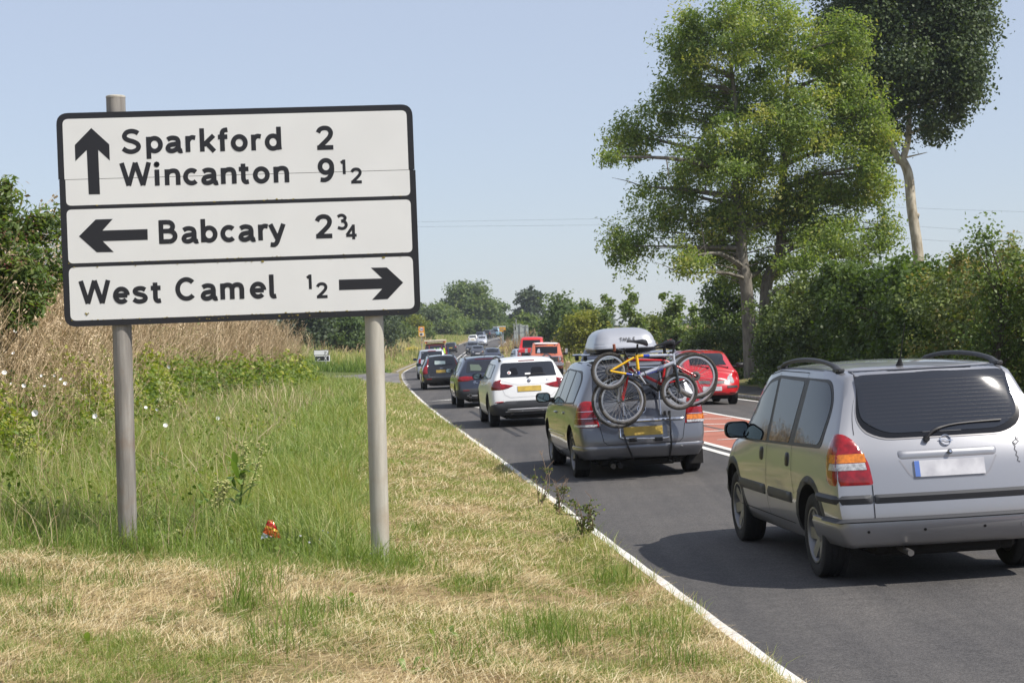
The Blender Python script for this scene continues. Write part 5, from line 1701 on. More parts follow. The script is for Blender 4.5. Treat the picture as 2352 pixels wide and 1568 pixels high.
tube_text(r3, "OXE", zp(905, 590, y3), zp(1080, 700, y3), .035, M_WHT, .022)
# --- the carrier
rk = Rig("cycle_carrier", "silver tube carrier strapped to the tailgate of the grey people carrier", "bike rack", zp(965, 1165, -.04))
def hitB(px, py, off=.03):
    v = zp(px, py); co, n = b.hit('B', v.x, v.z); return co + n * off
lowl, lowr = hitB(760, 1165, .05), hitB(1190, 1165, .05)
mb = MB(); mb.tube(crom([hitB(738, 1000, .05), hitB(736, 1130, .05), lowl, hitB(960, 1172, .055), lowr, hitB(1212, 1100, .05), hitB(1212, 930, .06)], 5), .0125, 10); rk.put(mb, "lower_hoop", M_CHR)
mb = MB()
for px in (790, 1130):
    mb.tube(crom([hitB(px, 960, .05), hitB(px, 700, .10), zp(px, 520, -.16), zp(px, 452, -.30), zp(px, 448, -.62)], 5), .0125, 10)
mb.tube([zp(790, 500, -.18), zp(1130, 505, -.18)], .012, 8)
rk.put(mb, "carrier_arm", M_CHR)
for x0, x1 in ((815, 885), (1055, 1128)):
    mb = MB(); mb.tube([hitB(x0, 1182, .055), hitB(x1, 1180, .055)], .026, 12); rk.put(mb, "foam_pad", M_BLK)
def strap(pts, w=.025):
    P = crom(pts, 4); vs = []
    for p in P: vs += [p + Vector((-w / 2, 0, 0)), p + Vector((w / 2, 0, 0))]
    mb = MB(); mb.add(vs + [v + Vector((0, .003, 0)) for v in vs], [(2 * i, 2 * i + 1, 2 * i + 3, 2 * i + 2) for i in range(len(P) - 1)] + [(2 * i + 2 * len(P), 2 * i + 1 + 2 * len(P), 2 * i + 3 + 2 * len(P), 2 * i + 2 + 2 * len(P)) for i in range(len(P) - 1)])
    rk.put(mb, "strap", M_BLK)
strap([hitB(765, 1130, .06), hitB(800, 1230, .07), hitB(855, 1340, .06)])
strap([hitB(1212, 930, .08), hitB(1208, 1100, .07), hitB(1206, 1230, .075), hitB(1205, 1345, .05)])
strap([hitB(1205, 1345, .05), zp(1212, 1395, .0), hitB(1200, 1380, .02)], .015)
for q_ in ((1170, 945), (1212, 945)):
    mb = MB(); mb.box(hitB(*q_, .05), (.035, .04, .06), bev=.01); rk.put(mb, "hook", M_BLK)
# --- roof bars and box
bars = Rig("roof_bars", "pair of aluminium roof bars on the grey people carrier", "roof bars", Vector((0, 1.4, 1.56)))
for yb_ in (.98, 1.9):
    mb = MB(); mb.tube([(-.66, yb_, 1.645), (.66, yb_, 1.645)], .016, 10); bars.put(mb, "bar", M_CHR)
    for x in (-.60, .60):
        mb = MB(); mb.box((x, yb_, 1.60), (.05, .07, .07), bev=.02); bars.put(mb, "foot", M_BLK)
bx = Rig("roof_box", "domed silver grey roof box on the roof bars of the car with bicycles", "roof box", Vector((-.10, 1.3, 1.66)))
def box_layer(w, y0, y1, z, r):
    o = rpoly([(-w, y0, 0), (w, y0, 0), (w, y1, 0), (-w, y1, 0)], r, 8)
    return [Vector((v.x * (1 - .16 * max(0, (v.y - 1.2)) / 1.2) * .93 - .10, .44 + (v.y - .44) * .80, z - .075)) for v in o]
def shell(layers, name, m, captop=True):
    vs = [v for l in layers for v in l]; n = len(layers[0])
    fs = [(i * n + k, i * n + (k + 1) % n, (i + 1) * n + (k + 1) % n, (i + 1) * n + k) for i in range(len(layers) - 1) for k in range(n)]
    fs.append(list(range((len(layers) - 1) * n, len(layers) * n)) if captop else list(range(n)))
    mb = MB(); mb.add(vs, fs, 0, True)
    o = bx.put(mb, name, m)
    return o
M_BOX = mat("silver_box_shell", (.40, .415, .45), .35, metal=.35, coat=.4)
shell([box_layer(.36, .62, 2.3, 1.735, .15), box_layer(.42, .52, 2.45, 1.745, .18), box_layer(.455, .46, 2.55, 1.79, .20)], "base_tray", mat("black_box_tray", (.02, .02, .022), .4), False)
shell([box_layer(.46, .45, 2.56, 1.79, .20), box_layer(.47, .44, 2.58, 1.80, .20), box_layer(.465, .45, 2.56, 1.835, .20), box_layer(.455, .465, 2.52, 1.845, .20), box_layer(.452, .475, 2.5, 1.875, .20), box_layer(.44, .49, 2.46, 1.89, .20),
       box_layer(.425, .52, 2.40, 1.94, .20), box_layer(.395, .57, 2.3, 1.99, .19), box_layer(.35, .65, 2.15, 2.03, .18), box_layer(.29, .77, 1.95, 2.057, .16), box_layer(.20, .95, 1.7, 2.072, .12), box_layer(.08, 1.15, 1.5, 2.078, .05)], "lid", M_BOX)
itx = []
def Tb(x, y, lift):
    yy = .475 + max(0, y - 1.81) * .5
    return Vector((x, yy - .012 - lift, y)) - bx.base
x = zp(800, 200).x + .04
for ch in "THULE":
    itx.append((ch, x, 1.82, .046 / 146)); x += .045
text_mesh("lettering", itx, M_BLK, bx.root, Tb, 30)

# ======== oncoming traffic and the far end of the queue
def front_car(name, label, sp, pnt, px, py, lamps, grille=None, plate=(0, .45), wsz=None, intake=None, chrome=False, dh=0, cat="car", extra=None, group=None, orange=False, y_at=None, ref='F', roofm=None):
    c = Car(name, label, cat, sp, pnt, group)
    w2 = sp['W'] / 2; H = sp['H']
    zb = sp['roof'][4][1] + .05
    w = wsz or [(-w2 * .74, zb), (w2 * .74, zb), (w2 * .60, H - .10), (-w2 * .60, H - .10)]
    st_ = .08 if sp.get('lv', 3) >= 3 else .16
    c.drape("windscreen", 'F', [(v.x, v.y) for v in rpoly([(p[0], p[1], 0) for p in w], .05, 3)], M_GLASS, .005, 0, st_)
    c.drape("headlight", 'F', lamps, M_CLR, .012, .03, st_ * .7, mirror=True)
    if grille: c.drape("grille", 'F', grille, M_BLK, .008, 0, st_)
    if intake: c.drape("air_intake", 'F', intake, M_BLK, .006, 0, st_)
    if plate: c.plate('F', plate[0], plate[1], M_PLW)
    yb, yf = sp['roof'][3][0], sp['roof'][4][0]
    b0, b1 = sp.get('belt', (1, .92)); L = sp['L']
    bz = lambda y: b0 + (b1 - b0) * y / L + .02
    yq = sp.get('yq', .75); tz = H - .13
    d = rpoly([(yf - .22, bz(yf), 0), (yq, bz(yq), 0), (yq + .2, tz - .03, 0), (yb - .1, tz, 0)], [.03, .12, .1, .12], 4)
    c.drape("side_window", 'L', [(v.x, v.y) for v in d], M_GLASS, .004, 0, st_, mirror=True)
    rwz = sp['roof'][0][1]
    c.drape("rear_window", 'B', [(-w2 * .7, 1.05), (w2 * .7, 1.05), (w2 * .6, rwz - .1), (-w2 * .6, rwz - .1)], M_GLASSB, .005, 0, .16)
    c.mirror(-1, yf - .45, bz(yf) + .05); c.mirror(1, yf - .45, bz(yf) + .05)
    if extra: extra(c)
    if y_at is None:
        g = G(px, py, .03)
    else:
        p = A(px, 790, y_at); g = Vector((p.x, y_at, 0))
    c.place(g, head_at(g.y) + math.pi + dh, ref)
    return c
# red hatchback
spY = mk(3.62, 1.66, 1.50, 2.37, .55, hatch=.3, hood=.98, mpv=.6, Rw=.29, yq=.45)
def y_extra(c):
    for s_ in (-1, 1):
        c.drape("grille_mesh", 'F', [(s_ * .06, .56), (s_ * .34, .58), (s_ * .36, .66), (s_ * .05, .65)], mat("grille_mesh_grey", (.16, .16, .17), .5, c2=(.03, .03, .03), vscale=60), .01, 0, .08)
        c.drape("bumper_strip", 'F', [(s_ * .42, .46), (s_ * .86, .47), (s_ * .86, .53), (s_ * .42, .52)], M_PLAS, .014, 0, .06)
        c.drape("fog_recess", 'F', [(s_ * .48, .24), (s_ * .68, .25), (s_ * .68, .34), (s_ * .48, .34)], M_BLK, .006, 0, .08)
    c.disc("badge", 'F', 0, .68, .045, M_CHR, .006, .006, ring=.01)
    c.wiper('F', [(-.5, 1.0), (-.2, 1.05), (.1, 1.06)]); c.wiper('F', [(.05, 1.0), (.3, 1.04), (.55, 1.05)])
cY = front_car("hatchback", "red hatchback coming the other way past the dark hedge", spY, P_RED, 1637, 931,
          [(v.x, v.y) for v in rpoly([(.44, .60, 0), (.66, .58, 0), (.80, .66, 0), (.80, .80, 0), (.56, .84, 0), (.44, .74, 0)], .06, 3)],
          None, (0, .44), intake=[(-.36, .23), (.36, .23), (.38, .33), (-.38, .33)], extra=y_extra)
# orange-brown pickup with white roof
def boxy(L, W, H, wb, ro, hood, cow, wt, **k):
    d = dict(L=L, W=W, H=H, wheels=(ro, ro + wb), clear=.34, sill=.5, zr=[.42, .55, .75, .95, hood + .02, H - .05], yr=[.06, 0, 0, .02, .04, .18],
             roof=[(.5, H - .01), (1.4, H), (wt - .7, H), (wt, H - .03), (cow, hood + .05), ((cow + L) / 2, hood + .02), (L - .22, hood), (L - .06, hood - .03)],
             front=[L - .06, L - .02, L - .01, L - .01, L - .03, L - .06], belt=(hood + .02, hood + .0), tapf=.93, tapr=.96, fbulge=.04, rbulge=.02, wbulge=.05, hoodw=.86,
             wrow=[.9, .98, 1.0, .99, .97, .78], crease=dict(roof=.7, rear=.8, rtop=.7, nose=.75, front=.75, belt=.6), lv=2, Rw=.39, tw=.26, gap=.07, spokes=8, spw=.2)
    d.update(k); return d
spO = boxy(5.0, 2.0, 1.87, 2.75, 1.15, 1.12, 3.45, 2.85)
def o_extra(c):
    c.drape("roof_panel", 'T', [(-.70, .4), (.70, .4), (.70, 2.5), (-.70, 2.5)], mat("white_roof_paint", (.72, .72, .70), .4), .006, 0, .3)
    c.drape("roof_edge", 'F', [(-.66, 1.78), (.66, 1.78), (.64, 1.83), (-.64, 1.83)], MATS["white_roof_paint"], .010, 0, .15)
    for z in np.linspace(.80, 1.0, 5): c.line("grille_bar", 'F', [(-.62, z), (.62, z)], .016, M_GREYM, .02, step=.3)
    c.line("grille_frame", 'F', [(-.92, .74), (.92, .74), (.92, 1.05), (-.92, 1.05), (-.92, .74)], .03, M_CHR, .02, step=.1)
    for s_ in (-1, 1): c.disc("lamp_ring", 'F', s_ * .79, .93, .10, M_CHR, .018, .02, ring=.02)
    c.line("side_trim", 'L', [(.3, .92), (4.8, .90)], .03, M_CHR, .012, mirror=True)
    mb = MB(); mb.box((0, 5.03, .60), (1.98, .14, .17), bev=.04); mb.build("chrome_bumper", M_CHR, c.root)
    c.wiper('F', [(-.5, 1.18), (-.3, 1.24), (-.05, 1.25)]); c.wiper('F', [(.1, 1.18), (.3, 1.24), (.55, 1.25)])
    mb = MB(); mb.box((-1.16, 3.1, 1.38), (.16, .05, .26), bev=.03); mb.box((1.16, 3.1, 1.38), (.16, .05, .26), bev=.03); mb.build("tall_mirror", M_CHR, c.root)
    for s_ in (.35,):
        c.drape("driver_shape", 'F', [(s_, 1.24), (s_ + .2, 1.24), (s_ + .14, 1.5), (s_ + .04, 1.5)], mat("pale_shirt", (.3, .33, .4), .8), .0065, 0, .2)
    c.drape("sun_strip", 'F', [(-.45, 1.69), (0, 1.69), (-.02, 1.72), (-.42, 1.72)], M_AMB, .007, 0, .2)
cO = front_car("pickup_truck", "weathered orange old pickup with white roof and black grille", spO, P_RUST, 1256, 861,
          [(.68, .82), (.90, .82), (.90, 1.03), (.68, 1.03)], [(-.64, .76), (.64, .76), (.64, 1.04), (-.64, 1.04)], None,
          [(-.80, 1.22), (.80, 1.22), (.70, 1.75), (-.70, 1.75)], dh=R(-4), cat="truck", extra=o_extra)
spR = boxy(4.9, 2.0, 2.36, 2.8, 1.1, 1.45, 3.3, 2.8, crease=dict(roof=.35, rear=.6, rtop=.5, nose=.3, front=.3, belt=.4), hcrown=.12)
def r_extra(c):
    c.drape("roof_panel", 'T', [(-.66, .35), (.66, .35), (.66, 2.4), (-.66, 2.4)], mat("dark_roof_cover", (.04, .045, .06), .5), .02, .05, .25)
    c.drape("visor_panel", 'F', [(-.76, 2.13), (.76, 2.13), (.72, 2.27), (-.72, 2.27)], c.paint, .02, .03, .2)
    mb = MB(); mb.box((0, 4.94, .65), (1.9, .12, .16), bev=.04); mb.build("chrome_bumper", M_CHR, c.root)
    c.drape("yellow_flash", 'L', [(2.4, .9), (2.9, .95), (2.7, 1.2), (2.3, 1.1)], M_YEL, .01, 0, .2, mirror=True)
cR = front_car("pickup_truck", "bright red vintage pickup with dark roof behind the orange one", spR, P_BRED, 1217, 847,
          [(.66, 1.0), (.88, 1.0), (.88, 1.2), (.66, 1.2)], [(-.6, .95), (.6, .95), (.6, 1.2), (-.6, 1.2)], None,
          [(-.84, 1.56), (.84, 1.56), (.78, 2.11), (-.78, 2.11)], dh=R(-7), cat="truck", extra=r_extra)
HL = lambda w: [(w * .50, .62), (w * .88, .66), (w * .90, .78), (w * .52, .74)]
GR = [(-.4, .56), (.4, .56), (.42, .68), (-.42, .68)]
IN = [(-.5, .26), (.5, .26), (.5, .40), (-.5, .40)]
far_spec = [
    ("hatchback", "small silver blue car peeping out left of the bright red vintage pickup", mk(4.0, 1.7, 1.47, 2.5, .65, lv=2), P_PALE, 1207, 0, 150, R(6)),
    ("hatchback", "dark blue hatchback with pale headlights, right of the dark grey oncoming car", mk(4.2, 1.76, 1.50, 2.58, .72, lv=2), P_NAVY, 1130, 0, 182, 0),
    ("hatchback", "dark grey hatchback with one orange indicator lit, in the oncoming queue", mk(4.3, 1.76, 1.45, 2.6, .72, lv=2), P_DGREY, 1096, 0, 225, 0),
    ("suv", "dark grey tall SUV behind the hatchback with an orange indicator", mk(4.5, 1.85, 1.68, 2.65, .8, hood=1.1, lv=2, Rw=.35), P_DGREY, 1084, 0, 246, 0),
    ("suv", "silver SUV coming round the bend beside the white hatchback", mk(4.5, 1.80, 1.68, 2.65, .8, hood=1.1, lv=2, Rw=.35), P_PALE, 1106, 0, 297, 0),
    ("estate_car", "navy estate waiting at the right beside the silver roof box", mk(4.6, 1.82, 1.56, 2.7, .9, lv=2, Rw=.33), P_NAVY, 1366, 852, None, R(-9)),
    ("estate_car", "dark car mostly hidden behind the large grey sign backs", mk(4.5, 1.8, 1.5, 2.65, .85, lv=2), P_BLACK, 1190, 0, 330, 0),
]
for nme, lab, sp, pn, px, py, Yd, dh in far_spec:
    def ex(c, lab=lab):
        if "indicator lit" in lab:
            c.disc("indicator", 'F', -.70, .68, .06, mat("lit_indicator", (.9, .35, .03), .3), .015, .01)
    if "sign backs" in lab:
        p = A(px, 790, Yd)
        px = px
    front_car(nme, lab, sp, pn, px, py, HL(sp['W'] / 2), GR, (0, .48), intake=IN, dh=dh, y_at=Yd, extra=ex)
LMP = [(-.86, .76), (-.60, .76), (-.60, .94), (-.84, .94)]
WN = lambda H: [(-.60, 1.05), (.60, 1.05), (.52, H - .12), (-.52, H - .12)]
def far_rear(name, lab, sp, pn, px, Yd, dh=0, extra=None, lamp=LMP, win=None):
    c = rear_car(name, lab, sp, pn, None, lamp, win or WN(sp['H']), plate=(0, .72, M_PLY), extra=extra, mirrors=True)
    p = A(px, 790, Yd)
    c.place(Vector((p.x, Yd, 0)), head_at(Yd) + dh, 'C')
    return c
far_rear("hatchback", "black hatchback at the left kerb just past the red off-road wagon", mk(4.1, 1.72, 1.48, 2.55, .7, lv=2), P_BLACK, 1035, 260)
far_rear("hatchback", "white hatchback, farthest white car of the queue on the bend", mk(4.0, 1.72, 1.48, 2.5, .7, lv=2), P_WHITE, 1086, 312)
far_rear("hatchback", "dark blue car ahead of the white hatchback on the far bend", mk(4.1, 1.74, 1.5, 2.55, .7, lv=2), P_NAVY, 1102, 333)
far_rear("hatchback", "black car right of the dark blue one on the far bend", mk(4.1, 1.74, 1.5, 2.55, .7, lv=2), P_BLACK, 1117, 345, R(-8))
def cit(c):
    mb = MB(); mb.box((0, 1.3, c.H + .17), (1.0, 1.7, .34), bev=.12); mb.box((0, 1.3, c.H + .02), (1.0, .06, .06)); mb.build("roof_box", M_BOX, c.root)
far_rear("people_carrier", "pale blue people carrier with white roof box on the far bend", mk(4.3, 1.75, 1.62, 2.7, .7, hatch=.3, hood=1.0, mpv=1, lv=2), P_LBLUE, 1137, 352, R(-6), extra=cit,
         lamp=[(-.86, .95), (-.66, .95), (-.62, 1.35), (-.72, 1.35)])
# red off-road wagon with roof rack
spLR = boxy(4.4, 1.8, 2.0, 2.6, .85, 1.15, 3.3, 2.75, lv=2)
def lr_extra(c):
    mb = MB()
    for x in np.linspace(-.75, .75, 7): mb.tube([(x, .1, 2.10), (x, 2.6, 2.10)], .03, 6)
    for y in np.linspace(.1, 2.6, 6): mb.tube([(-.78, y, 2.10), (.78, y, 2.10)], .03, 6); mb.tube([(-.78, y, 2.0), (-.78, y, 2.2)], .016, 6); mb.tube([(.78, y, 2.0), (.78, y, 2.2)], .016, 6)
    for x in (-.78, .78): mb.tube([(x, .1, 2.2), (x, 2.6, 2.2)], .045, 6)
    mb.tube([(-.78, .1, 2.2), (.78, .1, 2.2)], .055, 6); mb.box((0, 1.35, 2.07), (1.5, 2.4, .05))
    mb.build("roof_rack", mat("cream_rack", (.62, .56, .45), .6), c.root)
    for x in (-.72, -.62, .62, .72):
        mb = MB(); mb.lathe([(0, .0001), (0, .05), (.09, .045), (.11, .0001)], 10, 'z', (x, .06, 2.02)); mb.build("beacon", M_AMB if abs(x) > .7 else M_REDL, c.root)
    for x, m_ in ((-.05, mat("hi_vis_yellow", (.55, .75, .05), .7)), (.18, mat("hi_vis_lime", (.3, .65, .15), .7)), (.62, MATS["hi_vis_yellow"]), (.34, M_WHT)):
        c.drape("luggage_seen_inside", 'B', [(v.x, v.y) for v in rpoly([(x - .09, 1.22, 0), (x + .09, 1.22, 0), (x + .07, 1.62, 0), (x - .05, 1.66, 0)], .04, 2)], m_, .012, 0, .3)
    for x in (-.45, .45): c.line("window_pillar", 'B', [(x, 1.15), (x, 1.85)], .07, c.paint, .012)
    mb = MB(); mb.box((.915, 1.6, 1.3), (.03, 2.2, .75), bev=.01); mb.build("blue_side_panel", mat("blue_side_paint", (.05, .12, .4), .4), c.root)
cL = rear_car("off_road_wagon", "maroon off-road wagon with a cream roof rack and orange beacons", spLR, P_MAROON, None,
              [(-.86, .8), (-.72, .8), (-.72, 1.05), (-.86, 1.05)], [(-.74, 1.18), (.74, 1.18), (.70, 1.84), (-.70, 1.84)], plate=(0, .72, M_PLY), extra=lr_extra, reach=.1)
p_ = A(1001, 790, 136); cL.place(Vector((p_.x, 136, 0)), head_at(136), 'C')
# ---------------------------------------------------------------- vegetation
OFFS = np.array(fr + [.05])                 # left part of the ground sheet, for exact heights
def ground_z(X, Y):
    X = np.asarray(X, float); Y = np.asarray(Y, float)
    o = np.clip(X - Xe(Y), OFFS[0], OFFS[-1])
    i = np.clip(np.searchsorted(ys, Y) - 1, 0, len(ys) - 2); j = np.clip(np.searchsorted(OFFS, o) - 1, 0, len(OFFS) - 2)
    ty = (Y - ys[i]) / (ys[i + 1] - ys[i]); to = (o - OFFS[j]) / (OFFS[j + 1] - OFFS[j])
    z = (Zg[i, j] * (1 - ty) * (1 - to) + Zg[i + 1, j] * ty * (1 - to) + Zg[i, j + 1] * (1 - ty) * to + Zg[i + 1, j + 1] * ty * to)
    return np.where(X - Xe(Y) > 0, verge_z(X, Y), z)
def U(a, b_, n): return rng.uniform(a, b_, n)

def blades(P, h, w, lean, laz, tone, waz=None):
    n = len(P)
    waz = U(0, 2 * np.pi, n) if waz is None else waz
    wd = np.stack([np.cos(waz), np.sin(waz), np.zeros(n)], 1) * (w / 2)[:, None]
    ld = np.stack([np.cos(laz), np.sin(laz), np.zeros(n)], 1)
    def at(t):
        return P + ld * (h * lean * t * t)[:, None] + np.array([0, 0, 1.]) * (h * t * (1 - .28 * lean * t))[:, None]
    V = np.stack([P - wd, P + wd, at(.5) - wd * .8, at(.5) + wd * .8, at(.82) - wd * .45, at(.82) + wd * .45, at(1.0)], 1).reshape(-1, 3)
    b0 = np.arange(n) * 7
    Q = np.concatenate([np.stack([b0, b0 + 1, b0 + 3, b0 + 2], 1), np.stack([b0 + 2, b0 + 3, b0 + 5, b0 + 4], 1)])
    T = np.stack([b0 + 4, b0 + 5, b0 + 6], 1)
    return V, [Q, T], np.repeat(tone, 7)
def stuff(name, V, Fc, m, tone, kind='stuff', parent=None):
    o = link(name, npmesh(name, V, Fc, m, tone=tone), parent)
    if kind: o['kind'] = kind
    return o
def merge(parts):
    V = []; Q = {}; T = []; off = 0
    for v, fl, t in parts:
        V.append(v); T.append(t)
        for f in fl: Q.setdefault(f.shape[1], []).append(f + off)
        off += len(v)
    return np.concatenate(V), [np.concatenate(q) for q in Q.values()], np.concatenate(T)

M_GRASS = leafmat("long_grass_leaf", [(0, (.075, .125, .022)), (.35, (.15, .225, .045)), (.7, (.26, .33, .09)), (.9, (.38, .38, .15)), (1, (.56, .48, .28))], .35, .45, .35)
M_STRAW = leafmat("dry_straw", [(0, (.17, .11, .05)), (.3, (.38, .28, .13)), (.65, (.56, .44, .23)), (1, (.76, .67, .44))], .15, .6, .3, (1.1, 1, .8))
M_DRY = leafmat("dead_stalk", [(0, (.20, .13, .075)), (.4, (.42, .31, .185)), (.8, (.60, .475, .31)), (1, (.72, .60, .42))], .12, .7, .2, (1.1, 1, .8))
M_WEED = leafmat("weed_leaf", [(0, (.045, .08, .016)), (.4, (.11, .17, .032)), (.75, (.21, .27, .05)), (1, (.38, .38, .08))], .38, .5, .3)

# --- tall green grass of the verge
def tall_grass(n, Y0, Y1, d0, d1, hm):
    Y = Y0 * (Y1 / Y0) ** U(0, 1, n); d = U(d0, d1, n)
    X = Xe(Y) - d
    k = nz(X, Y, .55, 4.0) ; k2 = nz(X, Y, 2.3, 8.0)
    keep = U(0, 1, n) < np.clip(.75 + k2 * 1.6, .12, 1)
    X, Y, d, k, k2 = X[keep], Y[keep], d[keep], k[keep], k2[keep]; n = len(X)
    ef = sm(d, d0, d0 + .35) * .55 + .45
    fe = np.where(Y < 16, sm(Y, Y0 - .1, Y0 + 1.3) * .75 + .25, 1)
    h = hm * (1 + k * .55 + k2 * .35) * U(.55, 1.15, n) * ef * fe
    w = U(.004, .0085, n) * (Y / 14) ** .75
    lean = np.abs(rng.normal(.6, .45, n)); laz = rng.normal(2.6, 1.5, n) + k * 4
    tone = np.clip(.58 + k * .35 + k2 * .3 + rng.normal(0, .17, n), 0, .92)
    tone = np.where(U(0, 1, n) < .06, U(.9, 1, n), tone)
    return blades(np.stack([X, Y, ground_z(X, Y) - .02], 1), h, w, lean, laz, tone)
pp = [tall_grass(66000, 13.35, 30, 2.1, 8.2, .40), tall_grass(52000, 26, 92, 1.9, 8.6, .42)]
stuff("tall_grass", *merge(pp)[:2], M_GRASS, merge(pp)[2])

# --- mown strip: straw litter and short green shoots
def lane_noise(X, Y, s, sd): return nz(X, Y, s, sd)
def litter(n, Y0, Y1, d0, d1, wide=1.0, near=False):
    Y = Y0 * (Y1 / Y0) ** U(0, 1, n)
    d = d0 + (d1 - d0) * U(0, 1, n)
    X = Xe(Y) - d
    k = nz(X, Y, .9, 14.0); k2 = nz(X, Y, 3.1, 5.0)
    keep = U(0, 1, n) < np.clip(.62 + k * 1.3 + k2 * .9, .1, 1)
    X, Y, k, k2, d = X[keep], Y[keep], k[keep], k2[keep], d[keep]; n = len(X)
    L = U(.025, .135, n) * (Y / 11) ** .35; w = U(.0013, .0032, n) * (Y / 11) ** .85 * wide
    az = U(0, np.pi * 2, n) * .5 + rng.normal(0, .8, n) + k * 3; pt = np.abs(rng.normal(0, .32, n))
    dr = np.stack([np.cos(az) * np.cos(pt), np.sin(az) * np.cos(pt), np.sin(pt)], 1)
    pr = np.stack([-np.sin(az), np.cos(az), np.zeros(n)], 1)
    z = ground_z(X, Y) + np.abs(rng.normal(0, .016, n)) * (1 + 2.2 * np.clip(k2 + k, 0, 1)) + .003
    P = np.stack([X, Y, z], 1)
    bend = np.array([0, 0, 1.]) * (U(-.12, .05, n) * L)[:, None]
    a_ = P; b_ = P + dr * (L * .5)[:, None] - bend * .3; c_ = P + dr * L[:, None] + bend
    W = pr * (w / 2)[:, None] + np.array([0, 0, .3]) * (w / 2)[:, None]
    V = np.stack([a_ - W, a_ + W, b_ - W, b_ + W, c_ - W * .5, c_ + W * .5], 1).reshape(-1, 3)
    b0 = np.arange(n) * 6
    Q = np.concatenate([np.stack([b0, b0 + 1, b0 + 3, b0 + 2], 1), np.stack([b0 + 2, b0 + 3, b0 + 5, b0 + 4], 1)])
    tone = np.clip(.52 + k * .45 + rng.normal(0, .3, n), 0, 1)
    return V, [Q], np.repeat(tone, 6)
pp = [litter(165000, 8.6, 14.3, -.2 + .25, 5.6), litter(52000, 13.5, 40, .08, 2.4), litter(14000, 36, 90, .08, 2.2, 1.3)]
m_ = merge(pp); stuff("mown_straw", m_[0], m_[1], M_STRAW, m_[2])
def shoots(n, Y0, Y1, d0, d1, hm, dens=.5, tn=.5):
    Y = Y0 * (Y1 / Y0) ** U(0, 1, n); d = U(d0, d1, n); X = Xe(Y) - d
    k = nz(X, Y, .75, 21.0); k2 = nz(X, Y, 3.7, 2.0)
    keep = U(0, 1, n) < np.clip(dens + k * 1.8 + k2 * 1.3, .03, 1)
    X, Y, k, k2, d = X[keep], Y[keep], k[keep], k2[keep], d[keep]; n = len(X)
    h = hm * U(.4, 1.3, n) * (1 + 1.3 * np.clip(k + k2, 0, 1)); w = U(.0025, .006, n) * (Y / 12) ** .75
    lean = np.abs(rng.normal(.5, .4, n))
    tone = np.clip(tn + k * .2 + rng.normal(0, .18, n), .1, .9); tone = np.where(U(0, 1, n) < .22, U(.88, 1, n), tone)
    return blades(np.stack([X, Y, ground_z(X, Y) - .01], 1), h, w, lean, U(0, 6.28, n), tone)
pp = [shoots(150000, 8.6, 14.2, .05, 5.6, .052, .58, .5), shoots(7000, 13.0, 13.9, 1.8, 5.6, .08, .6), shoots(130000, 12.5, 40, .12, 2.5, .05, .95, .6), shoots(45000, 34, 92, .12, 2.3, .10, .95, .66),
      shoots(6000, 9, 60, -.04, .35, .10, .5, .75)]
# taller single tufts that the mower missed
tp = []
for (x, y, s) in [(G(585, 1400, .15), 0, .34), (G(570, 1440, .15), 0, .28), (G(700, 1480, .15), 0, .26), (G(770, 1440, .15), 0, .2), (G(1260, 1470, .1), 0, .26), (G(1290, 1490, .1), 0, .24), (G(1180, 1500, .1), 0, .22),
                   (G(620, 1540, .15), 0, .28), (G(1110, 1360, .1), 0, .16), (G(250, 1400, .2), 0, .18), (G(1500, 1450, .08), 0, .18), (G(1400, 1330, .08), 0, .22), (G(1320, 1230, .05), 0, .2), (G(940, 1240, .12), 0, .16), (G(130, 1480, .2), 0, .2), (G(30, 1420, .2), 0, .2), (G(1540, 1530, .05), 0, .2), (G(1060, 1560, .1), 0, .2)]:
    n = 110
    P = np.array([[x.x, x.y, 0]]) + rng.normal(0, 1, (n, 3)) * np.array([[.10, .13, 0]])
    P[:, 2] = ground_z(P[:, 0], P[:, 1]) - .01
    tp.append(blades(P, s * U(.45, 1.2, n), U(.003, .0075, n), np.abs(rng.normal(.35, .3, n)), U(0, 6.28, n), np.clip(rng.normal(.4, .15, n), .1, .75)))
for (px, s, n, sx) in ((292, .34, 420, .30), (868, .30, 380, .22), (330, .26, 200, .3), (905, .2, 160, .2), (820, .26, 200, .25), (560, .2, 260, .7), (160, .28, 300, .5)):
    q = A(px, 1290, 13.95)
    P = np.array([[q.x, 13.98, 0]]) + rng.normal(0, 1, (n, 3)) * np.array([[sx, .12, 0]])
    P[:, 2] = ground_z(P[:, 0], P[:, 1]) - .01
    tp.append(blades(P, s * U(.35, 1.15, n), U(.004, .009, n), np.abs(rng.normal(.5, .4, n)), U(0, 6.28, n), np.clip(rng.normal(.55, .15, n), .1, .9)))
m_ = merge(pp + tp); stuff("short_grass", m_[0], m_[1], M_GRASS, m_[2])

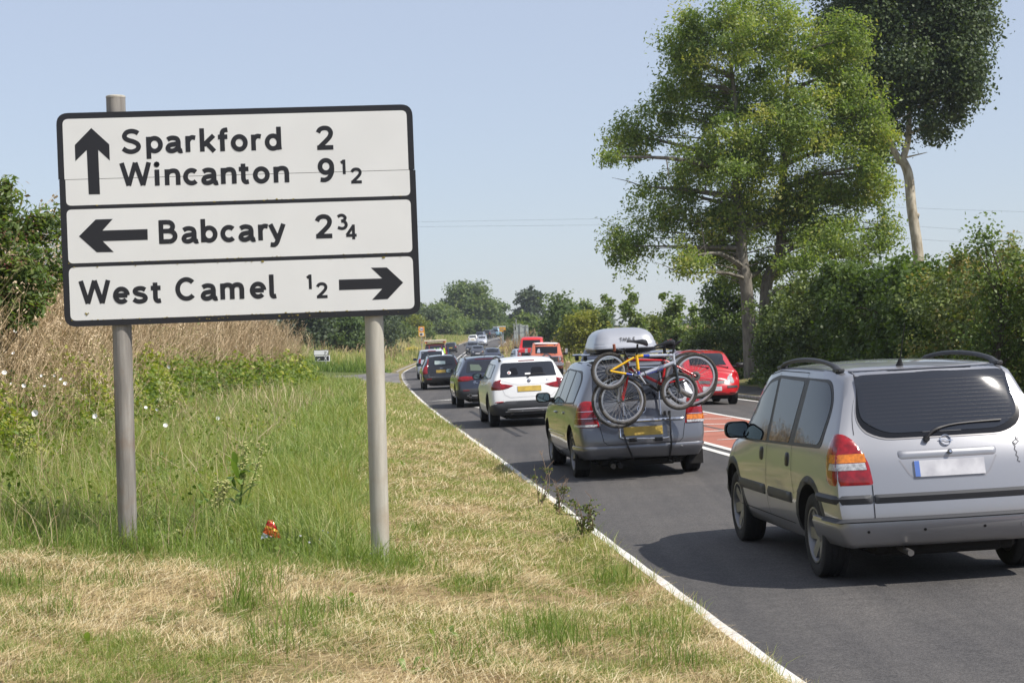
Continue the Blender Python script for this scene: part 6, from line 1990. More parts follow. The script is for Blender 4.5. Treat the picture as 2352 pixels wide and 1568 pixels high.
# --- templates scattered as one mesh
def stamp(V0, F0, P, s, az, tone0, tone, sxy=None):
    """copies of a template: V0 (k,3), faces F0 list, positions P (n,3)"""
    n = len(P); k = len(V0)
    c, s_ = np.cos(az)[:, None], np.sin(az)[:, None]
    sx = (sxy if sxy is not None else s)[:, None]
    x = V0[None, :, 0] * sx; y = V0[None, :, 1] * sx; z = V0[None, :, 2] * s[:, None]
    V = np.stack([x * c - y * s_, x * s_ + y * c, z + 0 * x], -1) + P[:, None, :]
    off = (np.arange(n) * k)[:, None, None]
    return V.reshape(-1, 3), [(f[None] + off).reshape(-1, f.shape[1]) for f in F0], np.clip(tone0[None] + tone[:, None], 0, 1).ravel()
def dry_template(seed, wid):
    r = random.Random(seed); Vs = []; Fs = []
    def seg(p, q, w0, w1):
        d = (q - p).normalized(); s_ = d.cross(Vector((r.uniform(-1, 1), r.uniform(-1, 1), r.uniform(-.3, .3)))).normalized()
        b0 = len(Vs); Vs.extend([p - s_ * w0, p + s_ * w0, q - s_ * w1, q + s_ * w1]); Fs.append((b0, b0 + 1, b0 + 3, b0 + 2))
        # a second blade at right angles keeps it visible from every side
        s2 = d.cross(s_); b0 = len(Vs); Vs.extend([p - s2 * w0, p + s2 * w0, q - s2 * w1, q + s2 * w1]); Fs.append((b0, b0 + 1, b0 + 3, b0 + 2))
    p = Vector((0, 0, 0)); d = Vector((r.uniform(-.15, .15), r.uniform(-.15, .15), 1)).normalized()
    nodes_ = []
    for i in range(5):
        q = p + d * .2; seg(p, q, wid * (1 - i * .13), wid * (.87 - i * .13)); nodes_.append((q, d.copy())); p = q
        d = (d + Vector((r.uniform(-.16, .16), r.uniform(-.16, .16), 0))).normalized()
    for q, dd in nodes_[1:]:
        for _ in range(2):
            a = r.uniform(0, 6.28); e = (dd * .8 + Vector((math.cos(a), math.sin(a), .2)) * .7).normalized()
            L = r.uniform(.14, .3); q2 = q + e * L; seg(q, q2, wid * .5, wid * .32)
            for _ in range(4):
                e2 = (e + Vector((r.uniform(-1, 1), r.uniform(-1, 1), r.uniform(-.2, .8))) * .65).normalized()
                q3 = q2 + e2 * r.uniform(.04, .12); seg(q2, q3, wid * .25, wid * .15)
                if r.random() < .7: 
                    b0 = len(Vs); s_ = .009; Vs.extend([q3 + Vector((-s_, 0, 0)), q3 + Vector((0, s_, -s_)), q3 + Vector((s_, 0, 0)), q3 + Vector((0, -s_, s_))]); Fs.append((b0, b0 + 1, b0 + 2, b0 + 3))
    return np.array([tuple(v) for v in Vs]), [np.array(Fs)]
def scatter_dry(n, Y0, Y1, d0, d1, h0, h1, wid, tn=.5, side='L', hn=.3):
    Y = Y0 * (Y1 / Y0) ** U(0, 1, n); d = U(d0, d1, n) - (bank_in(Y) if side == 'L' else 0)
    X = Xe(Y) - d if side == 'L' else Xe(Y) + RW(Y) + d
    P = np.stack([X, Y, ground_z(X, Y) - .05], 1); k = nz(X, Y, .35, 31.0)
    h = U(h0, h1, n) * (1 + hn * k); az = U(0, 6.28, n); tone = np.clip(rng.normal(tn, .22, n) + k * .3, 0, 1)
    out = []
    T = 6
    for t in range(T):
        idx = np.arange(t, n, T)
        lodw = wid * (np.mean(Y) / 25) ** .5
        V0, F0 = dry_template(100 + t, lodw)
        out.append(stamp(V0, F0, P[idx], h[idx], az[idx], np.zeros(len(V0)), tone[idx]))
    return out
def leafbits(P, size, tone, asp=.62, up_=.4, out=None):
    """one pointed leaf per position"""
    n = len(P)
    nrm = rng.normal(0, 1, (n, 3)); nrm[:, 2] = np.abs(nrm[:, 2]) * 1.0 + up_
    if out is not None: nrm += out
    nrm /= np.linalg.norm(nrm, axis=1)[:, None]
    a = rng.normal(0, 1, (n, 3)); a -= nrm * (a * nrm).sum(1)[:, None]; a /= np.linalg.norm(a, axis=1)[:, None] + 1e-9
    b_ = np.cross(nrm, a); s = size[:, None] if np.ndim(size) else size
    V = np.stack([P - a * s * .5, P + b_ * s * asp * .5 - a * s * .05 + nrm * s * .06, P + a * s * .5, P - b_ * s * asp * .5 - a * s * .05 + nrm * s * .06], 1).reshape(-1, 3)
    b0 = np.arange(n) * 4
    return V, [np.stack([b0, b0 + 1, b0 + 2, b0 + 3], 1)], np.repeat(tone, 4)
def weeds(n, Y0, Y1, d0, d1, hm, size, side='L', tn=.5, clump=.5):
    Y = Y0 * (Y1 / Y0) ** U(0, 1, n); d = U(d0, d1, n); X = Xe(Y) - d + bank_in(Y) if side == 'L' else Xe(Y) + RW(Y) + d
    k = nz(X, Y, .6, 41.0); k2 = nz(X, Y, 2.0, 17.0)
    t = U(0, 1, n) ** .8
    hh = hm * (.75 + k * .7 + k2 * .5) * (sm(d, d0, d0 + .9) * .75 + .25)
    z = ground_z(X, Y) + t * np.clip(hh, .15, None)
    keep = U(0, 1, n) < np.clip(clump + k2 * 1.2 + k * .5, .08, 1)
    P = np.stack([X, Y, z], 1)[keep]
    tone = np.clip(tn + .45 * k[keep] + .25 * (t[keep] - .5) + rng.normal(0, .16, keep.sum()), 0, 1)
    return leafbits(P, size * U(.6, 1.3, keep.sum()) * (P[:, 1] / 20) ** .55, tone, .7, .5)
dp = scatter_dry(3000, 15, 90, 6.9, 10.8, 1.3, 2.2, .005, .6) + scatter_dry(600, 15.5, 32, 6.9, 10, 1.6, 2.5, .004, .7) + scatter_dry(650, 15.5, 34, 6.1, 8.6, .9, 1.7, .004, .7) + scatter_dry(70, 17, 60, 5.0, 6.6, .4, .8, .003, .8)
m_ = merge(dp); stuff("dead_umbel_stalks", m_[0], m_[1], M_DRY, m_[2])
# fine dead grass among them
def dead_blades(n, Y0, Y1, d0, d1, hm):
    Y = Y0 * (Y1 / Y0) ** U(0, 1, n); d = U(d0, d1, n); X = Xe(Y) - d + bank_in(Y); k = nz(X, Y, .5, 61.0)
    return blades(np.stack([X, Y, ground_z(X, Y)], 1), hm * U(.5, 1.2, n) * (1 + .4 * k), U(.003, .007, n) * (Y / 15) ** .8, np.abs(rng.normal(.5, .35, n)), U(0, 6.28, n), np.clip(rng.normal(.55, .25, n) + k * .4, 0, 1))
m_ = merge([dead_blades(46000, 14, 90, 7.2, 10.8, 1.65), dead_blades(2500, 13.6, 60, 3.5, 6.5, .6)]); stuff("dead_grass_stems", m_[0], m_[1], M_DRY, m_[2])
wp = [weeds(95000, 14.5, 40, 5.7, 9.3, 1.15, .062, tn=.55, clump=.6), weeds(46000, 36, 88, 5.7, 9.6, 1.1, .075, tn=.5, clump=.6), weeds(26000, 15, 60, 6.8, 10.2, 1.9, .06, tn=.45, clump=.3), weeds(16000, 14, 34, 2.6, 6.5, .42, .05, tn=.45, clump=.3)]
m_ = merge(wp); stuff("bank_weeds", m_[0], m_[1], M_WEED, m_[2])
# overgrown ground beyond the side road, both sides of the carriageway
def rough(n, Y0, Y1, d0, d1, hm, side, tn):
    Y = U(Y0, Y1, n); d = d0 + (d1 - d0) * U(0, 1, n) ** 1.3; X = Xe(Y) - d if side == 'L' else Xe(Y) + RW(Y) + d
    k = nz(X, Y, .12, 3.0); k2 = nz(X, Y, .5, 9.0)
    h = hm * (.8 + .7 * k + .5 * k2) * U(.4, 1.1, n) * (sm(d, d0, d0 + 2) * .7 + .3)
    return blades(np.stack([X, Y, ground_z(X, Y) - .05], 1), np.clip(h, .1, None), U(.03, .09, n), np.abs(rng.normal(.3, .3, n)), U(0, 6.28, n), np.clip(tn + .55 * k + .3 * k2 + rng.normal(0, .18, n), 0, 1))
pp = [rough(26000, 134, 345, .9, 24, 1.3, 'L', .78), rough(9000, 128, 140, .8, 14, 1.2, 'L', .5), rough(15000, 132, 330, .8, 16, .8, 'R', .78), rough(6000, 72, 132, 8, 40, .6, 'R', .5), rough(3000, 98, 134, 3.0, 12, .35, 'R', .45)]
m_ = merge(pp); stuff("rough_verge_grass", m_[0], m_[1], M_GRASS, m_[2])
m_ = merge(scatter_dry(500, 150, 300, .8, 14, 1.0, 1.7, .012, .5, 'R', .4) + scatter_dry(260, 140, 300, 2, 16, .9, 1.5, .012, .5, 'L', .4)); stuff("dead_stalks_on_bend", m_[0], m_[1], M_DRY, m_[2])

# ---------------------------------------------------------------- trees and shrubs
def bark(name, a, b_, sc=7):
    m, nt, p = nodes_of(name)
    tc = nt.nodes.new("ShaderNodeTexCoord"); mp = nt.nodes.new("ShaderNodeMapping"); mp.inputs['Scale'].default_value = (sc, sc, sc * .3)
    nt.links.new(tc.outputs['Object'], mp.inputs[0])
    c1, f = ramp_noise(nt, mp.outputs[0], 1.0, a, b_, .35, .62, 7)
    nt.links.new(c1, p.inputs['Base Color']); p.inputs['Roughness'].default_value = .9
    bb_ = nt.nodes.new("ShaderNodeBump"); bb_.inputs['Strength'].default_value = .6; bb_.inputs['Distance'].default_value = .03
    nt.links.new(f, bb_.inputs['Height']); nt.links.new(bb_.outputs[0], p.inputs['Normal'])
    return m
M_BARK = bark("ash_bark", (.09, .08, .065), (.21, .19, .16))
M_BARKP = bark("poplar_bark", (.20, .165, .11), (.52, .47, .38), 5)
M_BARKD = bark("dark_bark", (.05, .042, .035), (.12, .10, .08))
L_ASH = leafmat("ash_leaf", [(0, (.07, .115, .034)), (.4, (.16, .23, .06)), (.75, (.27, .32, .085)), (1, (.42, .39, .11))], .48, .45, .4)
L_POP = leafmat("poplar_leaf", [(0, (.03, .052, .022)), (.5, (.058, .09, .036)), (1, (.13, .165, .075))], .26, .5, .3)
L_HEDGE = leafmat("hedge_leaf", [(0, (.045, .075, .02)), (.5, (.11, .15, .042)), (.85, (.19, .235, .06)), (1, (.30, .24, .08))], .28, .5, .35)
L_HAZEL = leafmat("hazel_leaf", [(0, (.05, .085, .018)), (.5, (.10, .155, .034)), (1, (.19, .24, .07))], .36, .5, .35)
L_YEL = leafmat("yellow_green_leaf", [(0, (.09, .12, .02)), (.5, (.20, .22, .03)), (1, (.34, .32, .05))], .36, .5, .3)
L_FAR = leafmat("far_tree_leaf", [(0, (.06, .10, .035)), (.5, (.115, .165, .055)), (1, (.21, .25, .075))], .36, .55, .25)
L_FARD = leafmat("far_dark_leaf", [(0, (.042, .062, .034)), (.5, (.072, .10, .052)), (1, (.12, .15, .07))], .25, .55, .25)
L_ELDER = leafmat("elder_leaf", [(0, (.06, .10, .035)), (.5, (.14, .20, .06)), (.8, (.22, .26, .08)), (1, (.30, .13, .09))], .42, .45, .4)
L_BERRY = leafmat("elder_berry", [(0, (.10, .02, .03)), (1, (.28, .07, .09))], .1, .4, .4)

def crown(lobes, nclump, per, cr, leaf, asp=.55, shell=.45, flat=.65, tn=.5, up_=.35, sag=0.0, seed=0):
    """leaf sprays in clumps spread through ellipsoid lobes [(centre, radii)]"""
    C_ = np.array([tuple(l[0]) for l in lobes]); Rr = np.array([tuple(l[1]) for l in lobes])
    wgt = (Rr[:, 0] * Rr[:, 1] * Rr[:, 2]) ** .7; wgt /= wgt.sum()
    li = rng.choice(len(lobes), nclump, p=wgt)
    v = rng.normal(0, 1, (nclump, 3)); v /= np.linalg.norm(v, axis=1)[:, None]
    rad = U(0, 1, nclump) ** shell
    cc = C_[li] + v * rad[:, None] * Rr[li]
    outv = v
    m = nclump * per
    ci = np.repeat(np.arange(nclump), per)
    sz = cr * U(.55, 1.35, nclump)[ci]
    g = np.clip(rng.normal(0, .5, (m, 3)), -.95, .95) * sz[:, None] * np.array([1, 1, flat])
    P = cc[ci] + g
    if sag: P[:, 2] -= sag * (g[:, 0] ** 2 + g[:, 1] ** 2)
    tc = np.clip(tn + rng.normal(0, .16, nclump), 0, 1)[ci] + rng.normal(0, .12, m)
    return leafbits(P, leaf * U(.6, 1.35, m), np.clip(tc, 0, 1), asp, up_, outv[ci] * .5), cc
def limbs(name, trunk, tr, targets, m, parent, r0=.10, thin=None, jit=.12, upb=.18):
    """tapered trunk (list of points, radii) and limbs that leave it towards targets"""
    mb = MB(); mb.tube(crom(trunk, 5), list(np.interp(np.linspace(0, 1, 5 * (len(trunk) - 1) + 1), np.linspace(0, 1, len(tr)), tr)), 12)
    o = mb.build(name, m, parent)
    T = crom(trunk, 5)
    lm = MB()
    for t, rr in targets:
        t = Vector(t)
        cand = [q for q in T if q.z < t.z - .2] or T[:2]
        q = min(cand, key=lambda q_: (q_ - t).length + abs(t.z - q_.z) * .3 + rnd.uniform(0, .8))
        mid = q.lerp(t, .5) + Vector((rnd.uniform(-1, 1), rnd.uniform(-1, 1), rnd.uniform(-.2, 1))) * (t - q).length * jit
        pts = crom([q, mid, t], 5)
        lm.tube(pts, [rr * (1 - .8 * i / (len(pts) - 1)) for i in range(len(pts))], 6, cap=False)
        if thin:
            for _ in range(thin):
                s_ = pts[rnd.randrange(3, len(pts))]; e = s_ + Vector((rnd.gauss(0, 1), rnd.gauss(0, 1), rnd.gauss(.4, .8))) * (t - q).length * .22
                lm.tube([s_, s_.lerp(e, .5) + Vector((0, 0, .05)), e], [rr * .28, rr * .18, rr * .05], 4, cap=False)
    if targets:
        lo_ = lm.build("limbs", m, parent)
    return o
def tree_thing(name, label, cat, base, group=None):
    r = empty(name, base); tag(r, label, cat, group); return r
def local(parts, base):
    V, F_, t = parts
    return V - np.array([tuple(base)]), F_, t
def crown_obj(root, parts, m, name="crown"):
    V, F_, t = local(parts, root.location)
    return stuff(name, V, F_, m, t, kind=None, parent=root)
def loc(root, pts): return [Vector(p) - root.location for p in pts]

# ash, big spreading tree over the hedge
YA = 75
def la(px, py, rx, ry, dy=0.0, rz=None):
    c = A(px, py, YA + dy); k_ = (YA + dy) / F
    return (c, (rx * k_, (rz or (rx + ry) / 2) * k_, ry * k_))
ash_l = [la(1440, 565, 78, 55, 0), la(1520, 500, 80, 60, 1), la(1580, 590, 60, 40, -2), la(1560, 628, 26, 20, -2), la(1450, 310, 62, 70, 1), la(1410, 360, 36, 30, -1), la(1530, 260, 60, 60, 2),
         la(1580, 90, 60, 110, 0), la(1660, 60, 90, 120, -1.5), la(1780, 90, 110, 130, 0), la(1880, 130, 80, 110, 2), la(1700, 240, 110, 80, 1), la(1850, 280, 120, 90, -1), la(1960, 320, 90, 60, 0), la(2020, 300, 34, 30, 0),
         la(1600, 380, 80, 50, 2), la(1720, 400, 80, 60, -2), la(1880, 420, 110, 60, 1), la(1990, 450, 70, 46, 0), la(1640, 500, 70, 60, 0), la(1780, 520, 70, 60, 2), la(1900, 540, 100, 55, -1), la(2010, 570, 60, 40, 0), la(1760, 610, 60, 30, 2), la(1840, 600, 70, 34, -2), la(1650, 580, 60, 30, 3),
         la(1610, 200, 90, 90, 1), la(1750, 320, 110, 90, -1), la(1640, 330, 80, 80, -1), la(1700, 500, 90, 90, 1), la(1860, 480, 110, 80, 1), la(1560, 440, 70, 50, 0), la(1480, 430, 40, 30, 0), la(1700, 640, 60, 36, 4), la(1800, 660, 70, 36, 4), la(1920, 200, 60, 90, 0), la(1560, 150, 50, 80, 1), la(1930, 170, 50, 90, 1), la(1985, 250, 60, 60, 0), la(1945, 90, 50, 80, 0), la(2025, 310, 40, 36, -1), la(1990, 380, 50, 50, -1), la(2000, 400, 60, 50, 0), la(2040, 520, 34, 40, 0), la(1620, 560, 60, 40, 1)]
b0_ = A(1722, 738, YA); gz = float(verge_z(b0_.x, YA))
ash = tree_thing("ash_tree", "tall spreading ash tree with two grey trunks behind the dark hedge", "tree", (b0_.x, YA, gz))
cp, cc = crown(ash_l, 1180, 125, .60, .16, .42, .56, .75, .56, .12, .3)
crown_obj(ash, cp, L_ASH)
tr1 = [Vector((b0_.x, YA, gz - .2)), A(1716, 680, YA), A(1705, 600, YA), A(1700, 520, YA), A(1690, 400, YA), A(1690, 250, YA), A(1670, 90, YA)]
tg = [(c, .10 + .02 * (i % 3)) for i, (c, r_) in enumerate(ash_l) if c.x < b0_.x + 1.5] + [(Vector(c), .035) for c in cc[::9] if c[0] < b0_.x + 2]
limbs("trunk", loc(ash, tr1), [.30, .26, .24, .22, .17, .11, .04], [(Vector(t) - ash.location, r_) for t, r_ in tg], M_BARK, ash, thin=2)
tr2 = [A(1752, 735, YA + 1.5), A(1760, 660, YA + 1.5), A(1790, 590, YA + 1.5), A(1795, 500, YA + 1.5), A(1800, 380, YA + 1.5), A(1805, 230, YA + 1.5), A(1820, 80, YA + 1.5)]
tr2[0].z = gz - .2
tg = [(c, .10 + .02 * (i % 3)) for i, (c, r_) in enumerate(ash_l) if c.x >= b0_.x + 1.5] + [(Vector(c), .035) for c in cc[4::9] if c[0] >= b0_.x + 2]
limbs("trunk", loc(ash, tr2), [.27, .24, .22, .20, .15, .10, .04], [(Vector(t) - ash.location, r_) for t, r_ in tg], M_BARK, ash, thin=2)

# poplar with a pale bare trunk
YP = 82
def lp_(px, py, rx, ry, dy=0.0):
    c = A(px, py, YP + dy); k_ = (YP + dy) / F
    return (c, (rx * k_, (rx + ry) / 2 * k_, ry * k_))
pop_l = [lp_(2040, 40, 80, 90), lp_(2150, 10, 110, 110, 1), lp_(2230, 50, 60, 90), lp_(2060, 150, 70, 80, -1), lp_(2160, 130, 90, 90, 1.5), lp_(2110, 220, 60, 60, 0), lp_(2200, 200, 44, 60, -1), lp_(2040, 260, 50, 50, 2), lp_(2010, 320, 30, 30, 2),
         lp_(2190, 260, 30, 26, 0), lp_(2130, 285, 36, 26, -1), lp_(2225, 215, 20, 24, 0), lp_(1985, 180, 50, 80, 2.5), lp_(1960, 60, 50, 80, 3), lp_(1925, 60, 50, 90, 4), lp_(1960, 240, 50, 70, 3), lp_(2030, 340, 40, 34, 1), lp_(2150, 300, 40, 30, 1), lp_(2215, 150, 50, 70, -1), lp_(2245, 215, 24, 20, 0), lp_(2010, 380, 34, 30, 1.5), lp_(2130, 350, 22, 18, 0), lp_(2110, -60, 120, 90, 0), lp_(2000, -40, 90, 90, 1)]
bp = A(2118, 720, YP); gz = float(verge_z(bp.x, YP))
pop = tree_thing("poplar_tree", "dark leaved poplar with a pale bare trunk at the right", "tree", (bp.x, YP, gz))
cp, cc = crown(pop_l, 1000, 96, .70, .15, .8, .55, .95, .58, .2)
crown_obj(pop, cp, L_POP)
tr = [Vector((bp.x, YP, gz - .2)), A(2112, 640, YP), A(2106, 560, YP), A(2094, 480, YP), A(2086, 400, YP), A(2068, 360, YP)]
limbs("trunk", loc(pop, tr), [.28, .245, .235, .22, .21, .18], [], M_BARKP, pop)
for pts, rr_, lobes_ in (([A(2072, 370, YP), A(2086, 320, YP), A(2088, 250, YP), A(2090, 120, YP), A(2110, 0, YP)], [.155, .135, .115, .075, .035], [l for l in pop_l if l[0].x > A(2080, 0, YP).x]),
                 ([A(2072, 375, YP), A(2050, 340, YP), A(2040, 300, YP), A(2020, 200, YP), A(2010, 60, YP)], [.16, .14, .115, .075, .035], [l for l in pop_l if l[0].x <= A(2080, 0, YP).x])):
    limbs("fork", loc(pop, pts), rr_, [(c - pop.location, .06) for c, _ in lobes_], M_BARKP, pop, thin=1)
mb = MB(); kk = A(2110, 497, YP) - pop.location; mb.tube([A(2094, 494, YP) - pop.location, kk], [.2, .14], 10); mb.build("limb_stub", M_BARKP, pop)

# hedge of mixed shrubs behind the footway, each shrub its own thing
def shrub(name, label, cat, px0, px1, ptop, Yc, m, dens=1.0, leaf=.075, depth=2.2, group=None, tn=.5, spikes=4, drop=0, bark_=M_BARKD):
    xl, xr = A(px0, 790, Yc).x, A(px1, 790, Yc).x
    xc = (xl + xr) / 2; w = (xr - xl) / 2; gz = float(verge_z(xc, Yc)) if Yc < 480 else 6
    zt = A((px0 + px1) / 2, ptop, Yc).z; h = zt - gz
    r = tree_thing(name, label, cat, (xc, Yc, gz), group)
    lobes = []
    nl = max(3, int(w / .8))
    for i in range(nl):
        f = (i + .5) / nl * 2 - 1
        for lv in (.12, .36, .6, .82):
            lobes.append((Vector((xc + f * w * (.92 - .12 * lv) + rnd.uniform(-.15, .15), Yc + rnd.uniform(-.35, .35) * depth, gz + h * lv * rnd.uniform(.9, 1.06))), (max(.5, w / nl * 1.15), depth * .45, h * .21)))
    for _ in range(spikes):
        f = rnd.uniform(-.85, .85); lobes.append((Vector((xc + f * w, Yc + rnd.uniform(-.3, .3), gz + h * rnd.uniform(.93, 1.1))), (.22, .25, h * .13)))
    area = 2 * w * h
    nc = int(area * 15 * dens * (.07 / leaf) ** .9); per = 95
    cp, cc = crown(lobes, max(30, nc), per, .46, leaf * 1.12, .75, .5, .8, tn, .3)
    crown_obj(r, cp, m)
    limbs("stem", [Vector((0, 0, -.1)), Vector((rnd.uniform(-.1, .1), 0, h * .4)), Vector((rnd.uniform(-.3, .3), 0, h * .7))], [.07, .05, .03], [(Vector(c) - r.location, .022) for c in cc[::max(1, len(cc) // 26)]], bark_, r, thin=1)
    return r
HG = "shrubs of the roadside hedge"
def hedge_run(name, label, Y0, Y1, h0, h1, m, leaf, tn, dens=1.0, o=3.6, hw=1.15, spikes=5, top=None):
    """a shrub of the hedge that follows the footway from Y0 to Y1"""
    Ym = (Y0 + Y1) / 2; xm = float(Xe(Ym) + RW(Ym)) + o; gz = float(verge_z(xm - hw, Ym)) - .05
    r = tree_thing(name, label, "shrub", (xm, Ym, gz), HG)
    L = Y1 - Y0; nl = max(3, int(L / 1.5)); lobes = []
    for i in range(nl):
        y = Y0 + L * (i + .5) / nl; x = float(Xe(y) + RW(y)) + o; h = h0 + (h1 - h0) * (i + .5) / nl
        for lv in (.12, .36, .6, .84):
            lobes.append((Vector((x + rnd.uniform(-.3, .3), y + rnd.uniform(-.3, .3), gz + h * lv * rnd.uniform(.95, 1.05))), (hw * rnd.uniform(.85, 1.15), L / nl * .85, h * .19)))
    core, _ = None, None
    nc = int(L * h0 * 17 * dens * (.07 / leaf) ** .8)
    cp, cc = crown(lobes, max(30, nc), 95, .42, leaf * 1.15, .75, .33, .85, tn, .2)
    sp_ = []
    for _ in range(spikes * 2):
        y = rnd.uniform(Y0, Y1); x = float(Xe(y) + RW(y)) + o + rnd.uniform(-.9, .9); h = h0 + (h1 - h0) * (y - Y0) / L
        sp_.append((Vector((x, y, gz + h * 1.02)), (.22, .22, h * rnd.uniform(.06, .15))))
    cp2, c2 = crown(sp_, spikes * 10, 40, .24, leaf * 1.15, .7, .6, 1.2, min(1, tn + .2), .2)
    if top:
        crown_obj(r, cp2, top, "top_shoots")
        crown_obj(r, cp, m)
    else:
        V = np.concatenate([cp[0], cp2[0]]); crown_obj(r, (V, [np.concatenate([cp[1][0], cp2[1][0] + len(cp[0])])], np.concatenate([cp[2], cp2[2]])), m)
    limbs("stem", [Vector((0, 0, -.1)), Vector((rnd.uniform(-.1, .1), 0, h0 * .4)), Vector((rnd.uniform(-.2, .2), 0, h0 * .7))], [.07, .05, .03], [(Vector(c) - r.location, .02) for c in cc[::max(1, len(cc) // 24)]], M_BARKD, r, thin=1)
    return r
hedge_run("hawthorn_shrub", "dark hawthorn at the right edge of the picture behind the near car", 27, 40, 3.0, 3.3, L_HEDGE, .085, .5)
hedge_run("hawthorn_shrub", "brownish green hawthorn below the poplar trunk", 40, 48.5, 3.35, 3.3, L_HEDGE, .09, .66)
hedge_run("hazel_shrub", "bright topped hazel between the ash trunks and the poplar", 48.5, 58.5, 3.4, 3.6, L_HAZEL, .115, .3, spikes=8)
hedge_run("hawthorn_shrub", "dark hawthorn behind and above the red hatchback", 58.5, 69, 3.3, 2.7, L_HEDGE, .11, .35)
shrub("hazel_sapling", "bright leafy sapling poking above the hedge at the far right", "shrub", 2235, 2335, 556, 41, L_HAZEL, 1.0, .075, .8, None, .5, 4)
shrub("hazel_shrub", "pale leaved maple bush left of the ash trunks", "shrub", 1615, 1740, 635, 84, L_HAZEL, 1.3, .12, 2.4, None, .4, 6)
shrub("hazel_shrub", "tall leafy hazel under the ash crown, right of its trunks", "shrub", 1770, 2000, 650, 74, L_HEDGE, 1.2, .10, 2.4, None, .5, 6)
shrub("bramble_shrub", "dark bramble mass at the far end of the hedge", "shrub", 1575, 1760, 752, 80, L_HEDGE, 1.5, .11, 3.2, None, .3, 4)
# elder at the left edge with dark berries
YE = 24
def le(px, py, r1_, r2_, dy=0.0):
    c = A(px, py, YE + dy); k_ = YE / F
    return (c, (r1_ * k_, (r1_ + r2_) / 2 * k_, r2_ * k_))
el_l = [le(10, 450, 28, 40), le(30, 520, 60, 50), le(110, 500, 32, 34, .3), le(105, 560, 44, 50, .2), le(40, 620, 80, 60, -.2), le(-60, 540, 80, 90, .2), le(-60, 680, 90, 80, 0), le(30, 700, 60, 50, -.3), le(120, 640, 40, 50, .4), le(-140, 600, 70, 120, .5)]
be = A(-20, 790, YE); gz = float(ground_z(be.x, YE))
eld = tree_thing("elder_bush", "elder bush with purple berry clusters left of the big sign", "shrub", (be.x, YE, gz))
cp, cc = crown(el_l, 240, 62, .20, .10, .38, .5, .8, .5, .4)
crown_obj(eld, cp, L_ELDER)
sel = cc[(cc[:, 0] > be.x + .1)][::2]
bp_ = np.repeat(sel, 60, 0) + rng.normal(0, .06, (len(sel) * 60, 3)) * np.array([1, 1, .5])
crown_obj(eld, leafbits(bp_, .022 * U(.7, 1.3, len(bp_)), U(0, 1, len(bp_)), .9, .2), L_BERRY, "berries")['kind'] = 'stuff'
limbs("stem", [Vector((0, 0, -.1)), Vector((.05, 0, .9)), Vector((.15, 0, 2.0))], [.07, .05, .03], [(Vector(c) - eld.location, .02) for c in cc[::6]], M_BARKD, eld, thin=1)

# far trees
def far_tree(name, label, px, ptop, wpx, Yc, m, n=2600, leaf=.55, tn=.5, shape='round', zb=None, cat="tree", group="trees and bushes beyond the traffic", pbase=None, clr=1.0):
    c = A(px, ptop, Yc); w = wpx * (1.28 if shape != 'tall' else 1.05) * Yc / F / 2; n = int(n * 1.35)
    gz = zb if zb is not None else float(verge_z(c.x, Yc))
    h = c.z - gz
    r = tree_thing(name, label, cat, (c.x, Yc, gz), group)
    lobes = []
    if shape == 'tall':
        for i in range(9):
            t = (i + .5) / 9; ww = w * (1 - t) ** .5 * (.9 if t > .15 else .6)
            lobes.append((Vector((c.x + rnd.gauss(0, .38) * w, Yc + rnd.gauss(0, .3), gz + h * (.12 + .86 * t))), (ww * .7 * rnd.uniform(.7, 1.3), ww * .7, h * .08)))
    else:
        for i in range(24):
            t = rnd.uniform(.08, .90); env = math.sqrt(max(0.05, 1 - ((t - .42) / .62) ** 2)); a_ = rnd.uniform(0, 6.28); q = math.sqrt(rnd.random()) * .72
            lobes.append((Vector((c.x + math.cos(a_) * q * w * env, Yc + math.sin(a_) * q * w * env, gz + h * t)), (w * .36, w * .36, h * .17)))
        lobes.append((Vector((c.x, Yc, gz + h * .82)), (w * .42, w * .42, h * .15)))
        lobes.append((Vector((c.x, Yc, gz + h * .62)), (w * .66, w * .6, h * .17)))
    per = 26; cp, cc = crown(lobes, max(20, n // per), per, w * .17 * clr + .25, leaf, .75, .45, .75, tn, .35)
    crown_obj(r, cp, m)
    limbs("trunk", [Vector((0, 0, -.2)), Vector((w * .04, 0, h * .4)), Vector((0, 0, h * .8))], [max(.06, h * .022), h * .016, .02], [(Vector(q) - r.location, h * .006) for q in cc[::max(1, len(cc) // 14)]], M_BARKD, r)
    return r
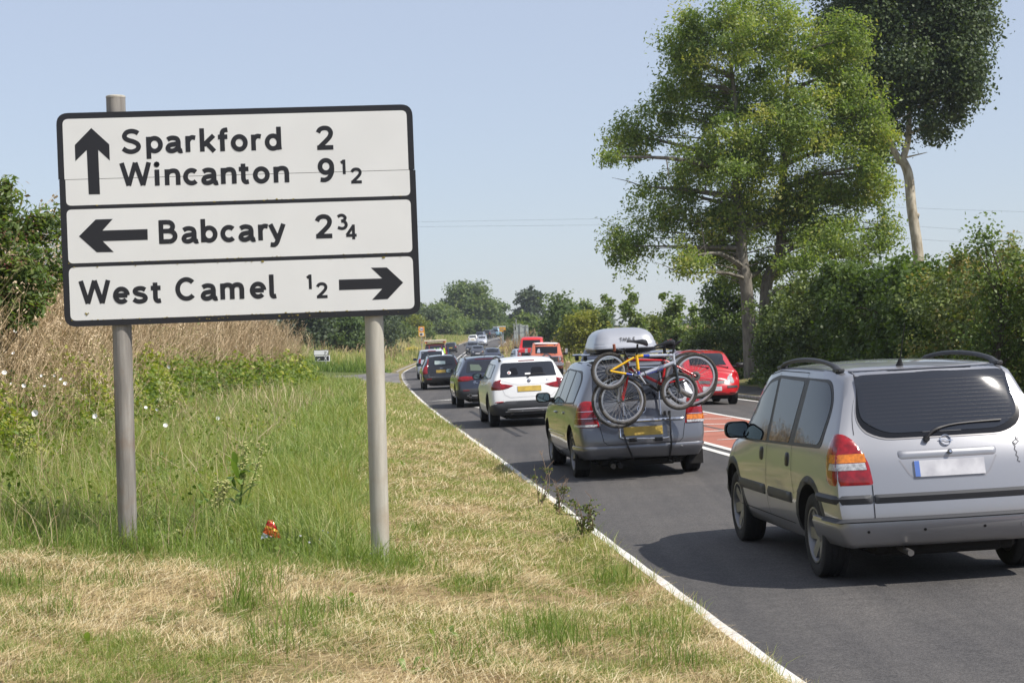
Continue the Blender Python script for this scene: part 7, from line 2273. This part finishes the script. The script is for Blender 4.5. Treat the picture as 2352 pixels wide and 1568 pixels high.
FT = [
 ("oak_tree", "big rounded oak rising highest above the far bend", 1068, 650, 128, 400, L_FAR, 8500, .62, .55, 'round'),
 ("oak_tree", "round tree sloping down right of the highest oak", 1120, 694, 100, 410, L_FAR, 5600, .62, .45, 'round'),
 ("maple_tree", "olive coloured tree left of the highest oak", 1010, 697, 120, 390, L_FAR, 6000, .6, .68, 'round'),
 ("maple_tree", "dark tree just right of the sign's lower corner", 950, 694, 90, 330, L_FARD, 3600, .45, .5, 'round'),
 ("hawthorn_tree", "yellowish green bush below the dark trees behind the right sign post", 948, 726, 76, 300, L_YEL, 2600, .30, .4, 'round'),
 ("hawthorn_tree", "deep green tree directly behind the right sign post", 868, 705, 110, 235, L_FARD, 4200, .36, .35, 'round'),
 ("hawthorn_tree", "deep green tree left of the right sign post", 780, 708, 120, 180, L_FAR, 4600, .36, .25, 'round'),
 ("hawthorn_tree", "dark hedge tree at the end of the dry bank", 690, 716, 120, 172, L_FARD, 3600, .36, .4, 'round'),
 ("maple_tree", "mid green bush behind the yellow speed limit sign", 905, 742, 90, 260, L_FAR, 2800, .30, .6, 'round'),
 ("hawthorn_tree", "spreading green bush on the bank behind the speed limit sign", 1020, 744, 100, 365, L_FAR, 2800, .34, .5, 'round'),
 ("hawthorn_tree", "green bush at the foot of the highest oak", 1085, 740, 90, 415, L_FAR, 2400, .6, .5, 'round'),
 ("hawthorn_tree", "green bush where the road disappears", 1150, 732, 80, 430, L_FAR, 2200, .6, .6, 'round'),
 ("pine_tree", "blue grey rounded tree far off left of the willow", 1228, 660, 84, 420, L_FARD, 3600, .75, .5, 'round'),
 ("pine_tree", "small blue grey tree beside the lamp post", 1188, 698, 34, 420, L_FARD, 900, .6, .5, 'round'),
 ("hawthorn_tree", "light green bush behind the grey sign backs", 1208, 722, 86, 290, L_FAR, 2400, .6, .65, 'round'),
 ("willow_tree", "broad dark willow right of the grey sign backs", 1290, 682, 120, 186, L_FAR, 5200, .34, .35, 'round'),
 ("willow_tree", "feathery willow above the yellow green bush", 1350, 688, 90, 192, L_FAR, 3600, .34, .5, 'round'),
 ("spindle_bush", "bright yellow green bush left of the roof box", 1345, 718, 96, 150, L_YEL, 4200, .22, .55, 'round'),
 ("poplar_sapling", "small leafy poplar left of the two slender ones", 1386, 674, 42, 150, L_HAZEL, 1300, .24, .75, 'tall'),
 ("poplar_sapling", "slender young poplar right above the roof box", 1450, 658, 66, 140, L_HAZEL, 2000, .24, .75, 'tall'),
 ("poplar_sapling", "slender young poplar above the red hatchback", 1548, 664, 72, 118, L_HAZEL, 2400, .22, .75, 'tall'),
 ("poplar_sapling", "short young poplar beside the bramble mass", 1592, 706, 50, 112, L_HAZEL, 1500, .22, .75, 'tall'),
 ("hawthorn_tree", "brownish bush between the two slender poplars", 1500, 728, 110, 160, L_YEL, 3000, .26, .1, 'round'),
 ("hawthorn_tree", "olive bush behind the red hatchback's roof", 1580, 752, 120, 125, L_HEDGE, 3400, .20, .7, 'round'),
 ("hawthorn_tree", "olive bush behind the silver roof box", 1440, 750, 110, 165, L_YEL, 3000, .26, .25, 'round'),
]
for (nm, lb, px, pt, w_, Yc, m, n, lf, tn, shp) in FT:
    far_tree(nm, lb, px, pt, w_, Yc, m, n, lf, tn, shp)
def thicket(label, px0, px1, ptop, Yc, m, tn):
    c0, c1 = A(px0, 790, Yc), A(px1, 790, Yc); gz = float(verge_z((c0.x + c1.x) / 2, Yc)); h = A((px0 + px1) / 2, ptop - 6, Yc).z - gz
    r = tree_thing("hedgerow_bush", label, "shrub", ((c0.x + c1.x) / 2, Yc, gz), "bushes along the far left of the road")
    lob_ = []; n_ = 7
    for i in range(n_):
        for lv in (.15, .5, .82):
            lob_.append((Vector((c0.x + (c1.x - c0.x) * (i + .5) / n_ + rnd.uniform(-.4, .4), Yc + rnd.uniform(-1, 1), gz + h * lv * rnd.uniform(.85, 1.08))), ((c1.x - c0.x) / n_ * .8, 1.4, h * .22)))
    cp_, cc_ = crown(lob_, 150, 26, .9, .42 * Yc / 330, .75, .45, .8, tn, .3); crown_obj(r, cp_, m)
    limbs("stem", [Vector((0, 0, -.1)), Vector((0, 0, h * .6))], [.12, .05], [(Vector(q) - r.location, .04) for q in cc_[::12]], M_BARKD, r)
thicket("low rounded bush right of the speed limit sign on the far bend", 985, 1055, 742, 352, L_FAR, .6)
thicket("low green bushes under the highest oak", 1040, 1120, 748, 378, L_FAR, .45)
thicket("low pale bush where the road vanishes round the bend", 1105, 1175, 752, 398, L_FAR, .75)
thicket("broad olive bush left of the speed limit sign", 900, 985, 745, 300, L_FAR, .55)
thicket("dark green bush in front of the trees behind the right post", 820, 905, 738, 215, L_FARD, .6)
thicket("dark green bush between the dry bank and the right post", 725, 830, 735, 196, L_FARD, .5)
thicket("grey green bush behind the speed camera", 1165, 1235, 750, 330, L_FAR, .7)
# distant wood that closes the view behind them
pz = []
lob = []
for _ in range(120):
    px = rnd.uniform(-300, 2700); Yc = rnd.uniform(430, 560); c = A(px, 790, Yc)
    lob.append((Vector((c.x, Yc, float(verge_z(c.x, Yc)) + rnd.uniform(0, 2.5))), (rnd.uniform(5, 9), 5, rnd.uniform(2.5, 3.5))))
cp, _ = crown(lob, 2600, 18, 2.0, 1.4, .8, .5, .8, .45)
stuff("distant_wood", cp[0], cp[1], L_FARD, cp[2])
# ---------------------------------------------------------------- roadside furniture far off
M_GALV = mat("galvanised_post", (.36, .38, .38), .5, metal=.3, var=.2)
M_YSIGN = mat("yellow_sign_board", (.78, .42, .03), .5)
M_REDP = mat("red_ring_print", (.62, .02, .03), .5)
def flat_on(root, name, pts, m, y, z0, parent=None):
    mb = MB(); mb.add([(x, y, z0 + z) for x, z in pts], [list(range(len(pts)))[::-1]])
    return mb.build(name, m, parent or root)
def ringpts(r, n=24): return [(r * math.cos(2 * math.pi * i / n), r * math.sin(2 * math.pi * i / n)) for i in range(n)]
def small_text(root, text, x0, z0, h, y, m, gap=1.0, name="lettering"):
    it = []; x = x0
    for ch in text:
        if ch != ' ': it.append((ch, x, z0, h / 146))
        x += h * .78 * gap * (.5 if ch == '1' else 1)
    def T(x_, y_, lift): return Vector((x_, y - lift, y_))
    return text_mesh(name, it, m, root, T, 28)
# yellow 50 sign
p = A(968, 760, 245); gz = A(971.5, 797, 245).z
sg = empty("speed_limit_sign", (p.x, 245, gz)); tag(sg, "yellow speed limit sign reading 50 on a thin post left of the road", "road sign")
mb = MB(); mb.tube([(0, 0, -1.2), (0, 0, 1.9)], .05, 10); mb.build("post", M_GALV, sg)
mb = MB(); mb.box((0, -.06, 2.05), (.80, .03, 1.32), bev=.02); bd = mb.build("board", M_YSIGN, sg)
flat_on(sg, "red_ring", ringpts(.31), M_REDP, -.080, 2.33); flat_on(sg, "white_disc", ringpts(.24), M_WHT, -.084, 2.33)
small_text(sg, "50", -.17, 2.21, .24, -.09, M_BLK)
flat_on(sg, "camera_panel", [(-.27, -.2), (.27, -.2), (.27, .2), (-.27, .2)], M_WHT, -.080, 1.68)
mb = MB(); mb.box((-.06, -.088, 1.66), (.26, .01, .22), bev=.004); mb.box((.12, -.088, 1.68), (.10, .01, .10)); mb.box((-.06, -.088, 1.79), (.12, .01, .06)); mb.build("camera_symbol", M_BLK, sg)
mb = MB(); mb.lathe([(-.05, .051), (-.05, .056), (.05, .056), (.05, .051)], 10, 'z', (0, 0, .62)); mb.build("orange_band", mat("orange_band", (.75, .25, .03), .5), sg)
# speed camera
p = A(1154, 760, 262); gz = float(hill(262)) + .1
cm = empty("speed_camera", (p.x, 262, gz)); tag(cm, "orange yellow speed camera box on a grey post right of the road", "speed camera")
zt = A(1154, 750, 262).z - gz
mb = MB(); mb.box((0, 0, (zt - .7) / 2 - .2), (.27, .27, zt - .3), bev=.03); mb.build("post", M_GALV, cm)
mb = MB(); mb.box((0, 0, zt - .38), (.86, .6, .68), bev=.03); hs = mb.build("housing", mat("camera_yellow", (.72, .36, .02), .45), cm)
mb = MB(); mb.box((0, 0, zt + .0), (.94, .7, .10), bev=.02); mb.build("lid", M_WHT, cm)
mb = MB(); mb.box((.30, -.31, zt - .58), (.26, .06, .18), bev=.01); mb.build("lens_window", M_BLK, cm)
mb = MB(); mb.box((-.05, -.31, zt - .38), (.5, .04, .12), bev=.01); mb.build("flash_window", M_GALV, cm)
# solar panel post
YL = 205
p = A(1187, 780, YL); gz = float(verge_z(p.x, YL)); zt = A(1181, 722, YL).z - gz
lp = empty("solar_post", (p.x, YL, gz)); tag(lp, "thin grey post with a tilted dark solar panel on top", "post")
mb = MB(); mb.tube([(0, 0, -.3), (-.04, 0, zt - .5)], .055, 10); mb.build("post", M_GALV, lp)
mb = MB(); mb.box((-.12, 0, zt - .25), (.42, .9, .05), Matrix.Rotation(R(48), 3, 'Y'), bev=.01); mb.build("solar_panel", mat("solar_panel_dark", (.05, .055, .06), .3), lp)
mb = MB(); mb.box((-.05, 0, zt - .45), (.08, .1, .2)); mb.build("bracket", M_GALV, lp)
# backs of two large direction signs
for (x0, x1, y0, y1, Yq, clip_, lab) in ((1185, 1214, 747, 776, 252, False, "square grey back of a large road sign behind the solar post"), (1173, 1200, 745, 782, 246, True, "grey back of a large road sign with a slanting left edge")):
    a_, c_ = A(x0, y0, Yq), A(x1, y1, Yq); gz = float(verge_z(a_.x, Yq))
    xc = (a_.x + c_.x) / 2; w = c_.x - a_.x
    sr = empty("direction_sign", (xc, Yq, gz)); tag(sr, lab, "road sign")
    zt, zb = a_.z - gz, c_.z - gz
    pts = [(-w / 2, zb), (w / 2, zb), (w / 2, zt), (-w / 2 + (w * .6 if clip_ else 0), zt)]
    mb = MB(); mb.poly(pts, .02); mb.build("plate", mat("pale_sign_back", (.42, .46, .43), .5, var=.1), sr)
    for x in (-w * .22, w * .3):
        mb = MB(); mb.tube([(x, -.08, -.3), (x, -.08, zt + (.1 if clip_ else 0))], .06, 8); mb.build("post", M_GALV, sr)
    for z in (zb + .25, (zb + zt) / 2, zt - .2):
        mb = MB(); mb.box((.0 if not clip_ else w * .12, -.03, z), (w * (.96 if not clip_ else .7), .04, .08)); mb.build("channel_rail", M_GALV, sr)
# white side road sign at the left corner, half hidden by weeds
p = A(741, 816, 131); gz = float(verge_z(p.x, 131))
ws_ = empty("direction_sign", (p.x, 131, gz), R(3)); tag(ws_, "small white sign over a dark one marked X at the side road corner", "road sign")
z1 = A(741, 803, 131).z - gz; z0 = A(741, 830, 131).z - gz; hh = (z1 - z0)
mb = MB(); mb.tube([(.2, .03, -.3), (.2, .03, z1)], .045, 8); mb.build("post", M_GALV, ws_)
mb = MB(); mb.box((-.1, 0, z1 - hh * .24), (1.05, .02, hh * .46), bev=.008); mb.build("upper_board", M_BLK, ws_)
mb = MB(); mb.box((-.1, -.012, z1 - hh * .24), (.99, .01, hh * .38)); mb.build("white_face", M_WHT, ws_)
small_text(ws_, "2", .1, z1 - hh * .36, hh * .22, -.02, M_BLK); small_text(ws_, "1", .26, z1 - hh * .30, hh * .14, -.02, M_BLK); small_text(ws_, "4", .32, z1 - hh * .40, hh * .14, -.02, M_BLK)
mb = MB(); mb.box((-.02, 0, z1 - hh * .74), (1.05, .02, hh * .5), bev=.008); mb.build("lower_board", M_WHT, ws_)
mb = MB(); mb.box((-.05, -.012, z1 - hh * .74), (.95, .01, hh * .38)); mb.build("dark_face", M_BLK, ws_)
small_text(ws_, "X", .12, z1 - hh * .88, hh * .28, -.02, M_WHT)
mb = MB(); mb.box((-.3, -.02, z1 - hh * .8), (.2, .01, .05), Matrix.Rotation(R(-30), 3, 'Y')); mb.build("white_mark", M_WHT, ws_)
# wooden bollard
p = G(1305, 851, .15)
bo_ = empty("wooden_bollard", (p.x, p.y, 0)); bo_.location.z = float(verge_z(p.x, p.y)); tag(bo_, "short square wooden bollard on the right verge beside the pickup", "bollard")
mb = MB(); mb.box((0, 0, .30), (.30, .30, .72), bev=.025); mb.build("post", mat("bleached_wood", (.42, .33, .2), .85, var=.3), bo_)
mb = MB(); mb.lathe([(0, .0001), (.0, .15), (.06, .10), (.07, .0001)], 4, 'z', (0, 0, .65)); mb.build("bevelled_top", MATS["bleached_wood"], bo_)
# power lines and their pole
M_CABLE = mat("cable_black", (.05, .05, .055), .5)
YW = 130
pl_ = A(1843, 445, YW); gz = float(verge_z(pl_.x, YW))
po = empty("power_pole", (pl_.x, YW, gz)); tag(po, "wooden power line pole half hidden by the ash tree", "power pole")
mb = MB(); mb.tube([(0, 0, -.5), (0, 0, pl_.z - gz)], [.17, .13], 12); mb.build("pole", mat("grey_pole_wood", (.24, .21, .17), .85, var=.3), po)
mb = MB(); mb.box((0, 0, pl_.z - gz - .5), (.12, 1.6, .12)); mb.build("crossarm", M_GALV, po)
def cable(lab, a_, b_, sag):
    pts = [a_.lerp(b_, t) + Vector((0, 0, -sag * 4 * t * (1 - t))) for t in np.linspace(0, 1, 24)]
    mb = MB(); mb.tube(pts, .0075, 4, cap=False); o = mb.build("power_cable", M_CABLE); tag(o, lab, "cable")
top = Vector((pl_.x, YW, pl_.z - .3))
cable("upper power cable running left from behind the ash tree to the sign", A(300, 517, YW), A(1843, 492, YW) , .1)
cable("lower power cable running left from behind the ash tree to the sign", A(300, 523, YW), A(1843, 510, YW) , .1)
cable("upper power cable right of the poplar trunk", A(1843, 466, YW), A(2600, 492, YW), .1)
cable("middle power cable right of the poplar trunk", A(1843, 500, YW), A(2600, 549, YW), .1)
cable("lowest power cable right of the poplar trunk", A(1843, 530, YW), A(2600, 577, YW), .1)

# ---------------------------------------------------------------- small things on the verge
# crumpled crisp packet
p = G(623, 1262, .2); gz = float(ground_z(p.x, p.y))
p.y = 14.55; p.x = A(623, 1262, p.y).x; gz = float(ground_z(p.x, p.y))
pk = empty("crisp_packet", (p.x, p.y, gz + .12), .3); tag(pk, "crumpled red and orange crisp packet lying in the long grass", "litter")
def packet_mat():
    m, nt, pr = nodes_of("packet_foil")
    tc = nt.nodes.new("ShaderNodeTexCoord"); sp = nt.nodes.new("ShaderNodeSeparateXYZ"); nt.links.new(tc.outputs['Object'], sp.inputs[0])
    r = nt.nodes.new("ShaderNodeValToRGB"); e = r.color_ramp.elements; r.color_ramp.interpolation = 'CONSTANT'
    for _ in range(3): e.new(.5)
    for el_, (ps, c) in zip(e, [(0, (.45, .5, .55)), (.2, (.50, .10, .02)), (.5, (.60, .30, .04)), (.62, (.40, .015, .015)), (.85, (.50, .20, .08))]): el_.position = ps; el_.color = (*c, 1)
    mr = nt.nodes.new("ShaderNodeMapRange"); mr.inputs['From Min'].default_value = -.02; mr.inputs['From Max'].default_value = .15
    ad = nt.nodes.new("ShaderNodeMath"); ad.operation = 'MULTIPLY_ADD'; ad.inputs[1].default_value = .5
    nt.links.new(sp.outputs[0], ad.inputs[0]); nt.links.new(sp.outputs[2], ad.inputs[2]); nt.links.new(ad.outputs[0], mr.inputs[0])
    nt.links.new(mr.outputs[0], r.inputs[0]); nt.links.new(r.outputs[0], pr.inputs['Base Color'])
    pr.inputs['Roughness'].default_value = .22; pr.inputs['Metallic'].default_value = .35
    return m
n = 13; vs = []
for side_ in (1, -1):
    for i in range(n):
        for j in range(n):
            u, v = i / (n - 1) - .5, j / (n - 1)
            bl = math.sin(math.pi * v) * math.cos(math.pi * u)
            cr_ = noise.noise(Vector((u * 9, v * 9, side_ * 3))) * .014
            wv = (1 - .75 * v)
            vs.append((u * .16 * wv, side_ * (.003 + .02 * bl) + cr_, v * .14 + cr_))
fs = [(s_ * n * n + i * n + j, s_ * n * n + i * n + j + 1, s_ * n * n + (i + 1) * n + j + 1, s_ * n * n + (i + 1) * n + j) for s_ in (0, 1) for i in range(n - 1) for j in range(n - 1)]
mb = MB(); mb.add(vs, fs, 0, False); mb.build("foil", packet_mat(), pk)

# bindweed flowers
def flower_mesh():
    mb = MB(); n = 12; vs = [(0, 0, -.035)]
    for i in range(n):
        a_ = 2 * math.pi * i / n; r_ = .034 * (1 + .06 * math.cos(5 * a_)); vs.append((r_ * math.cos(a_), r_ * math.sin(a_), .004 * math.cos(5 * a_)))
    for i in range(n):
        a_ = 2 * math.pi * i / n; vs.append((.012 * math.cos(a_), .012 * math.sin(a_), -.014))
    fs = [(1 + i, 1 + (i + 1) % n, 1 + n + (i + 1) % n, 1 + n + i) for i in range(n)] + [(0, 1 + n + i, 1 + n + (i + 1) % n) for i in range(n)]
    mb.add(vs, fs, 0, True); o = mb.build("bindweed_flower", mat("white_petal", (.82, .82, .80), .6), sharp=False); me = o.data; bpy.data.objects.remove(o); return me
FLM = flower_mesh()
fl_px = [(138, 740), (35, 760), (5, 770), (30, 810), (542, 797), (575, 665), (95, 862), (102, 885), (125, 862), (140, 870), (25, 880), (55, 885), (218, 955), (230, 880), (150, 880), (388, 842), (380, 976), (360, 940), (335, 935), (470, 890), (565, 950), (500, 960), (418, 920), (760, 835), (425, 925), (300, 905),
         (80, 948), (10, 855), (640, 880), (700, 870), (20, 690), (115, 700)]
for i, (px, py) in enumerate(fl_px):
    dx = px - 1176; Yf = None
    # the flower sits on the outside of the weeds, where the sight line meets them
    for Yt in np.arange(15, 84, .25):
        q = A(px, py, Yt); d = float(Xe(Yt)) - q.x; g_ = float(ground_z(q.x, Yt))
        if d > 6.2 - (1.6 if py > 930 else 0) and q.z < g_ + 1.15 + .5 * min(1, max(0, d - 6.2)) and q.z > g_:
            Yf = Yt; break
    if Yf is None: continue
    q = A(px, py, Yf - .02)
    o = link("bindweed_flower", FLM); o.location = q; s_ = rnd.uniform(.45, .85) * max(1, (Yf / 22) ** .7)
    o.scale = (s_, s_, s_); o.rotation_euler = (R(rnd.uniform(35, 100)), R(rnd.uniform(-25, 25)), rnd.uniform(-.5, .5))
    tag(o, "white bindweed trumpet flower among the weeds of the left bank", "flower", "bindweed flowers on the bank")
for (px, py) in [(742, 1217), (754, 1222), (690, 1230), (735, 1238), (775, 1262), (800, 1300), (850, 1270), (710, 1245)]:
    q = A(px, py, 14.15); o = link("small_white_flower", FLM); o.location = q; o.scale = (.33,) * 3; o.rotation_euler = (R(50), 0, rnd.uniform(0, 6))
    tag(o, "small white flower in the long grass between the crisp packet and right post", "flower", "small white flowers near the right post")

# docks with broad leaves, saplings beside the white line
def blade_leaf(mb, base, az, L, w, droop, tilt):
    d = Vector((math.cos(az), math.sin(az), 0)); s_ = Vector((-d.y, d.x, 0)); n = 7; vs = []
    for i in range(n):
        t = i / (n - 1); p = base + d * (L * t * math.cos(tilt)) + Vector((0, 0, L * (math.sin(tilt) * t - droop * t * t)))
        ww = w * math.sin(math.pi * min(.98, .08 + .92 * t)) ** .7
        vs += [p - s_ * ww + Vector((0, 0, ww * .25)), p, p + s_ * ww + Vector((0, 0, ww * .25))]
    o = len(mb.v)
    mb.add(vs, [(3 * i, 3 * i + 1, 3 * i + 4, 3 * i + 3) for i in range(n - 1)] + [(3 * i + 1, 3 * i + 2, 3 * i + 5, 3 * i + 4) for i in range(n - 1)], 0, True)
M_DOCK = leafmat("dock_leaf", [(0, (.12, .20, .03)), (1, (.20, .30, .06))], .35, .45, .4)
def plain_leafmat(name, c, tr=.35):
    m = leafmat(name, [(0, c), (1, c)], tr, .45, .4); return m
M_DK = plain_leafmat("broad_dock_leaf", (.19, .28, .07)); M_DKD = plain_leafmat("dull_sapling_leaf", (.10, .135, .045)); M_SEED = mat("pale_seed_head", (.42, .42, .16), .7)
def dock(label, px, py, Yd, n, L, h=0, name="dock_plant"):
    q = A(px, py, Yd); gz = float(ground_z(q.x, Yd))
    r = empty(name, (q.x, Yd, gz)); tag(r, label, "plant")
    for i in range(n):
        mb = MB(); z = rnd.uniform(0, h); blade_leaf(mb, Vector((rnd.gauss(0, .04), rnd.gauss(0, .04), z)), rnd.uniform(0, 6.28), L * rnd.uniform(.6, 1.2), L * .11, rnd.uniform(.2, .8), R(rnd.uniform(25, 75)))
        mb.build("leaf", M_DK, r, sharp=False)
    if h:
        for k_ in range(3):
            mb = MB(); e = Vector((rnd.gauss(0, .12), rnd.gauss(0, .1), h * 1.25)); mb.tube([(0, 0, 0), e * .5, e], [.006, .005, .003], 5); st_ = mb.build("stem", M_DK, r)
            mb = MB()
            for _ in range(40):
                t = rnd.uniform(.55, 1.05); c = e * t + Vector((rnd.gauss(0, .02), rnd.gauss(0, .02), 0)); mb.box(c, (.014, .014, .012), Matrix.Rotation(rnd.uniform(0, 3), 3, 'X'))
            mb.build("seed_head", M_SEED, r)['kind'] = 'stuff'
dock("tall dock plant with pale seed heads in the long grass between the posts", 545, 1160, 16.2, 30, .26, .6)
dock("second dock plant, lower, just left of the tall one", 480, 1180, 15.8, 18, .24, .35)
dock("broad leaved dock right beside the foot of the left post", 345, 1240, 14.5, 7, .22, .1)
dock("lone dock leaf standing in the straw at the lower left", 178, 1530, 9.75, 3, .16)
dock("small dock rosette near the left edge of the straw", 110, 1480, 10.4, 7, .12)
dock("bright dock rosette in the straw below the right post", 790, 1395, 12.0, 8, .16)
dock("dock with curling leaves at the bottom middle of the straw", 945, 1545, 9.6, 6, .17)
dock("low dock rosette in the straw right of the middle", 1030, 1470, 10.7, 6, .15)
dock("dock sprouting in the mown strip beside the road", 925, 1050, 26.0, 7, .2)
dock("large dull leaves of a dock at the far left edge", 40, 1010, 19.5, 10, .34, .5)
def sapling(label, px, py, hgt, n):
    q = G(px, py, .04); gz = float(ground_z(q.x, q.y))
    r = empty("thorn_sapling", (q.x, q.y, gz)); tag(r, label, "sapling")
    P_ = []; mb = MB()
    for k_ in range(n):
        a_ = rnd.uniform(0, 6.28); e = Vector((math.cos(a_) * .10, math.sin(a_) * .10, hgt * rnd.uniform(.6, 1.05)))
        pts = crom([Vector((rnd.gauss(0, .03), rnd.gauss(0, .03), -.03)), e * .5 + Vector((rnd.gauss(0, .03), 0, 0)), e], 4); mb.tube(pts, [.007 - .005 * i / (len(pts) - 1) for i in range(len(pts))], 5, cap=False)
        for _ in range(5):
            s_ = pts[rnd.randrange(2, len(pts))]; f_ = s_ + Vector((rnd.gauss(0, .05), rnd.gauss(0, .05), rnd.uniform(.02, .09))); mb.tube([s_, f_], [.003, .0015], 4, cap=False)
            P_ += [tuple(s_.lerp(f_, rnd.random()) + Vector((rnd.gauss(0, .015), rnd.gauss(0, .015), 0))) for _ in range(10)]
    mb.build("stem", mat("sapling_twig", (.22, .15, .10), .8), r)
    P_ = np.array(P_); P_ = P_[P_[:, 2] < hgt * (.72 if n < 7 else .95)]
    V, F_, t = leafbits(P_, .032 * U(.6, 1.3, len(P_)), U(0, 1, len(P_)), .6, .2)
    o = stuff("leaves", V, F_, L_HEDGE, t, kind=None, parent=r)
sapling("spindly thorn sapling with bare reddish tips growing over the white line", 1240, 1165, .62, 4)
sapling("leafy thorn sapling beside the spindly one at the road edge", 1284, 1180, .42, 6)
sapling("bushy thorn sapling nearest the camera at the white line", 1338, 1240, .40, 9)
# yellow ragwort clumps at the junction
def ragwort(label, px, py, Yd, w):
    q = A(px, py, Yd); gz = float(verge_z(q.x, Yd)); r = empty("ragwort", (q.x, Yd, gz)); tag(r, label, "plant")
    P_ = rng.normal(0, 1, (260, 3)) * np.array([w, .5, .12]) + np.array([0, 0, q.z - gz])
    V, F_, t = leafbits(P_, .10 * U(.6, 1.3, 260), U(0, 1, 260), .9, 1.5); stuff("flower_heads", V, F_, leafmat("ragwort_yellow", [(0, (.55, .42, .03)), (1, (.75, .62, .05))], .2), t, parent=r)
    mb = MB()
    for i in range(40):
        x, y = rnd.gauss(0, w), rnd.gauss(0, .5); mb.tube([(x * .8, y * .8, 0), (x, y, q.z - gz)], .012, 4, cap=False)
    mb.build("stems", M_DKD, r)
ragwort("yellow ragwort clump right of the white side road sign", 785, 818, 140, .9)
ragwort("yellow ragwort clump beside the post of the speed limit sign", 945, 800, 225, .7)
ragwort("yellow flowering weeds below the speed camera", 1150, 800, 235, 1.2)
# ---------------------------------------------------------------- summer haze in the air
mb = MB(); mb.box((0, 270, 14.0), (1100, 780, 31.0))
hz = mb.build("haze", [], sharp=False)
hm = bpy.data.materials.new("haze_air"); hm.use_nodes = True
hn_ = hm.node_tree
for n in list(hn_.nodes): hn_.nodes.remove(n)
ho = hn_.nodes.new("ShaderNodeOutputMaterial"); pv = hn_.nodes.new("ShaderNodeVolumePrincipled")
pv.inputs['Color'].default_value = (.80, .86, .96, 1); pv.inputs['Density'].default_value = .00024
pv.inputs['Anisotropy'].default_value = .2
hn_.links.new(pv.outputs[0], ho.inputs['Volume'])
hz.data.materials.append(hm); tag(hz, kind='stuff')
